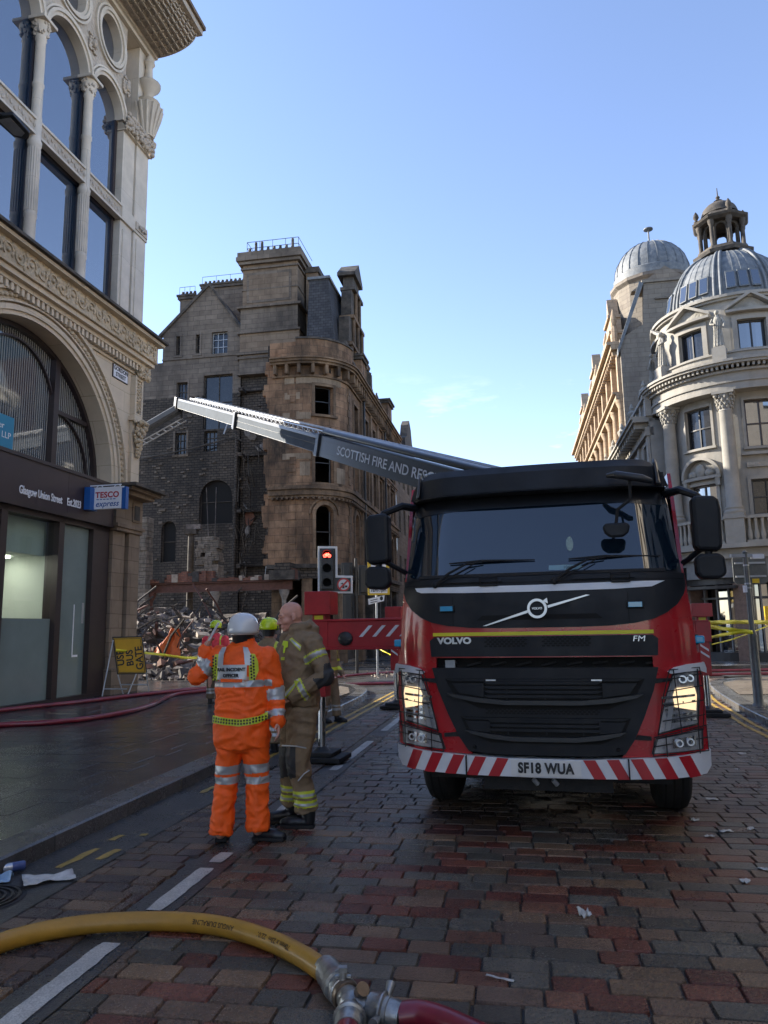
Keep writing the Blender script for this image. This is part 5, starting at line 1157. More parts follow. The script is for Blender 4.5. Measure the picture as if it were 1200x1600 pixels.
# ================= SUNLIT SANDSTONE BUILDING =================
SS = rightside('sandstone_building', 'warm sunlit sandstone building with tall columns, carved gables and blank grey side wall', 'building', 14.6, 42.6, 30)
ops = []; Ls = 30
for k in range(11):
    x = Ls-1.6-k*2.65
    for (z0, z1) in ((5.4, 7.6), (9, 11.2), (12.6, 14.6), (15.6, 17.4)): ops.append((x-.5, x+.5, z0, z1))
b = MB(); wallg(b, 0, Ls, 0, 18.6, ops, .4, MAT['sand'], 4); b.box(0, Ls, .9, 1, 0, 18, MAT['void']); b.build('wall', SS)
b = MB(); b.prism([(-.2, 0), (-.2, 18.6), (1.2, 19.4), (1.4, 22.0), (5.2, 22.0), (5.2, 0)], Ls-.02, Ls+.3, 'x', MAT['flank']); b.box(Ls-.02, Ls+.35, 5.2, 9, 0, 21.2, MAT['brick']); b.box(0, .3, .02, 9, 0, 18.6, MAT['sand'])
b.prism([(-.35, 17.6), (-.35, 18.0), (1.15, 22.1), (1.4, 22.0)], Ls-.1, Ls+.4, 'x', MAT['lead'])
b.box(Ls-.05, Ls+.42, 2.0, 2.8, 20.9, 21.0, MAT['flank']); b.box(Ls-3, Ls+.4, 1.3, 5.3, 22.0, 22.2, MAT['flank'])
b.build('side_wall', SS)
b = MB()
for (z0, z1, d) in ((8.2, 8.5, .35), (11.9, 12.2, .5), (15.0, 15.3, .6), (15.3, 15.42, .8), (18.1, 18.4, .7), (18.4, 18.6, .95)): b.box(0, Ls, -d, .2, z0, z1, MAT['sand'])
for k in range(46): b.box(.2+k*.65, .45+k*.65, -.6, 0, 17.8, 18.1, MAT['sand'])
b.build('cornice', SS)
for k in range(12):
    x = Ls-.3-k*2.65; b = MB(); b.lathe([(.33, 8.5), (.25, 8.7), (.22, 11.3), (.33, 11.6), (.36, 11.9)], 10, (x, -.22, 0), m=MAT['sand']); b.lathe([(.34, 12.2), (.25, 12.4), (.22, 14.5), (.34, 14.8), (.36, 15.0)], 10, (x, -.26, 0), m=MAT['sand'])
    b.box(x-.24, x+.24, -.4, 0, 15.4, 17.8, MAT['sand']); b.box(x-.26, x+.26, -.35, 0, 0, 8.2, MAT['sand']); b.build('column', SS, smooth=40)
b = MB()
for x0 in (Ls-3.0, Ls-13, Ls-23):      # carved gables on the skyline
    b.prism([(x0-1.9, 18.6), (x0-1.9, 19.6), (x0-1.2, 19.9), (x0-1.0, 21.0), (x0-.5, 21.2), (x0, 22.6), (x0+.5, 21.2), (x0+1.0, 21.0), (x0+1.2, 19.9), (x0+1.9, 19.6), (x0+1.9, 18.6)], -.35, .3, 'y', MAT['sand'])
    b.box(x0-2.0, x0+2.0, -.6, .3, 19.5, 19.7, MAT['sand']); b.box(x0-1.1, x0+1.1, -.5, .3, 20.9, 21.1, MAT['sand']); b.box(x0-.5, x0+.5, -.37, -.2, 18.8, 19.4, MAT['void'])
    for s in (-1.9, 1.9): b.lathe([(.2, 18.6), (.25, 19.7), (.12, 20.0), (.22, 20.3), (.03, 21.1)], 8, (x0+s, -.3, 0), m=MAT['sand'])
b.build('gable', SS, smooth=30)
for o in ops: window(SS, o, MAT['glassold'], MAT['frame'], .35, (1, 0), pane=True)
b = MB(); b.prism([(.6, 18.6), (2.2, 20.9), (6, 20.9), (8, 18.6)], .2, Ls-1, 'x', MAT['slate']); b.build('roof', SS)
def lead_dome(parent, x, y, R_, z0, n=24):
    b = MB(); b.lathe([(R_*1.04, z0-.9), (R_*1.04, z0-.1), (R_*1.0, z0)]+[(R_*cos(radians(q)), z0+R_*1.0*sin(radians(q))) for q in range(6, 88, 8)]+[(.12, z0+R_*1.02), (.2, z0+R_*1.06), (.06, z0+R_*1.12), (.05, z0+R_*1.4), (.3, z0+R_*1.45), (.3, z0+R_*1.48), (.02, z0+R_*1.5)], n, (x, y, 0), m=MAT['lead'])
    for k in range(n): f = 2*pi*k/n; b.tube([(x+(R_+.01)*cos(radians(q))*cos(f), y+(R_+.01)*cos(radians(q))*sin(f), z0+(R_+.01)*sin(radians(q))) for q in range(0, 86, 12)], .035, 4, MAT['lead'])
    b.build('dome', parent, smooth=40)
lead_dome(SS, Ls-3.6, 2.7, 2.35, 24.1); b = MB(); b.lathe([(2.5, 19), (2.5, 23.0), (2.7, 23.2), (2.7, 23.4)], 16, (Ls-3.6, 2.7, 0), m=MAT['flank']); b.prism([(.9, 22.1), (5.0, 22.1), (2.95, 23.6)], Ls-1.5, Ls-.9, 'x', MAT['flank']); b.build('dome_drum', SS)
lead_dome(SS, Ls-16, 1.4, 1.5, 20.4, 16)
FD = rightside('far_building', 'dark grimy building with chimneys at the far end of the sunlit row', 'building', 20.0, 73.5, 30)
b = MB(); b.box(0, 30, 0, 10, 0, 15.5, MAT['grim']); b.box(0, 30, -.4, .2, 15.3, 15.6, MAT['grim'])
for k in range(6): x = 28-k*4.6; b.box(x-.6, x+.6, .3, 1.4, 15.6, 17.8, MAT['grim']); b.box(x-.7, x+.7, .2, 1.5, 17.6, 17.8, MAT['darkstone'])
b.prism([(.6, 15.6), (2.2, 17.3), (6, 17.3), (8, 15.6)], .2, 29, 'x', MAT['slate']); b.build('wall', FD)
mat('teal', (.01, .075, .1), .3, var=.2)
TE = thing('teal_office_block', 'dark teal flat sided office block just showing behind the dome at the right edge', 'building', (33.9, 62, 0), -.2)
b = MB(); b.prism([(0, 0), (0, 30), (4, 34.5), (14, 34.5), (14, 0)], 0, 12, 'y', MAT['teal']); b.build('wall', TE)
b = MB(); 
for k in range(16): b.box(0, 14, -.05, 0, 1+k*2, 1.1+k*2, MAT['black'])
b.build('cladding_joint', TE)
# ================= BUILDINGS BESIDE AND BEHIND THE VIEWER (seen in reflections; also shade the street and bounce light) =================
def plain_block(name, label, loc, rz, length, h, m, fl=4, depth=12, st=0):
    t = thing(name, label, 'building', loc, rz); ops = []
    n = int(length/2.8)
    for k in range(n):
        for j in range(fl): ops.append((1+k*2.8, 2.2+k*2.8, 5.2+j*(h-6)/fl, 5.2+j*(h-6)/fl+(h-6)/fl*.6))
    b = MB(); wallg(b, 0, length, 4.2, h, ops, .3, m, 6); b.box(0, length, .3, depth, h-.2, h, MAT['slate']); b.box(0, .3, .02, depth, 0, h, m); b.box(length-.3, length, .02, depth, 0, h, m)
    b.box(0, length, -.5, .2, h-.5, h, m); b.box(0, length, -.3, .2, 4.0, 4.4, m)
    for k in range(n+1): b.box(k*2.8, k*2.8+.6, -.1, .3, 0, 4.2, m)
    b.build('wall', t); b = MB(); b.box(0, length, .5, .6, 0, 4, MAT['glass']); b.build('shop_window', t)
    b = MB(); b.box(.3, length-.3, .28, .4, 4.2, h-.6, MAT['glassold']); b.build('glazing', t)
plain_block('stone_building', 'unseen stone block on the near right corner, lightened and lowered to brighten the street', (11.7, 17.0, 0), radians(-100), 44, 14.5, MAT['bounceblock'])
plain_block('stone_building', 'unseen stone block behind the viewer on the left, lightened to brighten the street', (LX-26*sin(radians(11.3))-.5-30*sin(SA), LY-26*cos(radians(11.3))-30*cos(SA), 0), radians(80), 30, 14, MAT['bounceblock'])
plain_block('stone_building', 'sandstone block set well back down the side street on the right', (20, 24.0, 0), radians(6), 30, 14, MAT['sand'])

plain_block('stone_building', 'grey stone block closing the far end of the street', (2, 128, 0), radians(-10), 44, 15, MAT['flank'])
# ================= FIRE ENGINE =================
TL = Vector((1.23, 6.02, 0)); TRZ = radians(-14.5)
FE = thing('fire_engine', 'red and black aerial platform fire engine parked facing the viewer with headlights on', 'fire engine', TL, TRZ)
TMI = (Matrix.Translation(TL) @ Matrix.Rotation(TRZ, 4, 'Z')).inverted()
def hw(z): return 1.235 if z < 1.5 else 1.235-.10*(z-1.5)/1.2 if z < 2.7 else 1.115-.3*(z-2.7)
def yS(x, z):
    w_ = hw(z); e = max(0, (abs(x)-(w_-.45))/.45)
    y = .22*e**2.6
    y += .04*(abs(x)/w_)**2
    if z > 1.95: y += .27*(z-1.95)
    if z < 1.35: y += .02*(1.35-z)
    return y
def pan(b, poly, off, m, thick=.03, step=.07, fn=yS, zst=None):
    bm = bmesh.new(); vs = [bm.verts.new((x, 0, z)) for x, z in poly]; bm.faces.new(vs)
    xs = [p[0] for p in poly]; zs = [p[1] for p in poly]
    x = math.ceil(min(xs)/step)*step
    while x < max(xs):
        bmesh.ops.bisect_plane(bm, geom=bm.verts[:]+bm.edges[:]+bm.faces[:], plane_co=(x, 0, 0), plane_no=(1, 0, 0)); x += step
    zs_ = zst or step*2; z = math.ceil(min(zs)/zs_)*zs_
    while z < max(zs):
        bmesh.ops.bisect_plane(bm, geom=bm.verts[:]+bm.edges[:]+bm.faces[:], plane_co=(0, 0, z), plane_no=(0, 0, 1)); z += zs_
    bmesh.ops.triangulate(bm, faces=[f for f in bm.faces if len(f.verts) > 4])
    bm.verts.index_update()
    V = [(v.co.x, fn(v.co.x, v.co.z)-off, v.co.z) for v in bm.verts]; n = len(V)
    F = [tuple(v.index for v in f.verts) for f in bm.faces]
    V += [(x, y+thick, z) for x, y, z in V]
    for e in bm.edges:
        if len(e.link_faces) == 1: i, j = e.verts[0].index, e.verts[1].index; F.append((i, j, j+n, i+n))
    bm.free(); b.add(V, F, m)
def mirr(p): return [(-x, z) for x, z in p][::-1]
def arcpts(cx, cz, r, a0, a1, n): return [(cx+r*cos(radians(a0+(a1-a0)*i/n)), cz+r*sin(radians(a0+(a1-a0)*i/n))) for i in range(n+1)]
S = 22
# cab body: red front skin, sides and roof
b = MB()
pan(b, [(-1.2, 1.40), (1.2, 1.40), (1.19, 1.6), (1.15, 2.08), (-1.15, 2.08), (-1.19, 1.6)], 0, MAT['red'], .05)
for s in (-1, 1):
    pan(b, [(s*.85, 1.26), (s*1.23, 1.30), (s*1.225, 1.42), (s*.85, 1.42)] if s > 0 else [(-1.225, 1.42), (-1.23, 1.30), (-.85, 1.26), (-.85, 1.42)], -.004, MAT['red'], .05)
    fend = [(.86, 1.3), (1.235, 1.36), (1.235, .66), (.575, .64), (.62, .7), (.70, .85)]
    pan(b, fend if s > 0 else mirr(fend), .0, MAT['red'], .05)
    side = []
    b.prism([(yS(1.2, 1.4), .95), (yS(1.2, 1.4)+.02, 1.9), (.55, 2.75), (.65, 2.95), (2.0, 2.95), (2.0, .95)], s*1.13, s*1.16, 'x', MAT['red'])
    b.prism([(.34, .62), (.34, 1.45), (2.0, 1.45), (2.0, .9), (1.9, .75), (.85, .7)], s*1.17, s*1.22, 'x', MAT['red'])
b.box(-1.13, 1.13, 1.95, 2.0, .9, 2.95, MAT['red'])
b.build('cab', FE, smooth=S)
b = MB()
for s in (-1, 1): b.prism([(.42, 2.02), (.62, 2.7), (1.6, 2.7), (1.6, 2.02)], s*1.161, s*1.166, 'x', MAT['glass'])
b.build('side_window', FE)
# windscreen with black surround
ws = [(-1.135, 2.04), (1.135, 2.04), (1.12, 2.2), (1.07, 2.75), (1.04, 2.95), (-1.04, 2.95), (-1.07, 2.75), (-1.12, 2.2)]
b = MB(); pan(b, ws, .004, MAT['paintblk'], .05); b.build('windscreen_surround', FE, smooth=S)
b = MB(); gl = [(-1.09, 2.085), (-1.05, 2.07), (1.05, 2.07), (1.09, 2.085), (1.115, 2.13), (1.09, 2.6), (1.06, 2.86), (-1.06, 2.86), (-1.09, 2.6), (-1.115, 2.13)]; pan(b, gl, .010, MAT['wscreen'], .012, .05); wsn = b.build('windscreen', FE, smooth=60)
b = MB(); n = 20; b.add([(x_, yS(x_, z_)-.0125, z_) for x_, z_ in [(.275+.028*cos(2*pi*i/n), 2.31+.062*sin(2*pi*i/n)) for i in range(n)]], [tuple(range(n))], MAT['badge'] if 'badge' in MAT else mat('badge', (.25, .33, .30), .3, var=.5, vs=90)); b.build('oval_sticker', wsn)
b = MB(); pan(b, [(.1, 2.095), (.36, 2.095), (.36, 2.135), (.1, 2.135)], .0125, mat('pass', (.2, .34, .4), .3), .001); pp = b.build('number_card', wsn)
text('1046', .036, MAT['plastic'], pp, (.25, 0, 2.115), name='card_number', deform=lambda c: Vector((c.x, yS(c.x, c.z)-.0145, c.z)), ex=0)
b = MB(); pan(b, [(-1.04, 2.62), (-.5, 2.655), (.5, 2.655), (1.04, 2.62), (1.03, 2.86), (-1.03, 2.86)], .013, MAT['paintblk'], .002); b.build('tint_band', FE, smooth=60)
b = MB()        # steering wheel and seats seen faintly through the glass are left to reflections; dashboard edge
pan(b, [(-1.0, 2.06), (1.0, 2.06), (1.0, 2.085), (-1.0, 2.085)], .018, MAT['rubber'], .01); b.build('windscreen_seal', FE)
# sun visor, roof
def yV(x, z): return yS(x, 2.75)*1.0-.16+.22*(z-2.76)
b = MB()
vis = [(-1.09, 2.775), (-.8, 2.765), (-.3, 2.76), (.3, 2.76), (.8, 2.765), (1.09, 2.775), (1.06, 2.86), (1.0, 2.93), (-1.0, 2.93), (-1.06, 2.86)]
def yV1(x, z): return .02+.20*max(0, (abs(x)-.68)/.42)**2+.10*abs(x)**2*.6+.16*(z-2.76)
pan(b, vis, 0, MAT['plastic'], .03, .06, yV1)
def yV2(x, z): return yV1(x, 2.93)+.03+1.1*(z-2.93)
pan(b, [(-1.0, 2.93), (1.0, 2.93), (.96, 2.985), (.9, 3.01), (-.9, 3.01), (-.96, 2.985)], 0, MAT['plastic'], .05, .06, yV2)
pan(b, [(-1.07, 2.76), (1.07, 2.76), (1.04, 2.775), (-1.04, 2.775)], 0, MAT['plastic'], .2, .06, yV1)
b.build('sun_visor', FE, smooth=35)
b = MB()
def roof(u, v):
    x = -1.04+2.08*u; y = .25+1.75*v; e = max(0, (abs(x)-.8)/.24); return (x, y, 3.02+.02*v-.12*e**2-.05*max(0, 1-v*6))
b.grid(roof, 20, 8, MAT['plastic']); b.box(-1.08, 1.08, .45, 2.0, 2.86, 2.93, MAT['plastic']); b.build('roof', FE, smooth=50)
for s in (-1, 1):       # glossy corner deflectors
    b = MB(); b.grid(lambda u, v: (s*(.99+.10*u*(1.05-v*.35)), .14+.5*u*u+.08*v, 2.775+.225*v-.05*u*v), 8, 6, MAT['paintblk']); o = b.build('corner_deflector', FE, smooth=60); md = o.modifiers.new('s', 'SOLIDIFY'); md.thickness = .02
b = MB(); b.tube([(-.96, .3, 3.0), (-.96, .38, 3.03), (-.9, .4, 3.03)], .012, 8, MAT['galv']); b.tube([(.84, .4, 3.02), (.88, .4, 3.045)], .012, 8, MAT['galv']); b.build('roof_fitting', FE, smooth=40)
# black middle panel with curved lower edge
mid = [(-1.15, 2.05), (-1.155, 1.95), (-1.13, 1.88), (-1.07, 1.80), (-.98, 1.735), (-.88, 1.69), (-.74, 1.66), (-.55, 1.642), (-.3, 1.636), (.3, 1.636), (.55, 1.642), (.74, 1.66), (.88, 1.69), (.98, 1.735), (1.07, 1.80), (1.13, 1.88), (1.155, 1.95), (1.15, 2.05)]
b = MB(); pan(b, mid, .012, MAT['plastic'], .03, .06); b.build('front_panel', FE, smooth=S)
b = MB()
for s in (-1, 1): pan(b, [(s*.695-.003, 1.66), (s*.695+.003, 1.66), (s*.695+.003, 2.04), (s*.695-.003, 2.04)], .0135, MAT['void'], .002)
pan(b, [(-1.14, 2.0), (1.14, 2.0), (1.14, 2.006), (-1.14, 2.006)], .0135, MAT['void'], .002)
pan(b, [(-.5, 1.70), (.5, 1.70), (.45, 1.74), (-.45, 1.74)], .0135, MAT['void'], .002); b.build('panel_gap', FE)
b = MB(); pan(b, [(-1.01, 1.955), (-.97, 1.94), (-.6, 1.928), (0, 1.924), (.6, 1.928), (.88, 1.94), (.985, 1.985), (.7, 1.984), (0, 1.978), (-.7, 1.98), (-1.03, 1.984)], .018, MAT['stripew'], .006); b.build('white_strip', FE, smooth=S)
b = MB(); pan(b, [(-.87, 1.577), (.87, 1.577), (.87, 1.605), (-.87, 1.605)], .016, MAT['yellow'], .01); b.build('reflective_strip', FE, smooth=S)
for s in (-1, 1):       # recessed grab handles
    b = MB(); x0 = s*.52; pan(b, [(x0-.24, 2.015), (x0+.24, 2.015), (x0+.24, 2.045), (x0-.24, 2.045)], .03, MAT['plastic'], .02); x1 = x0+.13; 
    b.tube([(x1-.07, yS(x1, 2.03)-.04, 1.985), (x1-.07, yS(x1, 2.03)-.045, 2.055), (x1+.07, yS(x1, 2.03)-.045, 2.055), (x1+.07, yS(x1, 2.03)-.04, 1.985), (x1-.07, yS(x1, 2.03)-.04, 1.985)], .008, 6, MAT['rubber']); b.build('grab_handle', FE, smooth=S)
# lower black panel with honeycomb vents and letters
b = MB(); pan(b, [(-.89, 1.41), (.89, 1.41), (.90, 1.54), (.86, 1.568), (-.86, 1.568), (-.90, 1.54)], .014, MAT['plastic'], .03, .06); lp = b.build('lower_panel', FE, smooth=S)
def hexes(b, x0, x1, z0, z1, off, m, r=.017):
    z = z0; k = 0
    while z < z1:
        x = x0+(r*1.1 if k % 2 else 0)
        while x < x1: pan(b, [(x+r*.95*cos(pi*i/3), z+r*.5*sin(pi*i/3)) for i in range(6)], off, m, .001, 1); x += r*2.2
        z += r*1.0; k += 1
b = MB(); hexes(b, -.43, -.11, 1.492, 1.565, .0155, MAT['void']); hexes(b, .03, .4, 1.492, 1.565, .0155, MAT['void']); b.build('honeycomb_vent', FE)
onS = lambda off: (lambda c: Vector((c.x, yS(c.x, c.z)-off+c.y, c.z)))
text('VOLVO', .07, MAT['silver'], FE, (-.69, 0, 1.537), name='maker_lettering', deform=onS(.018), off=.0034, w=1.2, ex=.003)
text('FM', .062, MAT['silver'], FE, (.755, 0, 1.537), name='model_lettering', deform=onS(.018), off=.0, w=1.25, shear=.15, ex=.003)
# emblem
b = MB(); b.arc((-.005, 1.787), .058, .078, -.06, -.03, 0, 2*pi, 32, MAT['silver']); b.prism([(.04, 1.845), (.075, 1.87), (.082, 1.825)], -.06, -.03, 'y', MAT['silver']); b.arc((-.005, 1.787), .0, .06, -.045, -.035, 0, 2*pi, 24, MAT['plastic'])
b.box(-.063, .053, -.056, -.045, 1.777, 1.797, MAT['plastic'])
em = b.build('grille_emblem', FE, smooth=40); text('VOLVO', .024, MAT['silver'], em, (-.005, -.058, 1.787), name='emblem_lettering', ex=.001, off=.0006)
b = MB(); pan(b, [(-.45, 1.655), (-.42, 1.655), (-.08, 1.755), (-.085, 1.775)], .03, MAT['silver'], .01); pan(b, [(.075, 1.81), (.08, 1.79), (.41, 1.885), (.38, 1.888)], .03, MAT['silver'], .01); b.build('diagonal_bar', FE, smooth=30)
# dark slot
b = MB(); pan(b, [(-1.1, 1.3), (1.1, 1.3), (1.12, 1.43), (-1.12, 1.43)], -.09, MAT['void'], .02); rr = random.Random(4)
for k in range(9): x = -.8+k*.2; b.tube([(x, .08, 1.33+.02*rr.random()), (x+.12, .07, 1.36)], .01, 6, MAT['rubber'])
b.box(-.78, -.7, .05, .08, 1.32, 1.38, MAT['galv']); b.build('radiator_slot', FE)
# main grille
gp = [(-.885, 1.32), (.885, 1.32), (.84, 1.15), (.76, .95), (.68, .78), (.60, .665), (.35, .645), (-.35, .645), (-.60, .665), (-.68, .78), (-.76, .95), (-.84, 1.15)]
b = MB(); pan(b, gp, .02, MAT['plastic'], .05); 
b.build('grille_frame', FE, smooth=S)
b = MB()
up = [(-.78, 1.235), (.78, 1.235), (.70, 1.09), (.5, 1.0), (-.5, 1.0), (-.70, 1.09)]; lo = [(-.66, .935), (.66, .935), (.60, .81), (.42, .735), (-.42, .735), (-.60, .81)]
for P in (up, lo): pan(b, P, .0215, MAT['void'], .001)
b.build('grille_opening', FE)
b = MB()
def slat(z, x, th=.018, off=.04, m='plastic', bend=0):
    pan(b, [(-x-.04, z+th), (-x, z), (x, z), (x+.04, z+th), (x, z+th*1.3), (-x, z+th*1.3)], off, MAT[m], .03)
for z in (1.19, 1.155, 1.12, 1.085): slat(z, .42)
for z in (.895, .86, .825): slat(z, .40)
for (z, x) in ((1.215, .72), (.915, .60)): slat(z, x, .012)
for s in (-1, 1):      # solid cheeks of the openings
    P = [(s*.46, 1.2), (s*.46, 1.09), (s*.66, 1.12), (s*.72, 1.2)]; pan(b, P if s < 0 else P[::-1], .035, MAT['plastic'], .02)
    P = [(s*.42, .905), (s*.42, .815), (s*.58, .83), (s*.62, .905)]; pan(b, P if s < 0 else P[::-1], .035, MAT['plastic'], .02)
for (zc, xw, dz) in ((1.045, .74, .055), (.765, .60, .05)):      # swept horizontal blades
    pts = [(-xw-.02, zc+dz+.02), (-xw+.03, zc+dz-.01), (-xw*.72, zc+.008), (-xw*.4, zc-.012), (xw*.4, zc-.012), (xw*.72, zc+.008), (xw-.03, zc+dz-.01), (xw+.02, zc+dz+.02), (xw*.7, zc+.042), (xw*.4, zc+.022), (-xw*.4, zc+.022), (-xw*.7, zc+.042)]
    pan(b, pts, .06, MAT['plasticg'], .04)
for x in (-.28, .02, .3): pan(b, [(x-.006, 1.07), (x+.006, 1.07), (x+.006, 1.2), (x-.006, 1.2)], .03, MAT['plastic'], .01); pan(b, [(x-.006, .8), (x+.006, .8), (x+.006, .9), (x-.006, .9)], .03, MAT['plastic'], .01)
b.build('grille_slat', FE, smooth=S)
b = MB(); hexes(b, -.44, .44, .965, 1.0, .022, MAT['void'], .016); 
for x in (-.46, .46): b.ell((x*1.2, yS(x, .72)-.02, .70), (.016, .01, .016), 10, MAT['void'])
b.build('honeycomb_grille', FE)
b = MB()
for x in (-.4, .42): pan(b, [(x-.04, 1.218), (x+.04, 1.218), (x+.04, 1.23), (x-.04, 1.23)], .045, MAT['silver'], .01)
b.build('grille_badge', FE)
# lamps
for s in (-1, 1):
    nm = 'headlight'
    P = [(.985, 1.265), (1.10, 1.285), (1.195, 1.29), (1.20, 1.1), (1.165, .875), (1.0, .85), (.845, .81), (.88, .95), (.93, 1.12)]
    Q = P if s > 0 else mirr(P)
    b = MB(); pan(b, Q, .006, MAT['paintblk'], .03); hl = b.build(nm, FE, smooth=S)
    def shr(P, k, cx=1.03, cz=1.07): return [(cx+(x-cx)*k, cz+(z-cz)*k) for x, z in P]
    sh = lambda P: P if s > 0 else mirr(P)
    b = MB(); pan(b, sh(shr(P, .93)), .008, MAT['refl'], .002, .03)
    for k in range(5): z = .9+.045*k; pan(b, sh([(.93-.01*k, z), (1.15, z+.012), (1.15, z+.03), (.93-.01*k, z+.018)]), .012+.004*k, MAT['chrome'], .006)
    pan(b, sh([(.9, .84), (.94, .85), (1.02, 1.24), (.99, 1.25)]), .02, MAT['galv'], .006)
    b.build('reflector', hl, smooth=S)
    b = MB(); b.lathe([(.09, -.0), (.085, -.03), (.055, -.06), (0, -.068)], 20); o = None
    c = (s*1.075, yS(1.075, 1.08)-.02, 1.075)
    b = MB(); pan(b, sh([(.985, 1.02), (1.15, .985), (1.165, 1.1), (1.15, 1.165), (1.0, 1.16), (.975, 1.1)]), .024, MAT['warm'], .01, .04); b.build('lit_lamp', hl, smooth=40)
    b = MB(); pan(b, sh([(1.02, 1.19), (1.15, 1.195), (1.15, 1.265), (1.02, 1.255)]), .02, MAT['refl'], .01)
    b.arc((s*1.06, 1.225), .018, .03, yS(1.06, 1.22)-.04, yS(1.06, 1.22)-.02, 0, 2*pi, 14, MAT['chrome']); b.arc((s*1.12, 1.23), .016, .028, yS(1.12, 1.22)-.04, yS(1.12, 1.22)-.02, 0, 2*pi, 14, MAT['chrome']); b.build('side_lamp', hl, smooth=30)
    b = MB(); pan(b, sh(shr(P, .97)), .034, MAT['clear'], .003, .04); b.build('lens', hl, smooth=40)
    b = MB()       # wire guard
    def wire(pts): b.tube([(s*x, yS(x, z)-.06, z) for x, z in pts], .0045, 5, MAT['rubber'])
    wire([(.96, 1.30), (1.2, 1.31), (1.225, 1.1), (1.19, .84), (.84, .79), (.9, 1.1), (.96, 1.30)])
    for z in (.92, 1.03, 1.14, 1.23): wire([(.88+(z-.9)*.24, z), (1.215, z+.03)])
    for x in (1.15,): wire([(x, .85), (x+.03, 1.3)])
    wire([(1.02, .83), (.99, 1.3)])
    b.build('wire_guard', hl, smooth=30)
    F = [(.79, .67), (1.19, .69), (1.2, .845), (1.13, .845), (.83, .79)]
    b = MB(); pan(b, sh(F), .008, MAT['paintblk'], .02); fg = b.build('fog_light', FE, smooth=S)
    b = MB(); pan(b, sh(shr(F, .9, 1.02, .755)), .012, MAT['refl'], .004); pan(b, sh([(.95, .715), (1.13, .725), (1.13, .80), (.95, .785)]), .02, MAT['chrome'], .01); b.arc((s*1.0, .752), .018, .028, yS(1, .75)-.045, yS(1, .75)-.02, 0, 2*pi, 14, MAT['silver']); b.arc((s*1.085, .757), .018, .028, yS(1.085, .75)-.045, yS(1.085, .75)-.02, 0, 2*pi, 14, MAT['silver']); b.build('reflector', fg, smooth=30)
    b = MB(); pan(b, sh(shr(F, .97, 1.02, .755)), .034, MAT['clear'], .003); b.build('lens', fg, smooth=30)
    b = MB(); wire([(.80, .66), (.815, .80), (1.22, .87), (1.225, .68), (.80, .66)]); wire([(.9, .66), (.9, .82)]); wire([(1.15, .67), (1.15, .86)]); wire([(.81, .73), (1.22, .78)]); b.build('wire_guard', fg)
    b = MB()        # pale eyebrow above the headlight
    E = [(.95, 1.285), (1.0, 1.315), (1.1, 1.335), (1.25, 1.345), (1.265, 1.30), (1.265, 1.26), (1.2, 1.285), (1.08, 1.28), (.97, 1.27)]
    pan(b, sh(E), .045, MAT['stripew'], .08); b.build('headlight_brow', FE, smooth=40)
    b = MB(); pan(b, sh([(.80, 1.19), (.98, 1.215), (.98, 1.235), (.80, 1.235)]), .018, MAT['rubber'], .02); pan(b, sh([(.68, .775), (.80, .77), (.8, .80), (.7, .81)]), .012, MAT['rubber'], .02); b.build('guard_clip', FE)
    # blue lamps
    x = s*.745; b = MB(); pan(b, [(x-.066, 1.772), (x+.066, 1.772), (x+.066, 1.832), (x-.066, 1.832)], .03, MAT['rubber'], .02); bl = b.build('blue_lamp', FE, bevel=.008)
    b = MB(); pan(b, [(x-.052, 1.782), (x+.052, 1.782), (x+.052, 1.822), (x-.052, 1.822)], .048, MAT['bluelens'], .02)
    b.build('lens', bl, bevel=.006)
    b = MB(); b.box(s*1.19, s*1.235, .30, .42, 1.48, 1.56, MAT['rubber']); bl = b.build('side_blue_lamp', FE, bevel=.01); b = MB(); b.box(s*1.2, s*1.275, .28, .40, 1.49, 1.55, MAT['bluelens']); b.build('lens', bl, bevel=.012)
# bumper band with red and white chevrons
def yB(x, z): return yS(x, .9)-.03+.03*max(0, abs(x)-.9)
b = MB(); band = [(-1.2, .51), (-.6, .485), (0, .48), (.6, .485), (1.2, .51), (1.245, .56), (1.25, .68), (1.1, .665), (.62, .635), (.3, .62), (-.3, .62), (-.62, .635), (-1.1, .665), (-1.25, .68), (-1.245, .56)]
pan(b, band, 0, MAT['stripew'], .12, .05, yB); b.build('bumper', FE, smooth=35)
b = MB()
def zt(x): return .622+.055*max(0, (abs(x)-.3))**1.2
def zb(x): return .478+.03*max(0, (abs(x)-.5))
for s in (-1, 1):
    for k in range(6):
        x0 = s*(.36+.175*k); sl = .075; wd = .09
        if abs(x0) > 1.2: continue
        xb0, xb1 = x0, x0+s*wd; xt0, xt1 = x0-s*sl, x0+s*(wd-sl)
        cl = lambda v: max(-1.243, min(1.243, v))
        P = [(cl(xb0), zb(xb0)+.004), (cl(xb1), zb(xb1)+.004), (cl(xt1), zt(xt1)-.003), (cl(xt0), zt(xt0)-.003)]
        pan(b, P if s > 0 else P[::-1], .003, MAT['striper'], .002, .05, yB)
b.build('chevron', FE, smooth=35)
b = MB(); pan(b, [(-.267, .494), (.267, .494), (.267, .612), (-.267, .612)], .012, MAT['plate'] if 'plate' in MAT else mat('plate', (.72, .72, .70), .35), .008, .1, yB)
pl = b.build('number_plate', FE); text('SF18 WUA', .105, MAT['black'], pl, (0, -.048, .553), name='plate_number', ex=.001, off=.0048, w=.82, sp=1.08)
b = MB(); 
for s in (-1, 1): b.box(s*.62-.004, s*.62+.004, -.05, 0, .49, .635, MAT['void'])
b.build('bumper_joint', FE)
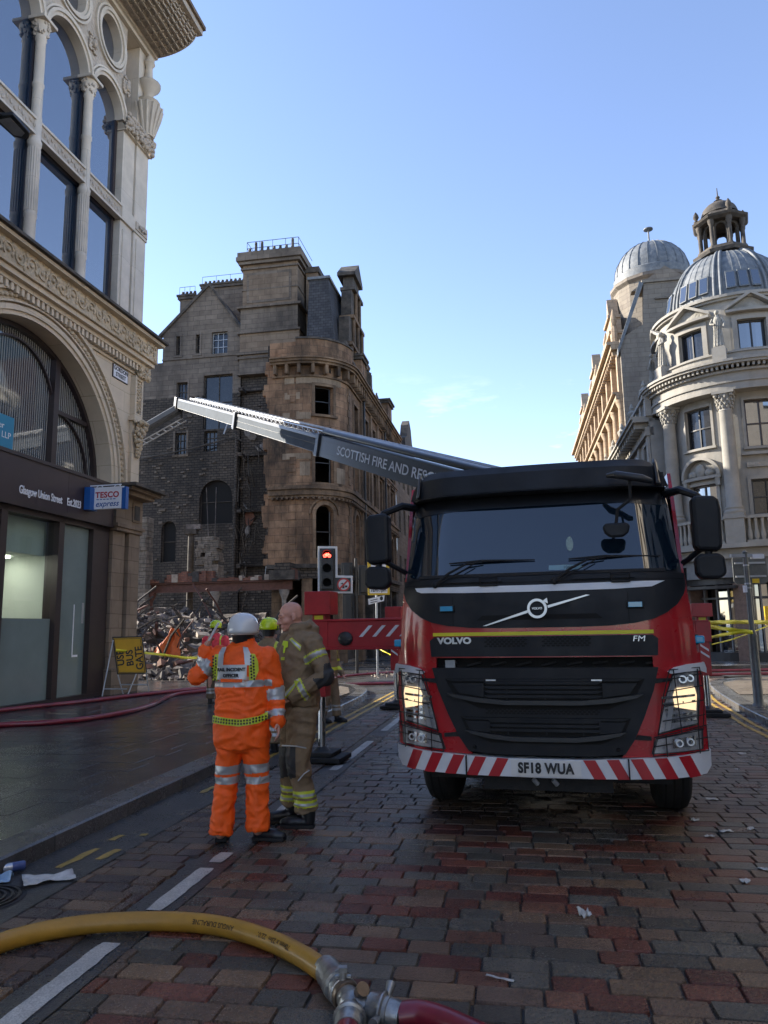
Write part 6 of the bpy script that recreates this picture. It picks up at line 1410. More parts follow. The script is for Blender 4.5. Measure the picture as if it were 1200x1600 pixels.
# wipers
for px_ in (-.84, .14):
    z0 = 2.005; sgn_ = 1
    b = MB(); f = lambda x, z, o=.05: (x, yS(x, z)-o, z)
    b.tube([f(px_, z0, .04), f(px_+.12, z0+.09, .06), f(px_+.27, z0+.165, .06), f(px_+.4, z0+.175, .05)], [.014, .011, .008, .006], 6, MAT['rubber']); b.tube([f(px_+.02, z0, .05), f(px_+.2, z0+.09, .06), f(px_+.33, z0+.16, .06)], .005, 6, MAT['rubber'])
    b.ell(f(px_, z0, .03), (.03, .03, .03), 10, MAT['rubber']); b.build('wiper_arm', FE, smooth=40)
    b = MB(); b.tube([f(px_+.12, z0+.175, .035), f(px_+.4, z0+.187, .04), f(px_+.83, z0+.18, .03)], [.006, .011, .005], 6, MAT['rubber']); b.build('wiper_blade', FE)
# mirrors
def rbox(b, c, s, m, R=None): b.box(c[0]-s[0]/2, c[0]+s[0]/2, c[1]-s[1]/2, c[1]+s[1]/2, c[2]-s[2]/2, c[2]+s[2]/2, m)
for s in (-1, 1):
    cx = 1.365 if s < 0 else 1.335
    b = MB(); P = [(-.105, -.18), (-.085, -.215), (.06, -.225), (.1, -.20), (.11, .1), (.10, .19), (.06, .215), (-.085, .225), (-.105, .19)]
    b.prism([(s*(cx+p[0]*s*(-1 if s < 0 else 1)*1), 2.43+p[1]) for p in P], .08, .24, 'y', MAT['plastic'])
    o = b.build('wing_mirror', FE, bevel=.03)
    b = MB(); b.box(s*cx-.09, s*cx+.09, .24, .245, 2.23, 2.63, MAT['mirrorglass']); b.build('mirror_glass', o)
    b = MB(); b.prism([(s*cx+x, 2.085+z) for x, z in [(-.11, -.05), (-.08, -.095), (.06, -.1), (.11, -.06), (.105, .07), (.07, .1), (-.07, .1), (-.11, .07)]], .06, .2, 'y', MAT['plastic']); b.build('wide_angle_mirror', FE, bevel=.03)
    b = MB(); b.tube([(s*1.05, .45, 2.73), (s*1.18, .3, 2.74), (s*(cx-.05), .16, 2.66), (s*cx, .16, 2.6)], [.035, .035, .03, .025], 8, MAT['plastic'])
    b.tube([(s*1.1, .4, 2.1), (s*1.2, .3, 2.16), (s*(cx-.04), .16, 2.24)], [.025, .022, .022], 8, MAT['plastic']); b.tube([(s*cx, .15, 2.15), (s*cx, .15, 2.24)], .03, 8, MAT['plastic']); b.tube([(s*1.16, .42, 1.5), (s*1.18, .4, 2.1)], .018, 6, MAT['rubber']); b.build('mirror_arm', FE, smooth=40)
b = MB(); b.tube([(.6, -.05, 2.83), (.66, -.12, 2.82), (.85, -.16, 2.77), (.92, -.13, 2.75)], [.018, .032, .032, .02], 10, MAT['plasticg']); b.tube([(.76, -.12, 2.78), (.76, -.1, 2.62), (.66, -.06, 2.55), (.64, -.05, 2.43)], .014, 8, MAT['rubber'])
b.build('front_mirror_arm', FE, smooth=40); b = MB(); b.prism([(.64+x, 2.385+z) for x, z in [(-.105, .03), (-.09, -.02), (-.05, -.055), (.05, -.055), (.09, -.02), (.105, .03), (.08, .055), (-.08, .055)]], -.1, -.02, 'y', MAT['plastic']); b.build('front_mirror', FE, bevel=.015)
# chassis, wheels, rear deck
b = MB(); b.box(-.95, .95, .2, 8.8, .42, .95, MAT['rubber']); b.box(-.5, .5, .1, 8.8, .36, .5, MAT['rubber']); b.box(-1.15, 1.15, .35, .8, .6, 1.3, MAT['rubber'])
for x in (-.1, .05): b.tube([(x, .02, .46), (x+.03, .04, .42)], .02, 6, MAT['galv'])
b.box(-1.15, 1.15, 2.15, 2.17, .05, 1.0, MAT['rubber']); b.box(-1.1, 1.1, 4.5, 4.52, .2, 1.0, MAT['rubber']); b.box(-.9, .9, 1.25, 1.5, .38, .6, MAT['rubber']); b.build('chassis', FE)  # full-width flaps added to block light and reflections beneath the truck
def tyre(x, y, w_=.3, r=.51):
    t = bpy.data.objects.new('wheel', None); COL.objects.link(t); t.parent = FE; t.location = (x, y, r)
    b = MB(); b.lathe([(r*.55, -w_/2), (r*.86, -w_/2), (r*.97, -w_/2+.03), (r, -w_/2+.06), (r, w_/2-.06), (r*.97, w_/2-.03), (r*.86, w_/2), (r*.55, w_/2)], 48, m=MAT['rubber'])
    for g in (-.07, 0, .07): b.lathe([(r+.002, g-.008), (r+.003, g), (r+.002, g+.008)], 48, m=MAT['void'])
    b.v = [(q[2], q[0], q[1]) for q in b.v]; b.build('tyre', t, smooth=40)
    b = MB(); b.lathe([(r*.2, -w_*.3), (r*.4, -w_*.3), (r*.56, -w_*.45), (r*.56, w_*.45), (r*.4, w_*.3), (r*.2, w_*.3)], 24, m=MAT['silver']); b.v = [(q[2], q[0], q[1]) for q in b.v]; b.build('rim', t, smooth=40)
for x in (-1.03, 1.03):
    for y in (1.37, 5.4, 6.8): tyre(x, y, .31 if y < 2 else .5)
b = MB(); b.box(-1.2, 1.2, 2.3, 8.9, 1.0, 1.75, MAT['red']); b.box(-1.2, 1.2, 2.3, 8.9, 1.75, 1.82, MAT['galv']); b.box(-1.15, -.7, 5.2, 8.6, 1.82, 2.6, MAT['red']); b.box(.7, 1.15, 5.2, 8.6, 1.82, 2.6, MAT['red']); b.build('rear_body', FE, bevel=.02)
b = MB(); b.lathe([(.75, 1.82), (.75, 2.1), (.6, 2.15), (.55, 2.6)], 24, (0, 4.52, 0), m=MAT['boomdk']); b.box(-.3, -.24, 4.1, 5.0, 2.5, 3.5, MAT['boomdk']); b.box(.24, .3, 4.1, 5.0, 2.5, 3.5, MAT['boomdk']); b.box(-.3, .3, 4.1, 5.0, 2.5, 2.6, MAT['boomdk']); b.build('turret', FE, smooth=40)
# outriggers
def outrigger(sx, y, xb, z0, zt_, withbeam=True):
    t = bpy.data.objects.new('outrigger', None); COL.objects.link(t); t.parent = FE; s = 1 if sx > 0 else -1; ax = abs(sx)
    b = MB()
    if withbeam: b.box(min(s*1.2, s*ax), max(s*1.2, s*ax), y-.12, y+.12, z0, z0+.33, MAT['redmatt']); b.box(min(s*1.2, s*ax), max(s*1.2, s*ax), y-.14, y+.14, z0-.03, z0+.0, MAT['redmatt']); b.box(min(s*1.2, s*(ax+.1)), max(s*1.2, s*(ax+.1)), y-.14, y+.14, z0+.33, z0+.36, MAT['redmatt'])
    b.build('beam', t, bevel=.006)
    b = MB()
    if withbeam:
        x = 1.3
        while x < ax-.45:
            P = [(s*x, z0+.13), (s*(x+.05), z0+.13), (s*(x+.05)+(.13 if s < 0 else -.13)*1, z0+.27), (s*x+(.13 if s < 0 else -.13), z0+.27)]
            b.prism(P, y-.126, y-.119, 'y', MAT['stripew']); x += .13*1.35
    for k in range(2): 
        P = [(s*ax-.07, z0-.1-.12*k), (s*ax+.07, z0-.2-.12*k), (s*ax+.07, z0-.16-.12*k), (s*ax-.07, z0-.06-.12*k)]; b.prism(P, y-.108, y-.1, 'y', MAT['stripew']) if y > 5 else None
    if b.v: b.build('chevron', t)
    b = MB(); b.box(s*ax-.09, s*ax+.09, y-.1, y+.1, z0-.62, z0+.62, MAT['redmatt']); b.box(s*ax-.13, s*ax+.13, y-.13, y+.13, z0-.03, z0+.34, MAT['redmatt']); b.box(s*ax-.175, s*ax+.175, y-.17, y+.17, z0+.42, zt_, MAT['redmatt']); b.build('jack_housing', t, bevel=.008)
    b = MB(); b.box(s*ax-.06, s*ax+.06, y-.107, y-.1, z0+.35, z0+.41, MAT['yellow']); b.build('warning_label', t)
    b = MB(); b.tube([(s*ax, y, .12), (s*ax, y, z0-.6)], .05, 16, MAT['chrome']); b.lathe([(.11, .08), (.11, .13), (.06, .18)], 16, (s*ax, y, 0), m=MAT['black']); b.build('jack_leg', t, smooth=40)
    b = MB(); b.box(s*ax-.3, s*ax+.32, y-.25, y+.25, .012, .075, MAT['rubber']); b.box(s*ax-.2, s*ax+.2, y-.2, y+.2, .075, .13, MAT['rubber']); b.build('ground_pad', t, bevel=.012)
    return t
outrigger(-2.95, 3.12, 0, 1.42, 2.14); outrigger(2.47, 8.5, 0, 1.34, 2.0); outrigger(-3.45, 9.2, 0, 1.4, 2.1)
b = MB(); b.ell((-2.58, 2.98, 1.53), (.1, .03, .09), 14, MAT['black']); b.build('rubber_stop', FE)
# warning tape bits tied round the right outrigger are part of the tape itself (built below)
# ---- boom ----
BA = Vector((2.36, 10.4, 3.3)); BT = Vector((-7.85, 28, 10.5)); bd = (BT-BA).normalized(); bs = bd.cross(Vector((0, 0, 1))).normalized(); bn = bs.cross(bd).normalized(); BLn = (BT-BA).length
def BP(t, s, n): return TMI @ (BA+bd*t+bs*s+bn*n)
def bbox(b, t0, t1, s0, s1, n0, n1, m, k=1.0):
    b.add([BP(t0, s0, n0), BP(t0, s1, n0), BP(t0, s1, n1), BP(t0, s0, n1), BP(t1, s0*k, n0*k), BP(t1, s1*k, n0*k), BP(t1, s1*k, n1*k), BP(t1, s0*k, n1*k)], [(0, 1, 2, 3), (4, 7, 6, 5), (0, 4, 5, 1), (1, 5, 6, 2), (2, 6, 7, 3), (3, 7, 4, 0)], m)
print('boomlen', BLn)
t1 = BLn*.365; t2 = BLn*.66
bo = bpy.data.objects.new('boom', None); COL.objects.link(bo); bo.parent = FE
b = MB(); bbox(b, -.6, t1, -.2, .2, -.27, .2, MAT['boomdk']); bbox(b, -.3, t1-.3, -.204, .204, -.17, -.165, MAT['black']); bbox(b, -.3, t1-.3, -.204, .204, .1, .105, MAT['black']); s1_ = b.build('boom_section', bo, bevel=.015)
b = MB(); bbox(b, t1-.3, t2, -.16, .16, -.20, .12, MAT['boomlt']); bbox(b, t1, t2-.1, -.174, .174, -.03, -.02, MAT['black']); bbox(b, t1, t2, -.18, .18, .11, .19, MAT['boomdk']); bbox(b, t1, t2-.1, -.172, .172, -.22, -.2, MAT['black']); b.build('boom_section', bo, bevel=.01)
b = MB(); bbox(b, t2-.3, BLn+.4, -.15, .15, -.18, .11, MAT['boomlt']); bbox(b, t2, BLn, -.17, .17, .1, .18, MAT['boomdk']); bbox(b, t2, BLn, -.163, .163, -.2, -.18, MAT['black']); b.build('boom_section', bo, bevel=.01)
b = MB()
for tt in (t1, t2): bbox(b, tt-.16, tt+.02, -.24, .24, -.3, .24, MAT['boomdk']); bbox(b, tt-.02, tt+.12, -.22, .22, -.26, -.2, MAT['black'])
bbox(b, BLn+.2, BLn+.55, -.2, .2, -.24, .22, MAT['black']); b.build('collar', bo, bevel=.02)
b = MB()
for (s, n, r) in ((-.13, .3, .06), (.02, .32, .05), (.15, .29, .05)): b.tube([BP(-.4, s, n), BP(t1-.2, s, n)], r, 10, MAT['boomdk'] if s < 0 else MAT['galv'])
b.build('pipe', bo, smooth=50)
b = MB()       # ladder along the top
for s in (.2, .44):
    b.tube([BP(1.0, s, .36), BP(BLn*.95, s, .3)], .022, 6, MAT['galv'])
tt = 1.0
while tt < BLn*.95: b.tube([BP(tt, .2, .35), BP(tt, .44, .35)], .014, 5, MAT['galv']); tt += .3
mat('ladderw', (.62, .64, .66), .4, .3)
for s in (-.1,): 
    tt = t1*.98
    while tt < BLn*.93: b.tube([BP(tt, s, .22), BP(tt+.16, s, .3), BP(tt+.32, s, .22)], .014, 5, MAT['ladderw']); tt += .32
    b.tube([BP(t1*.98, s, .3), BP(BLn*.93, s, .3)], .018, 6, MAT['ladderw'])
b.build('ladder', bo)
tc_ = t1*.45
camside = -1 if (BP(5, -.2, 0)-(TMI @ Vector((0, 0, 1.65)))).length < (BP(5, .2, 0)-(TMI @ Vector((0, 0, 1.65)))).length else 1
def bdef(c): return BP(BLn*.30-(c.x)*1.0, camside*.206+camside*c.y*0, c.z)
text('SCOTTISH FIRE AND RESCUE', .27, MAT['stripew'], s1_, (-0.0, 0, -.03), name='boom_lettering', deform=lambda c: BP(t1-1.15-c.x, camside*.207, c.z), align='LEFT', ex=0, off=.004, w=1.25)
b = MB()      # fly arm with its own ladder, dropping away to the left behind the corner building
F0 = BT+bd*.3+bn*-.15; F1 = F0+Vector((-4.6, 1.0, -2.25)); fd = (F1-F0).normalized(); fn = Vector((0, 0, 1))
def FP(t, y, z): q = F0+fd*t+Vector((.2, 1, 0)).normalized()*y+fn*z; return TMI @ q
fl = (F1-F0).length
def fbox(t0, t1, y0, y1, z0, z1, m): b.add([FP(t0, y0, z0), FP(t0, y1, z0), FP(t0, y1, z1), FP(t0, y0, z1), FP(t1, y0, z0), FP(t1, y1, z0), FP(t1, y1, z1), FP(t1, y0, z1)], [(0, 1, 2, 3), (4, 7, 6, 5), (0, 4, 5, 1), (1, 5, 6, 2), (2, 6, 7, 3), (3, 7, 4, 0)], m)
fbox(0, fl, -.14, .14, -.2, .1, MAT['boomlt']); fbox(0, fl, -.145, .145, -.21, -.1, MAT['black']); b.build('fly_arm', bo)
b = MB(); b.tube([FP(-.1, .05, -.5), FP(fl, .05, -.42)], .03, 6, MAT['galv']); b.tube([FP(-.1, .4, -.5), FP(fl, .4, -.42)], .03, 6, MAT['galv']); b.tube([FP(0, .0, .16), FP(fl, 0, .16)], .04, 6, MAT['ladderw'])  # pale tube along the top stands in for the arm's bright highlight
for i in range(15): b.tube([FP(.2+i*.32, .05, -.48), FP(.2+i*.32, .4, -.48)], .03, 5, MAT['ladderw'])
b.tube([FP(-.1, 0, -.1), FP(-.1, 0, -.5)], .06, 6, MAT['black']); b.build('fly_ladder', bo)
b = MB(); q = F1-TL*0
for dz in (-.9, -.4, .1): b.tube([FP(fl, -.9, dz), FP(fl, .9, dz), FP(fl+1, .9, dz), FP(fl+1, -.9, dz), FP(fl, -.9, dz)], .03, 6, MAT['galv'])
fbox(fl, fl+1, -.9, .9, -.95, -.9, MAT['galv']); b.build('rescue_cage', bo)
b = MB(); b.prism([(-1.1, 2.76), (-.95, 2.78), (-.95, 2.86), (-1.15, 2.9)], 3.2, 3.4, 'y', MAT['redmatt']); b.prism([(1.0, 2.8), (1.15, 2.74), (1.25, 2.86), (1.1, 2.92)], 2.6, 3.0, 'y', MAT['redmatt']); b.build('rear_lamp_bracket', FE)
# ================= placing helpers =================
from mathutils.bvhtree import BVHTree
def ray_(px, py): return cF+cR*((px-600)/FPX)-cU*((py-800)/FPX)
def at(px, py, Y): d = ray_(px, py); return Vector((0, 0, EYE))+d*(Y/d.y)
def gnd(px, py, z=0): d = ray_(px, py); return Vector((0, 0, EYE))+d*((z-EYE)/d.z)
# ================= PEOPLE =================
mat('skin', (.55, .29, .22), .5, var=.12, vs=14, bump=.12, bs=60, spec=.4); mat('skindk', (.16, .06, .05), .5)
mat('orange', (.95, .115, .006), .62, var=.1, vs=9, bump=.25, bs=26, em=(.9, .12, .01), ems=0)
mat('khaki', (.21, .15, .09), .8, var=.15, vs=10, bump=.3, bs=30); mat('khakidk', (.14, .10, .062), .85, var=.2, vs=8)
mat('tape', (.42, .44, .46), .35, .3, var=.1, vs=10); mat('tapey', (.55, .62, .04), .45, var=.08); mat('hivis', (.45, .62, .02), .55, var=.1, vs=9); mat('pinkv', (.75, .05, .07), .6, var=.1)
mat('helw', (.62, .64, .66), .22, coat=.4, var=.04); mat('hely', (.50, .66, .01), .25, coat=.4, var=.05); mat('pad', (.03, .032, .035), .7, bump=.2, bs=40); mat('boot', (.012, .013, .016), .35, bump=.3, bs=25)
mat('phone', (.5, .52, .55), .3)
def remesh(b, voxel, smooth=3, mats=None, classify=None, fold=0, fscale=(7, 7, 10), seed=0, name='m', base=Vector((0, 0, 0))):
    me = bpy.data.meshes.new(name); me.from_pydata([tuple(Vector(v)-base) for v in b.v], [], b.f)
    bm = bmesh.new(); bm.from_mesh(me); bmesh.ops.recalc_face_normals(bm, faces=bm.faces); bm.to_mesh(me); bm.free()
    o = bpy.data.objects.new(name, me); COL.objects.link(o)
    m = o.modifiers.new('r', 'REMESH'); m.mode = 'VOXEL'; m.voxel_size = voxel; m.adaptivity = 0
    if smooth: s = o.modifiers.new('s', 'SMOOTH'); s.iterations = smooth; s.factor = .5
    dg = bpy.context.evaluated_depsgraph_get(); me2 = bpy.data.meshes.new_from_object(o.evaluated_get(dg)); bpy.data.objects.remove(o); bpy.data.meshes.remove(me)
    if fold:
        ns = [v.normal.copy() for v in me2.vertices]
        for v, n in zip(me2.vertices, ns):
            c = v.co; q = Vector((c.x*fscale[0]+seed, c.y*fscale[1], c.z*fscale[2])); w_ = noise.noise_vector(q*.45)
            q2 = q+w_*1.3; r1 = 1-abs(noise.noise(q2))*2.2; r2 = 1-abs(noise.noise(q2*2.1+Vector((5, 5, 5))))*2
            v.co = c+n*(fold*(r1*.8+r2*.35-.4))
    me2.materials.clear()
    for mm in mats: me2.materials.append(mm)
    if classify:
        idx = []
        for p in me2.polygons: idx.append(classify(p.center+base))
        me2.polygons.foreach_set('material_index', idx)
    else: me2.polygons.foreach_set('material_index', [0]*len(me2.polygons))
    me2.polygons.foreach_set('use_smooth', [True]*len(me2.polygons))
    me2.name = name; return me2
def put(name, me, parent): o = bpy.data.objects.new(name, me); COL.objects.link(o); o.parent = parent; return o
def loft(b, rings, n=20, m=None):
    """rings: (center, rx, ry[, yaw])"""
    vs = []
    for r in rings:
        c = Vector(r[0]); a = r[3] if len(r) > 3 else 0
        for i in range(n):
            q = 2*pi*i/n; x = r[1]*cos(q); y = r[2]*sin(q); vs.append((c.x+x*cos(a)-y*sin(a), c.y+x*sin(a)+y*cos(a), c.z))
    k = len(rings); fs = [(j*n+i, j*n+(i+1) % n, (j+1)*n+(i+1) % n, (j+1)*n+i) for j in range(k-1) for i in range(n)]+[tuple(range(n))[::-1], tuple(range((k-1)*n, k*n))]
    return b.add(vs, fs, m)
def seg(c, p, q):
    d = q-p; t = max(0, min(1, (c-p).dot(d)/d.length_squared)); return t, (c-(p+d*t)).length
def capsule(b, pts, rs, n=14): 
    b.tube(pts, rs, n)
    for p, r in ((pts[0], rs[0]), (pts[-1], rs[-1])): b.ell(p, (r, r, r), n)
    for p, r in zip(pts[1:-1], rs[1:-1]): b.ell(p, (r*1.0, r*1.0, r*1.0), n)
def hand(b, w_, d, nrm, side, curl=.5, s=1.0):
    """palm at wrist w_, pointing along d, palm normal nrm; five fingers"""
    d = d.normalized(); nrm = (nrm-d*nrm.dot(d)).normalized(); a = d.cross(nrm).normalized()*side
    capsule(b, [w_, w_+d*.03*s], [.026*s, .03*s], 10)
    for k in range(4):
        o = (k-1.5)*.019*s; p0 = w_+d*.03*s+a*o; p1 = w_+d*.085*s+a*o*1.15; capsule(b, [p0, p1], [.015*s, .0125*s], 8)
        L = (.07, .08, .075, .06)[k]*s; dd = d.copy(); p = p1
        for j in range(3):
            dd = (dd+nrm*curl*(.5+.25*j)).normalized(); q = p+dd*L*(.42, .32, .26)[j]; capsule(b, [p, q], [(.0098, .009, .008)[j]*s, (.009, .0082, .0075)[j]*s], 8); p = q
    p = w_+d*.025*s-a*.03*s; q = p+(d*.6-a*.6+nrm*.4).normalized()*.04*s; r = q+(d*.85-a*.1+nrm*.5).normalized()*.032*s; capsule(b, [p, q, r], [.014*s, .011*s, .009*s], 8)
def head(b, c, R, s=1.0):
    """c: centre of the head; R: 3x3 rotation, the face looks along local -y"""
    def E(p, r): b.ell(Vector(c)+R @ (Vector(p)*s), tuple(q*s for q in r), 16, None, R)
    def T_(pts, rs): capsule(b, [Vector(c)+R @ (Vector(p)*s) for p in pts], [r*s for r in rs], 8)
    E((0, .012, .035), (.077, .099, .085)); E((0, .03, .01), (.072, .08, .085)); E((0, -.03, -.02), (.062, .066, .08)); E((0, -.035, -.07), (.048, .052, .045)); E((0, -.075, -.098), (.024, .02, .018))
    E((.04, -.05, -.03), (.026, .03, .03)); E((-.04, -.05, -.03), (.026, .03, .03))
    T_([(0, -.088, .01), (0, -.112, -.022), (0, -.118, -.034)], [.010, .013, .014]); T_([(-.013, -.1, -.038), (.013, -.1, -.038)], [.010, .010])
    T_([(-.045, -.075, .022), (0, -.09, .026), (.045, -.075, .022)], [.013, .014, .013]); T_([(-.02, -.092, -.066), (0, -.098, -.063), (.02, -.092, -.066)], [.006, .008, .006]); T_([(-.017, -.09, -.077), (0, -.096, -.079), (.017, -.09, -.077)], [.007, .009, .007])
    for sx in (-1, 1): E((sx*.03, -.082, .0), (.014, .01, .009)); E((sx*.08, .012, -.01), (.011, .02, .033)); E((sx*.084, .0, -.03), (.008, .01, .012))
    T_([(0, .02, -.06), (0, .03, -.16)], [.056, .06])
def helmet_dome(b, c, R, s, m, brim=.02, peak=.0, n=28):
    prof = [(.118, -.035), (.124, -.03), (.122, 0), (.118, .04), (.102, .085), (.07, .115), (.035, .128), (0, .131)]
    vs = []; 
    for r, z in prof:
        for i in range(n):
            q = 2*pi*i/n; rr_ = r*(1+.12*abs(sin(q))); x = rr_*cos(q); y = rr_*sin(q)*1.08; zz = z-(.012*max(0, -sin(q)) if z < 0 else 0)
            vs.append(Vector(c)+R @ (Vector((x, y, zz))*s))
    fs = [(j*n+i, j*n+(i+1) % n, (j+1)*n+(i+1) % n, (j+1)*n+i) for j in range(len(prof)-1) for i in range(n)]
    b.add(vs, fs, m)
# ---- officer in orange ----
Y0 = 6.2
OF = thing('person', 'person in orange high visibility suit and white helmet, back turned, phone raised', 'person', (-1.19, Y0, 0)); OB = Vector((-1.19, Y0, 0))
A = lambda x, y, dy=0: at(x, y, Y0+dy)
shL, shR = A(343, 1026), A(418, 1027); elL, wrL = A(309, 1056, -.02), A(323, 1013, -.03); elR, wrR = A(431, 1084, .02), A(434, 1127, -.06)
hipL, hipR = A(361, 1152), A(398, 1152); knL, knR = A(355, 1215, .02), A(402, 1215, .02); anL, anR = A(345, 1302, .0), A(403, 1296, .0)
b = MB()
loft(b, [(A(378, 1168), .215, .15), (A(378, 1150), .232, .165), (A(378, 1120), .222, .16), (A(379, 1090), .215, .15), (A(380, 1060), .225, .145), (A(381, 1035), .228, .135), (A(381, 1020), .20, .12), (A(381, 1010), .13, .10), (A(381, 1003), .085, .085), (A(381, 996), .075, .08)], 24)
capsule(b, [shL, elL, elL+(wrL-elL)*.9], [.088, .078, .058]); capsule(b, [shR, elR, wrR], [.088, .074, .058])
b.tube([wrR-(wrR-elR).normalized()*.03, wrR+(wrR-elR).normalized()*.02], [.062, .064], 14)
bandsA = []
def clsJ(c):
    for (p, q, bands) in ((shL, elL, [(.42, .72)]), (elL, wrL, [(.45, .68)]), (shR, elR, [(.82, 1.02)]), (elR, wrR, [(.62, .86)])):
        t, d = seg(c, p, q)
        if d < .10 and (abs(c.x-OB.x) > .2):
            for a0, a1 in bands:
                if a0 < t < a1: return 1
    zb0 = A(378, 1071).z; zb1 = A(378, 1062).z
    if abs(c.x-OB.x-.02) < .235 and zb0 < c.z < zb1: return 1
    return 0
jm = remesh(b, .011, 3, [MAT['orange'], MAT['tape'], MAT['tapey']], clsJ, .016, (7, 7, 12), 3, 'jacket', OB); jk = put('jacket', jm, OF)
bv = BVHTree.FromPolygons([v.co.copy() for v in jm.vertices], [tuple(p.vertices) for p in jm.polygons])
def onback(x, z, bvh=bv):
    r = [bvh.ray_cast(Vector((x+dx, -2, z+dz)), Vector((0, 1, 0)))[0] for dx in (-.025, 0, .025) for dz in (-.025, 0, .025)]; r = [q.y for q in r if q]
    return sorted(r)[len(r)//4] if r else 0.0
def lx(px, py): q = A(px, py)-OB; return q.x, q.z
def strip(b, quad, off, m, th=.004, st=.02): pan(b, [lx(*q) for q in quad], off, m, th, st, onback)
b = MB(); strip(b, [(343, 1061), (344, 1038), (391, 1037), (390, 1060)], .006, MAT['tape']); strip(b, [(344, 1039), (346, 1020), (350, 1011), (357, 1010), (354, 1022), (353, 1039)], .007, MAT['tape']); strip(b, [(388, 1038), (386, 1021), (384, 1010), (391, 1011), (396, 1021), (398, 1038)], .007, MAT['tape'])
strip(b, [(350, 1064), (350, 1059), (384, 1059), (384, 1064)], .009, MAT['orange']); b.build('back_panel', jk, smooth=50)
b = MB(); strip(b, [(335, 1062), (336, 1040), (340, 1022), (347, 1021), (345, 1040), (344, 1062)], .006, MAT['tapey']); strip(b, [(394, 1061), (394, 1040), (393, 1020), (402, 1021), (407, 1032), (408, 1046), (403, 1061)], .006, MAT['tapey'])
strip(b, [(336, 1127), (336, 1116), (380, 1120), (408, 1116), (421, 1110), (421, 1121), (408, 1127), (380, 1131)], .006, MAT['tapey']); b.build('checked_band', jk, smooth=50)
b = MB()
for k in range(8):
    for (xa, ya, j) in ((339.5, 1025+k*4.7, k), (398.5+(k*.2), 1024+k*4.7, k)):
        for dx in (-2, 2): s_ = 1.7; cx, cy = xa+dx-(1.5 if xa < 350 and k > 3 else 0), ya+(2.3 if dx > 0 else 0); pan(b, [lx(cx, cy-s_*1.2), lx(cx+s_, cy), lx(cx, cy+s_*1.2), lx(cx-s_, cy)], .011, MAT['black'], .001, .2, onback)
for k in range(19):
    x = 338.5+k*4.45; yb = 1121.5+(x-336)*.08 if x < 380 else 1125-(x-380)*.16*(1 if x > 400 else .6)
    for dy in (-2.2, 2.2): s_ = 1.75; pan(b, [lx(x+(dy > 0)*0, yb+dy-s_*1.2), lx(x+s_, yb+dy), lx(x, yb+dy+s_*1.2), lx(x-s_, yb+dy)], .011, MAT['black'], .001, .2, onback)
b.build('check_mark', jk)
cx_, cz_ = lx(366.5, 1045); _, cz2 = lx(366.5, 1054)
text('RAIL INCIDENT', .036, MAT['black'], jk, (cx_, 0, cz_), name='back_lettering', deform=lambda c: Vector((c.x, onback(c.x, c.z)-.016, c.z)), ex=.001, off=.0018, w=.9, sp=1.05)
text('OFFICER', .036, MAT['black'], jk, (cx_, 0, cz2), name='back_lettering', deform=lambda c: Vector((c.x, onback(c.x, c.z)-.016, c.z)), ex=.001, off=.0018, w=.9, sp=1.05)
b = MB()
def trousers(b, hl, hr, kl, kr, al, ar, waist, rw=.2, r=(.115, .098, .094), ry=.14):
    c = (hl+hr)/2; loft(b, [(c-Vector((0, 0, .10)), rw*.6, ry*.8), (c-Vector((0, 0, .03)), rw*1.0, ry), (c+Vector((0, 0, .06)), rw, ry), (waist, rw*.92, ry*.95)], 20)
    for h, k, a in ((hl, kl, al), (hr, kr, ar)): b.tube([h, (h+k)/2, k, (k+a)/2, a+Vector((0, 0, .015))], [r[0]*.97, (r[0]+r[1])/2*.96, r[1]*.93, r[2]*.93, r[2]*1.0], 16)
trousers(b, hipL, hipR, knL, knR, anL-Vector((0, 0, .02)), anR-Vector((0, 0, .02)), A(378, 1135))
zz = lambda py: A(378, py).z
def clsT(c): return 1 if (zz(1207) < c.z-.1*(c.x-OB.x)*.3 < zz(1193) or zz(1223) < c.z < zz(1211)) else 0
put('trousers', remesh(b, .011, 3, [MAT['orange'], MAT['tape']], clsT, .016, (7, 7, 10), 9, 'trousers', OB), OF)
b = MB()
head(b, A(381, 985, .0), Matrix.Rotation(pi, 3, 'Z'), 1.0)
capsule(b, [A(381, 1010), A(381, 1060), A(379, 1110), A(379, 1150)], [.08, .15, .14, .14], 12)
for p, q, r in ((shL, elL, wrL), (shR, elR, wrR)): capsule(b, [p, q, r], [.06, .045, .03], 10)
for h, k, a in ((hipL, knL, anL), (hipR, knR, anR)): capsule(b, [h, k, a], [.085, .06, .045], 10)
hand(b, wrR+(wrR-elR).normalized()*.0, (wrR-elR), Vector((-1, -.2, 0)), 1, .45); hand(b, wrL, (wrL-elL)+Vector((.03, 0, .1)), Vector((1, .3, -.1)), -1, .55, 1.12)
put('body', remesh(b, .0065, 2, [MAT['skin']], None, 0, name='body', base=OB), OF)
b = MB(); helmet_dome(b, A(380, 985)-OB+Vector((0, 0, .01)), Matrix.Rotation(pi, 3, 'Z'), 1.04, MAT['helw']); hm = b.build('helmet', OF, smooth=60)
b = MB(); hc = A(380, 985)-OB
for s in (-1, 1): b.ell(hc+Vector((s*.105, -.04, .0)), (.022, .03, .028), 8, MAT['pad']); b.prism([(hc.x+s*.075, hc.z+.06), (hc.x+s*.085, hc.z+.05), (hc.x+s*.088, hc.z+.065)], hc.y-.075, hc.y-.06, 'y', MAT['pad'])

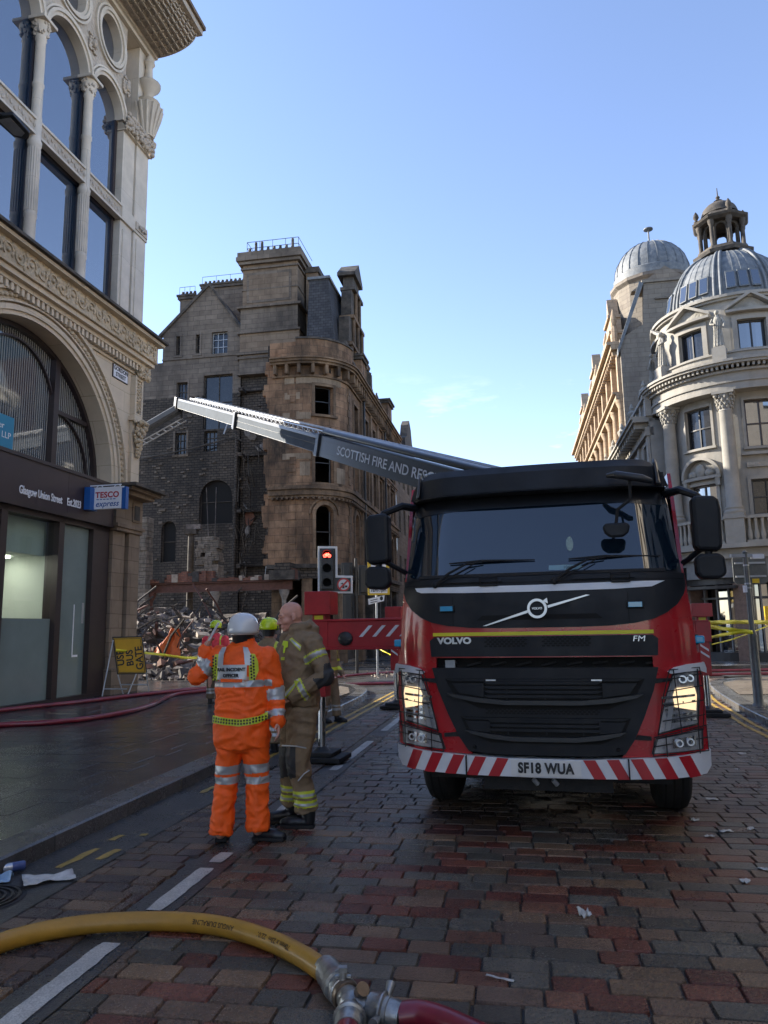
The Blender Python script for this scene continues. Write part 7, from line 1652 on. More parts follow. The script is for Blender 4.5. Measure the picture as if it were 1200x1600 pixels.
for s in (-1, 1):
    for k in range(3): b.ell(hc+Vector((s*(.045+.012*k), -.088+.012*k, .075-.03*k)), (.006, .008, .013), 6, MAT['pad'])
b.tube([hc+Vector((.118*cos(q), .13*sin(q)-.0, -.03)) for q in [pi+pi*i/12 for i in range(13)]], .006, 6, MAT['helw']); b.build('helmet_clip', hm, smooth=50)
b = MB(); loft(b, [(hc+Vector((0, .01, -.11)), .085, .09), (hc+Vector((0, 0, -.07)), .088, .1), (hc+Vector((0, 0, -.02)), .092, .108)], 18, MAT['black']); b.build('hood', OF, smooth=60)
def boot(parent, base, heel, ang, s=1.0, m='boot'):
    h = heel-base; R = Matrix.Rotation(ang, 3, 'Z'); b = MB()
    P = lambda x, y, z: h+R @ Vector((x, y, z))*s
    pts = [((0, .0, .0), .043, .05), ((0, .05, 0), .046, .06)]
    b2 = MB(); capsule(b2, [P(0, .0, .045), P(0, -.08, .045), P(0, -.15, .04), P(0, -.2, .035)], [.048*s, .047*s, .05*s, .035*s], 12); capsule(b2, [P(0, .0, .05), P(0, 0, .17)], [.048*s, .058*s], 12)
    me = remesh(b2, .01, 2, [MAT[m]], None, 0, name='boot')
    for v in me.vertices: v.co.z = max(v.co.z, h.z+.012)
    o = put('boot', me, parent)
    b.prism([(p.x, p.y) for p in [P(x, y, 0) for x, y in ((-.045, .045), (.045, .045), (.05, -.06), (.056, -.15), (.04, -.225), (-.04, -.225), (-.056, -.15), (-.05, -.06))]], h.z, h.z+.028, 'z', MAT['rubber']); b.build('sole', o, bevel=.006)
boot(OF, OB, Vector((anL.x, Y0+.02, 0)), pi+.1); boot(OF, OB, Vector((anR.x+.0, Y0+.05, 0)), radians(75))
ph = thing('phone', 'pale mobile phone held up in the left hand of the person in orange', 'phone', wrL+Vector((.055, -.01, .13)))
b = MB(); b.box(-.008, .008, -.04, .04, -.08, .085, MAT['phone']); o = b.build('phone_body', ph, bevel=.004); o.rotation_euler = (0, radians(28), .3)
# ---- bald firefighter ----
Y1 = 6.6; BB = Vector((-.80, Y1, 0)); BF = thing('person', 'bald firefighter in tan kit standing in side view with one hand in the jacket pocket', 'person', BB)
A = lambda x, y, dy=0: at(x, y, Y1+dy)
b = MB(); yw = radians(0)
loft(b, [(A(466, 1102), .185, .19), (A(465, 1090), .195, .20), (A(462, 1070), .20, .21), (A(463, 1045), .195, .215), (A(468, 1020), .185, .215), (A(473, 1003), .165, .20), (A(474, 992), .13, .16), (A(468, 983), .095, .10), (A(463, 975), .085, .085)], 24)
b.tube([A(478, 972, .0), A(487, 983, 0), A(484, 998, 0)], [.05, .075, .07], 12)        # thick collar and hood at the nape
b.tube([A(452, 988, -.07), A(466, 980, -.1), A(480, 978, -.08), A(489, 984, 0)], [.03, .035, .035, .03], 10)
s1, e1, w1 = A(487, 1004, -.14), A(508, 1057, -.2), A(459, 1086, -.22)
capsule(b, [s1, e1, w1], [.095, .082, .06]); s2, e2, w2 = A(452, 1000, .15), A(440, 1050, .2), A(440, 1085, .12); capsule(b, [s2, e2, w2], [.085, .07, .05])
b.tube([w1+(w1-e1).normalized()*.0, w1+(w1-e1).normalized()*.05], [.065, .062], 14)
def clsK(c):
    t, d = seg(c, s1, e1)
    if d < .12 and c.y < Y1-.08 and .30 < t < .50: return 2 if t < .34 or t > .46 else 1
    t, d = seg(c, e1, w1)
    if d < .10 and c.y < Y1-.13 and .62 < t < .82: return 2 if t < .66 or t > .78 else 1
    t, d = seg(c, s1, e1); t2, d2 = seg(c, e1, w1)
    if c.y < Y1-.1 and ((t > .72 and d < .11 and c.x > e1.x-.01) or (t2 < .32 and d2 < .11 and c.z < e1.z+.0-.012)): return 3
    return 0
mK = [MAT['khaki'], MAT['tape'], MAT['tapey'], MAT['pad']]
jm2 = remesh(b, .011, 3, mK, clsK, .015, (7, 7, 11), 21, 'jacket', BB); jk2 = put('jacket', jm2, BF)
bv2 = BVHTree.FromPolygons([v.co.copy() for v in jm2.vertices], [tuple(p.vertices) for p in jm2.polygons])
def onb2(x, z):
    r = [bv2.ray_cast(Vector((x+dx, -2, z+dz)), Vector((0, 1, 0)))[0] for dx in (-.012, 0, .012) for dz in (-.012, 0, .012)]; r = [q.y for q in r if q]
    return sorted(r)[len(r)//4] if r else 0.0
def lx2(px, py): q = A(px, py, -.15)-BB; return q.x, q.z
def strip2(b, quad, off, m): pan(b, [lx2(*q) for q in quad], off, m, .004, .02, onb2)
b = MB(); strip2(b, [(452, 999), (456, 996), (472, 1008), (470, 1017)], .004, MAT['tapey']); strip2(b, [(454, 1000), (456, 998), (471, 1010), (470, 1014)], .007, MAT['tape'])
strip2(b, [(443, 1087), (468, 1058), (470, 1062), (447, 1094)], .004, MAT['tapey']); strip2(b, [(445, 1086), (467, 1060), (468, 1062), (447, 1090)], .007, MAT['tape']); b.build('reflective_strip', jk2, smooth=50)
b = MB(); strip2(b, [(441, 1001), (451, 1002), (451, 1011), (447, 1012), (446, 1020), (443, 1020), (444, 1009), (440, 1008)], .02, MAT['hivis']); strip2(b, [(440, 1027), (446, 1026), (446, 1031), (440, 1031)], .02, MAT['hivis']); b.build('radio_clip', jk2, bevel=.002)
b = MB(); hN, hF = A(474, 1105, -.07), A(462, 1105, .12); kN, kF = A(466, 1190, -.09), A(455, 1190, .16); aN, aF = A(479, 1268, -.02), A(456, 1258, .22)
trousers(b, hF, hN, kF, kN, aF, aN, A(467, 1085), .175, (.135, .112, .098), .18)
def clsKT(c):
    z1_, z2_, z3_, z4_ = A(470, 1258).z, A(470, 1247).z, A(470, 1243).z, A(470, 1232).z
    if z1_ < c.z < z2_: return 2 if (c.z < z1_+.018 or c.z > z2_-.018) else 1
    if z3_ < c.z < z4_: return 2 if (c.z < z3_+.018 or c.z > z4_-.018) else 1
    if A(470, 1219).z < c.z-.35*(c.x-BB.x+.12) < A(470, 1168).z and c.x < kN.x-.01: return 3
    return 0
put('trousers', remesh(b, .011, 3, mK, clsKT, .015, (7, 7, 9), 5, 'trousers', BB), BF)
b = MB(); capsule(b, [A(441, 1165, -.12), A(463, 1166, -.22), A(478, 1169, -.2)], [.006]*3, 6); capsule(b, [A(466, 1220, -.2), A(475, 1209, -.2), A(483, 1204, -.18)], [.005]*3, 6); b.v = [tuple(Vector(v)-BB) for v in b.v]
for f in range(1): b.mats = [MAT['tape']]
b.build('piping', BF)
b = MB(); Rh = Matrix.Rotation(radians(-72), 3, 'Z') @ Matrix.Rotation(radians(14), 3, 'X')
hc1 = A(454, 963, -.02); head(b, hc1, Rh, 1.03)
capsule(b, [A(470, 985), A(468, 1030), A(466, 1080)], [.07, .15, .15], 12); capsule(b, [s1, e1, w1], [.06, .045, .03], 10); capsule(b, [s2, e2, w2], [.06, .045, .03], 10); capsule(b, [hN, kN, aN], [.085, .06, .045], 10); capsule(b, [hF, kF, aF], [.085, .06, .045], 10)
capsule(b, [A(462, 975), A(468, 995)], [.06, .07], 12)
hand(b, w1, (w1-e1), Vector((0, .3, -.6)), 1, .5)
bm_ = remesh(b, .006, 2, [MAT['skin']], None, 0, name='body', base=BB); put('body', bm_, BF)
b = MB()
for sx in (-1, 1):
    c = hc1-BB+Rh @ (Vector((sx*.03, -.091, .004))*1.03); b.ell(c, (.011, .006, .005), 8, MAT['skindk'], Rh)
b.build('eye', BF, smooth=60)
b = MB(); c = hc1-BB
for sx in (-1, 1): b.tube([c+Rh @ Vector((sx*.05, -.083, .028)), c+Rh @ Vector((sx*.02, -.1, .03))], .004, 6, MAT['skindk'])
b.build('eyebrow', BF)
boot(BF, BB, Vector((aN.x+.02, aN.y, 0)), radians(-95), 1.08); boot(BF, BB, Vector((aF.x, aF.y, 0)), radians(-75), 1.05)
# ---- people further off, built on one skeleton ----
def figure(label, loc, rz, H, coat, trous, helm, bands=True, armpose=0, stride=.12, lean=0, voxel=.02):
    t = thing('person', label, 'person', loc, rz); k = H/1.8; V = lambda x, y, z: Vector((x, y, z))*k
    b = MB(); loft(b, [(V(0, 0, .82), .2*k, .14*k), (V(0, 0, .95), .21*k, .15*k), (V(0, 0, 1.2), .2*k, .14*k), (V(0, -lean*.5, 1.38), .215*k, .14*k), (V(0, -lean, 1.46), .15*k, .11*k), (V(0, -lean, 1.53), .07*k, .07*k)], 16)
    arms = [(V(-.22, -lean, 1.4), V(-.27, .0, 1.13), V(-.2, -.16, .95)), (V(.22, -lean, 1.4), V(.27, .0, 1.13), V(.2, -.18, 1.0 if armpose else .92))]
    for a, e, w_ in arms: capsule(b, [a, e, w_], [.08*k, .07*k, .055*k], 10)
    def cj(c):
        if not bands: return 0
        if 1.0*k < c.z < 1.06*k and abs(c.x) < .21*k: return 1
        if .12*k < abs(c.x) < .15*k and c.z > 1.06*k: return 1
        if 1.16*k < c.z < 1.21*k and abs(c.x) > .21*k: return 1
        return 0
    put('jacket', remesh(b, voxel*.7, 3, [MAT[coat], MAT['tapey']], cj, .008, (6, 6, 9), H*9, 'jacket'), t)
    b = MB(); trousers(b, V(-.1, 0, .86), V(.1, 0, .86), V(-.11, -.02, .47), V(.11, -.02-stride*.3, .47), V(-.12, stride/2, .1), V(.12, -stride/2, .1), V(0, 0, .98), .17*k, (.11*k, .095*k, .09*k), .13*k)
    put('trousers', remesh(b, voxel*.7, 3, [MAT[trous], MAT['tape'], MAT['tapey']], lambda c: 1 if .22*k < c.z < .26*k or .29*k < c.z < .33*k else 0, .008, (6, 6, 9), H*5, 'trousers'), t)
    b = MB(); head(b, V(0, -lean-.02, 1.66), Matrix.Rotation(0, 3, 'Z'), k)
    capsule(b, [V(0, -lean, 1.5), V(0, 0, 1.2), V(0, 0, .95)], [.06*k, .13*k, .13*k], 10)
    for a, e, w_ in arms: capsule(b, [a, e, w_], [.05*k, .04*k, .028*k], 8); hand(b, w_, w_-e, Vector((0, -1, 0)), 1, .4, k)
    for s in (-1, 1): capsule(b, [V(s*.1, 0, .86), V(s*.11, 0, .47), V(s*.12, -s*stride/2, .09)], [.08*k, .055*k, .04*k], 8)
    put('body', remesh(b, .009, 1, [MAT['skin']], None, 0, name='body'), t)
    b = MB(); helmet_dome(b, V(0, -lean-.01, 1.68), Matrix.Identity(3), 1.05*k, MAT[helm]); h = b.build('helmet', t, smooth=60)
    b = MB(); c = V(0, -lean-.01, 1.68)
    b.tube([c+V(.0, -.135, .01), c+V(0, -.06, .125), c+V(0, .06, .128), c+V(0, .14, .01)], .012, 6, MAT[helm]); b.ell(c+V(.12, 0, -.01), (.02, .03, .03), 8, MAT['pad']); b.ell(c+V(-.12, 0, -.01), (.02, .03, .03), 8, MAT['pad']); b.build('helmet_crest', h, smooth=50)
    b = MB(); loft(b, [(c+V(0, .02, -.13), .08*k, .085*k), (c+V(0, .01, -.06), .09*k, .1*k), (c+V(0, .01, -.02), .1*k, .11*k)], 14, MAT['black']); b.build('hood', t, smooth=50)
    for s in (-1, 1): boot(t, Vector((0, 0, 0)), V(s*.12, -s*stride/2, 0), 0, k)
    return t
p_ = at(420, 1000, 10.6); figure('firefighter in tan kit with a yellow helmet standing behind the person in orange', (p_.x, 10.6, 0), radians(165), 1.82, 'khaki', 'khaki', 'hely')
p_ = at(337, 1000, 16.2); f3 = figure('person in pink and yellow vest with a yellow helmet facing the rubble', (p_.x, 16.2, .12), radians(175), 1.76, 'pinkv', 'khakidk', 'hely')
b = MB(); loft(b, [(Vector((0, 0, 1.02)), .222, .165), (Vector((0, 0, 1.16)), .215, .16)], 20, MAT['hivis']); b.build('waist_panel', f3, smooth=50)
p_ = at(514, 1060, 13.75); figure('firefighter mostly hidden behind the outrigger, only tan trousers and boots showing', (p_.x, 13.75, 0), radians(60), 1.66, 'khaki', 'khaki', 'hely', stride=.2)

# ================= STREET FURNITURE =================
mat('redlamp', (.8, .02, .02), .3, em=(1, .05, .03), ems=5.5); mat('signyel', (.60, .33, .01), .45, var=.08, vs=5); mat('signyel2', (.62, .42, .02), .4)
mat('tapeyel', (.72, .66, .03), .4, em=None); mat('polegrey', (.10, .105, .10), .45, .2, var=.25, vs=7)
# traffic signal
c = at(505, 900, 18.0); TF = thing('traffic_light', 'traffic light showing a red cycle symbol beside a round no turn sign', 'traffic light', (c.x, 18.0, 0), radians(2))
b = MB(); b.tube([(0, .25, 0), (0, .25, 3.5)], .057, 12, MAT['polegrey']); b.build('pole', TF, smooth=40)
def sg(px, py): q = at(px, py, 18.0); return (q.x-c.x, q.z)
outl = [sg(496.5, 853.5), sg(527, 853.5), sg(527.5, 899), sg(551, 899.5), sg(551, 927), sg(496.5, 927)]
inn = [sg(499.5, 857), sg(524, 857), sg(524, 902.5), sg(548, 903), sg(548, 924), sg(499.5, 924)]
b = MB(); b.prism(outl, 0, .03, 'y', MAT['white']); b.build('white_border', TF, bevel=.008); b = MB(); b.prism(inn, -.02, 0, 'y', MAT['black']); b.build('backing_board', TF)
b = MB(); x0, z0 = sg(500.5, 923); x1, z1 = sg(523, 858); b.box(x0+.02, x1-.02, -.14, -.02, z0+.02, z1-.02, MAT['black']); b.build('signal_head', TF, bevel=.02)
for i, py in enumerate((868, 889, 911)):
    q = sg(511.5, py); b = MB(); b.lathe([(.0, 0), (.1, 0)], 20, m=MAT['redlamp'] if i == 5 else MAT['void']); o = b.build('lens', TF); o.rotation_euler = (pi/2, 0, 0); o.location = (q[0], -.143, q[1])
    b = MB(); b.arc((q[0], q[1]), .108, .12, -.3, -.14, radians(-20), radians(200), 14, MAT['black']); b.build('visor', TF, smooth=40)
q = sg(511.5, 868); b = MB()
for s in (-1, 1): b.arc((q[0]+s*.052, q[1]-.02), .026, .04, -.15, -.146, 0, 2*pi, 16, MAT['redlamp'])
for (p1, p2) in (((-.052, -.02), (-.02, .03)), ((-.02, .03), (.035, .03)), ((.035, .03), (0, -.02)), ((0, -.02), (-.02, .03)), ((.035, .03), (.052, -.02)), ((.035, .03), (.03, .05)), ((-.02, .03), (-.03, .045))):
    b.tube([(q[0]+p1[0], -.148, q[1]+p1[1]), (q[0]+p2[0], -.148, q[1]+p2[1])], .008, 5, MAT['redlamp'])
b.build('lit_cycle_symbol', TF)
q = sg(537, 913.5); mat('signred2', (.5, .02, .02), .4); b = MB(); b.arc(q, 0, .155, -.03, -.021, 0, 2*pi, 28, MAT['stripew']); b.arc(q, .125, .16, -.036, -.031, 0, 2*pi, 28, MAT['signred2']); b.prism([(q[0]-.11, q[1]-.08), (q[0]-.08, q[1]-.11), (q[0]+.11, q[1]+.08), (q[0]+.08, q[1]+.11)], -.046, -.043, 'y', MAT['signred2']); b.build('no_turn_disc', TF)
b = MB(); b.prism([(q[0]-.035, q[1]-.09), (q[0]+.02, q[1]-.09), (q[0]+.02, q[1]+.03), (q[0]-.035, q[1]+.03)], -.041, -.037, 'y', MAT['black']); b.prism([(q[0]-.02, q[1]+.05), (q[0]-.02, q[1]+.005), (q[0]-.085, q[1]+.02)], -.041, -.037, 'y', MAT['black']); b.box(q[0]+.03, q[0]+.09, -.041, -.037, q[1]-.07, q[1]-.02, MAT['black']); b.build('turn_symbol', TF)
c = at(558, 1046, 28.0); PT = thing('traffic_light', 'dark signal pole with heads turned away, standing across the junction', 'traffic light', (c.x, 28.0, 0))
b = MB(); b.tube([(0, 0, 0), (0, 0, 4.3)], .06, 10, MAT['black']); b.build('pole', PT, smooth=40)
for (x, z) in ((-.35, 3.1), (.3, 3.0), (-.3, 1.95)):
    b = MB(); b.box(x-.13, x+.13, -.1, .2, z, z+.95, MAT['black']); b.box(x-.22, x+.22, .1, .13, z-.1, z+1.05, MAT['black']); b.build('signal_head', PT, bevel=.02)
    b = MB(); b.tube([(x, 0, z+.5), (0, 0, z+.5)], .03, 6, MAT['black']); b.build('bracket', PT)
c = at(590, 1050, 26.5); YS = thing('sign_post', 'thin galvanised post carrying a yellow framed loading sign above a small tilted plate', 'sign', (c.x, 26.5, 0))
def ys(px, py): q = at(px, py, 26.5); return (q.x-c.x, q.z)
b = MB(); b.tube([(0, .05, 0), (0, .05, ys(590, 880)[1])], .04, 10, MAT['galv']); b.build('post', YS, smooth=40)
b = MB(); p, q = ys(575, 930), ys(608, 878); b.box(p[0], q[0], -.02, .02, p[1], q[1], MAT['signyel2']); yb_ = b.build('yellow_board', YS, bevel=.01); b = MB(); r0_ = ys(578, 927); r1_ = ys(605, 918); b.box(r0_[0], r1_[0], -.03, -.021, r0_[1], r1_[1], MAT['white']); r0_ = ys(580, 915); r1_ = ys(603, 882); b.box(r0_[0], r1_[0], -.03, -.021, r0_[1], r1_[1], MAT['white']); b.build('white_plate', yb_)
tt_ = ys(591.5, 922.5); text('7am-7pm', .15, MAT['black'], yb_, (tt_[0], -.035, tt_[1]), ex=.001, off=.003)
b = MB(); b.prism([ys(576, 945), ys(600, 939), ys(601, 930), ys(575, 936)], -.06, -.04, 'y', MAT['white']); o = b.build('small_plate', YS); b = MB()
for k in range(2): a_ = ys(579, 938.5+k*3.4); e_ = ys(590, 936+k*3.4); b.tube([(a_[0], -.063, a_[1]), (e_[0], -.063, e_[1])], .015, 4, MAT['black'])
a_ = ys(596, 935); b.ell((a_[0], -.06, a_[1]), (.06, .01, .08), 8, MAT['black']); b.build('printed_mark', o)
# yellow road sign on a folding frame, turned on its side
YD = 18.6; c = at(200, 1085, YD); SGN = thing('road_sign', 'yellow temporary road sign lying sideways on a wire frame against the corner pier', 'sign', (c.x, YD, .12))
def rs(px, py): q = at(px, py, YD); return (q.x-c.x, q.z-.12)
b = MB(); b.prism([rs(175, 995), rs(222, 994), rs(230, 1053), rs(183, 1054)], 0, .02, 'y', MAT['black']); b.build('sign_back', SGN, bevel=.006)
b = MB(); b.prism([rs(177.5, 997), rs(220.5, 996), rs(228, 1051), rs(185, 1052)], -.006, 0, 'y', MAT['signyel']); sf = b.build('sign_face', SGN)
b = MB()
for (p, q) in (((178.5, 998.5), (219.5, 997.5)), ((219.5, 997.5), (226.5, 1050)), ((226.5, 1050), (186, 1051)), ((186, 1051), (178.5, 998.5))): P, Q = rs(*p), rs(*q); b.tube([(P[0], -.008, P[1]), (Q[0], -.008, Q[1])], .008, 4, MAT['black'])
b.build('border_line', sf)
for w_, px_ in (('USE', 189), ('BUS', 203.5), ('GATE', 218)):
    P = rs(px_, 1028); text(w_, .24, MAT['black'], sf, (P[0], -.012, P[1]), rot=(pi/2, radians(-97), 0), ex=.001, off=.006, w=.95)
b = MB()
for p, q, y0_, y1_ in (((178, 1000), (168, 1086), -.05, -.35), ((184, 1054), (190, 1085), .0, .1), ((228, 1050), (231, 1084), .0, .1), ((214, 1053), (206, 1087), -.05, -.35), ((170, 1075), (205, 1075), -.3, -.3), ((188, 1070), (229, 1070), .05, .05)):
    P, Q = rs(*p), rs(*q); b.tube([(P[0], y0_, P[1]), (Q[0], y1_, max(.0, Q[1]))], .016, 5, MAT['galv'])
b.build('wire_frame', SGN)
# sign post on the right pavement
LPY = 14.14; c = gnd(1186, 1102, .12); LP = thing('post', 'dark grey painted post with a stepped base on the right pavement', 'post', (c.x, c.y, .118))
tp = at(1163, 864, LPY); hgt_ = tp.z-.12; b = MB(); b.lathe([(.12, 0), (.1, .03), (.086, .05), (.08, 1.25), (.085, 1.28), (.05, 1.38), (.045, hgt_), (.06, hgt_+.01), (.0, hgt_+.06)], 16, m=MAT['polegrey']); b.build('shaft', LP, smooth=40)
b = MB(); z = hgt_-.08; b.box(-.28, .32, -.04, .04, z, z+.06, MAT['galv']); b.box(.12, .34, -.05, .05, z-.03, z+.05, MAT['stripew']); b.box(-.1, -.045, -.06, .0, hgt_-.75, hgt_-.62, MAT['white'])
for zz_ in (-.25, -.6, -.68): b.lathe([(.055, hgt_+zz_), (.055, hgt_+zz_+.03)], 12, m=MAT['galv'])
b.build('bracket', LP)
c2 = at(1172, 890, 15.5); t = thing('sign_board', 'grey rounded back of a sign board standing behind the dark post on the right', 'sign', (c2.x, 15.5, .118), radians(-8))
b = MB(); zc = c2.z-.12; b.prism([(-.34+.06, zc-.3), (.34-.06, zc-.3), (.34, zc-.24), (.34, zc+.24), (.28, zc+.3), (-.28, zc+.3), (-.34, zc+.24), (-.34, zc-.24)], 0, .025, 'y', MAT['polegrey']); b.build('board', t, bevel=.006)
b = MB(); b.box(-.3, .3, -.03, 0, zc+.12, zc+.16, MAT['galv']); b.box(-.3, .3, -.03, 0, zc-.16, zc-.12, MAT['galv']); b.tube([(-.0, .06, 0), (0, .06, zc+.3)], .035, 8, MAT['polegrey']); b.build('bracket', t); b = MB(); b.box(.02, .16, -.012, -.002, zc-.28, zc-.19, MAT['signyel2']); b.build('sticker', t)
# cordon tapes
def tape(pts, label, wd=.07, tw=.6):
    P = bez(pts, 10); b = MB(); n = len(P); vs = []
    for i, p in enumerate(P):
        a = tw*sin(i*.55); d = (P[min(i+1, n-1)]-P[max(i-1, 0)]).normalized(); up = Vector((0, 0, cos(a)))+d.cross(Vector((0, 0, 1)))*sin(a); vs += [p-up*wd/2, p+up*wd/2]
    b.add(vs, [(2*i, 2*i+1, 2*i+3, 2*i+2) for i in range(n-1)], MAT['tapeyel']); o = b.build('cordon_tape', smooth=60); s = o.modifiers.new('s', 'SOLIDIFY'); s.thickness = .003
    return tag(o, label, 'tape')
tape([at(181, 1016, 18.3), at(245, 1022, 19.5), at(300, 1028, 20.5), at(352, 1022, 21.5)], 'yellow cordon tape running from the road sign across the rubble')
lp = lambda px, py: at(px, py, LPY-.1); og = lambda px, py: at(px, py, 13.6)
tape([og(1106, 973), lp(1140, 972), at(1175, 972, 14.5), at(1215, 973, 15)], 'top yellow cordon tape passing behind the dark post on the right', .08)
tape([og(1108, 979), lp(1135, 983), lp(1176, 988)], 'yellow cordon tape sloping down from the outrigger to the dark post', .08)
tape([og(1110, 996), lp(1140, 990), lp(1176, 987)], 'lower yellow cordon tape rising from the outrigger to the dark post', .06)
tape([og(1112, 1007), lp(1150, 997), at(1200, 978, 15)], 'thin lowest yellow cordon tape near the right edge', .025, .2)
tape([at(592, 1014, 26.4), at(600, 1018, 26), at(612, 1024, 25)], 'short yellow tape between the thin post and the fire engine', .035)
c = at(1199, 962, 17); t = thing('notice_board', 'yellow notice board at the right edge beyond the tapes', 'sign', (c.x+.1, 17, .118)); b = MB(); b.box(-.15, .3, 0, .03, c.z-.32, c.z+.1, MAT['signyel2']); b.build('board', t); b = MB(); b.box(-.05, .25, -.005, 0, c.z-.42, c.z-.32, MAT['pinkv']); b.tube([(.1, .05, 0), (.1, .05, c.z)], .03, 8, MAT['polegrey']); b.build('stand', t)
# ================= HOSES =================
mat('hosey', (.38, .20, .022), .5, var=.15, vs=6, coat=.15, bump=.15, bs=40); mat('hosered', (.17, .012, .025), .35, var=.25, vs=5, coat=.25); mat('alu', (.33, .33, .32), .38, .8, var=.3, vs=18, bump=.25, bs=30, rvar=.1); mat('brass', (.2, .15, .11), .4, .8, var=.3, vs=15); mat('ink', (.05, .03, .02), .6)
HR = .050; hp_ = [(-60, 1500), (0, 1474), (60, 1457), (130, 1445), (200, 1440), (280, 1440), (350, 1448), (415, 1467), (470, 1493), (516, 1524)]
P = bez([gnd(x, y, HR) for x, y in hp_], 8); HS = thing('hose', 'thick yellow rubber hose curving across the setts to a metal branch coupling', 'hose', (0, 0, 0))
b = MB(); b.tube(P, HR, 28, MAT['hosey']); o = b.build('hose_wall', HS, smooth=70)
b = MB()
for k in range(28): q = 2*pi*(k)/28; 
cum = [0]
for i in range(1, len(P)): cum.append(cum[-1]+(P[i]-P[i-1]).length)
def along(s):
    s = max(0, min(cum[-1]-1e-4, s)); i = max(j for j in range(len(cum)) if cum[j] <= s); i = min(i, len(P)-2); f = (s-cum[i])/(cum[i+1]-cum[i]); return P[i]+(P[i+1]-P[i])*f, (P[i+1]-P[i]).normalized()
def nearest(px): return min(range(len(P)), key=lambda i: abs(project_x(P[i])-px))
def project_x(p): v = p-Vector((0, 0, EYE)); return 600+FPX*v.dot(cR)/v.dot(cF)
def hosetext(body, size, pxm, ang0):
    s0 = cum[nearest(pxm)]
    def dfm(c):
        p, d = along(s0-c.x); side = d.cross(Vector((0, 0, 1))).normalized(); th_ = ang0+c.z/HR; return p+(side*cos(th_)+Vector((0, 0, 1))*sin(th_))*(HR+.0012)
    return text(body, size, MAT['ink'], o, (0, 0, 0), name='hose_print', deform=dfm, ex=.0003, w=1.0, off=.0008)
hosetext('ANGUS DURALINE', .034, 352, radians(-90-75)+pi+radians(105)+0) if False else None
def hosetext2(body, size, pxm, a0):
    s0 = cum[nearest(pxm)]
    def dfm(c):
        p, d = along(s0-c.x); side = Vector((d.y, -d.x, 0)).normalized()      # towards the viewer
        th_ = a0-c.z/HR*-1*-1; return p+(side*cos(th_)+Vector((0, 0, 1))*sin(th_))*(HR+.0012)
    return text(body, size, MAT['ink'], o, (0, 0, 0), name='hose_print', deform=dfm, ex=.0003, off=.0008)
hosetext2('ANGUS DURALINE', .034, 345, radians(28)); hosetext2('70mm x 23m  22/01', .034, 440, radians(40))
# branch coupling
W0 = gnd(518, 1526, HR+.004); W1 = gnd(550, 1568, HR+.01); WA = gnd(545, 1600, HR); WB = gnd(606, 1582, HR)
WY = thing('hose_coupling', 'grey metal branch coupling joining the yellow hose to two red hoses', 'coupling', (0, 0, 0))
def ringed(b, p, q, prof, m, n=24):
    p = Vector(p); q = Vector(q); d = (q-p); L_ = d.length; d.normalize(); a = d.cross(Vector((0, 0, 1))).normalized(); c_ = a.cross(d); vs = []
    for t_, r in prof:
        for i in range(n): f = 2*pi*i/n; vs.append(p+d*L_*t_+(a*cos(f)+c_*sin(f))*r)
    k = len(prof); b.add(vs, [(j*n+i, j*n+(i+1) % n, (j+1)*n+(i+1) % n, (j+1)*n+i) for j in range(k-1) for i in range(n)]+[tuple(range(n)), tuple(range((k-1)*n, k*n))], m)
b = MB(); ringed(b, W0-(W1-W0)*.35, W1, [(0, .058), (.03, .062), (.08, .058), (.16, .064), (.24, .06), (.32, .066), (.4, .062), (.44, .07), (.55, .07), (.56, .058), (.64, .056), (.66, .066), (.74, .066), (.76, .05), (1.0, .052)], MAT['alu']); b.build('inlet_collar', WY, smooth=35)
b = MB(); b.ell(W1, (.06, .06, .055), 18, MAT['alu']); ringed(b, W1, WB, [(0, .05), (.45, .046), (.5, .058), (.66, .06), (.68, .05), (1, .05)], MAT['alu']); ringed(b, W1, W1+(WA-W1)*.9, [(0, .045), (.5, .042), (.55, .055), (.8, .057), (.82, .05), (1, .05)], MAT['alu']); b.build('branch_body', WY, smooth=35)
b = MB(); ringed(b, W1+(WB-W1)*.5, W1+(WB-W1)*1.35, [(0, .062), (.35, .068), (.4, .074), (.46, .074), (.5, .06), (.62, .062), (.64, .057), (.8, .057), (1, .052)], MAT['alu']); b.build('outlet_collar', WY, smooth=35)
b = MB(); ringed(b, W1+(WA-W1)*.55, W1+(WA-W1)*1.3, [(0, .06), (.2, .066), (.25, .07), (.35, .07), (.4, .06), (.7, .06), (1, .054)], MAT['alu']); b.build('outlet_collar', WY, smooth=35)
b = MB(); u = gnd(536, 1537, .1); b.tube([u, u+Vector((0, 0, .055))], .018, 10, MAT['alu']); b.box(u.x-.018, u.x+.018, u.y-.016, u.y+.016, u.z+.05, u.z+.07, MAT['alu']); b.tube([u+Vector((-.035, 0, .03)), u+Vector((.035, 0, .03))], .009, 6, MAT['alu']); b.build('valve_stem', WY, smooth=40)
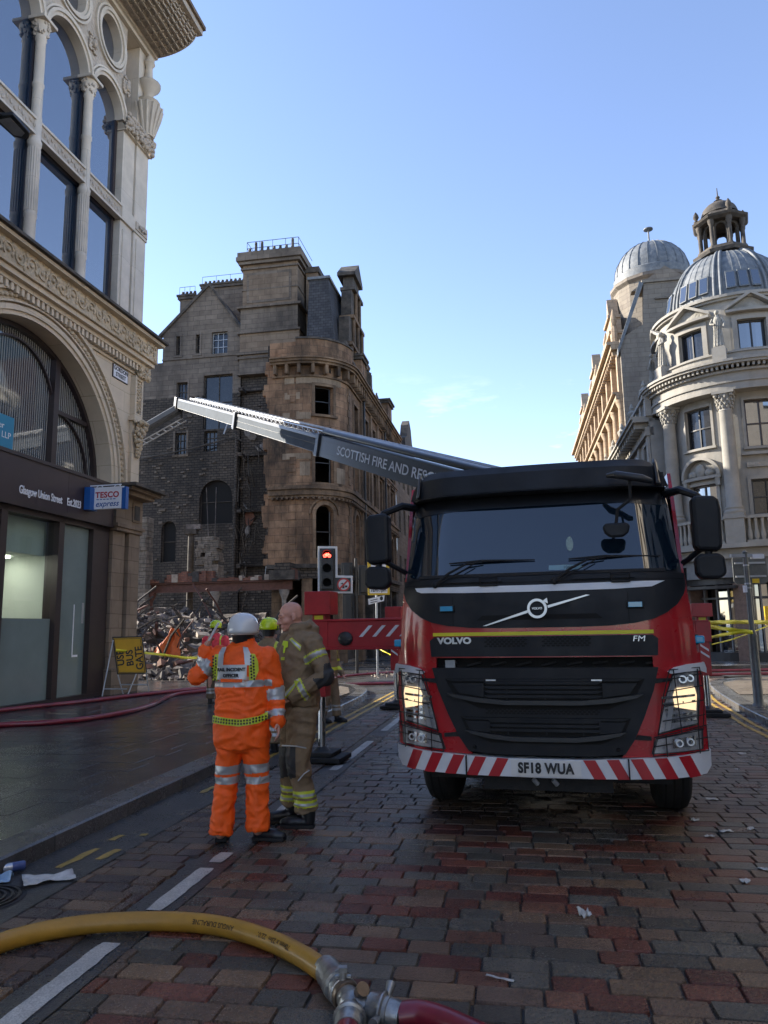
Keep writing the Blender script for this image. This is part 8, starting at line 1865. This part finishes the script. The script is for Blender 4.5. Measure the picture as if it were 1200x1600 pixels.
b = MB(); u = W1+(WB-W1)*.85+Vector((.02, .04, .03)); b.tube([u, u+Vector((.02, .05, .04))], [.014, .022], 10, MAT['alu']); u = W1+(WB-W1)*.8+Vector((-.01, -.06, .0)); b.tube([u, u+Vector((-.02, -.05, .0))], [.014, .022], 10, MAT['alu']); u = W1+Vector((.03, -.01, .045)); b.tube([u, u+Vector((.02, -.03, .03))], [.024, .03], 12, MAT['brass']); b.build('lug', WY, smooth=40)
b = MB(); q = W1+(WB-W1)*.2; ringed(b, W1-(W1-W0)*.35, W1-(W1-W0)*.22, [(0, .06), (.3, .063), (.7, .063), (1, .06)], MAT['brass']); b.build('brass_ring', WY, smooth=40)
def hose(pts, r, m, label, n=14, sq=None):
    b = MB(); b.tube(bez(pts, 8), r, n, MAT[m], sq=sq); o_ = b.build('hose', smooth=70); return tag(o_, label, 'hose', None)
d1 = (WB-W1).normalized(); d2 = (WA-W1).normalized(); d2.z = 0; d1.z = 0
hose([W1+(WB-W1)*1.3, gnd(660, 1584, .055), gnd(715, 1603, .055), gnd(800, 1650, .05), gnd(900, 1760, .05)], .05, 'hosered', 'red hose leaving the branch coupling to the right', 20)
hose([W1+(WA-W1)*1.25, W1+(WA-W1)*1.3+d2*.3, W1+d2*1.0], .05, 'hosered', 'short red hose leaving the branch coupling downwards', 20)
G_ = lambda x, y, z=.165: gnd(x, y, z)
hose([G_(-120, 1128), G_(0, 1110), G_(130, 1096), G_(250, 1082), G_(330, 1075), Vector((-2.2, 21.3, .1)), Vector((-.5, 22.3, .045)), Vector((2.5, 22.6, .045)), Vector((6, 23.4, .045)), Vector((12, 23.7, .045)), Vector((20, 25, .045))], .045, 'hosered', 'upper of two dark red hoses along the left pavement, running on across the junction')
hose([G_(-120, 1146), G_(0, 1133), G_(100, 1127), G_(190, 1114), G_(240, 1100), G_(270, 1086), G_(320, 1079), Vector((-3.6, 21.3, .13)), Vector((-2.8, 24, .045)), Vector((-.2, 27.6, .045)), Vector((3, 28.1, .045)), Vector((7, 26.3, .045)), Vector((12, 25.5, .045)), Vector((20, 27, .045))], .045, 'hosered', 'lower of two dark red hoses on the left pavement, curving up behind the people')
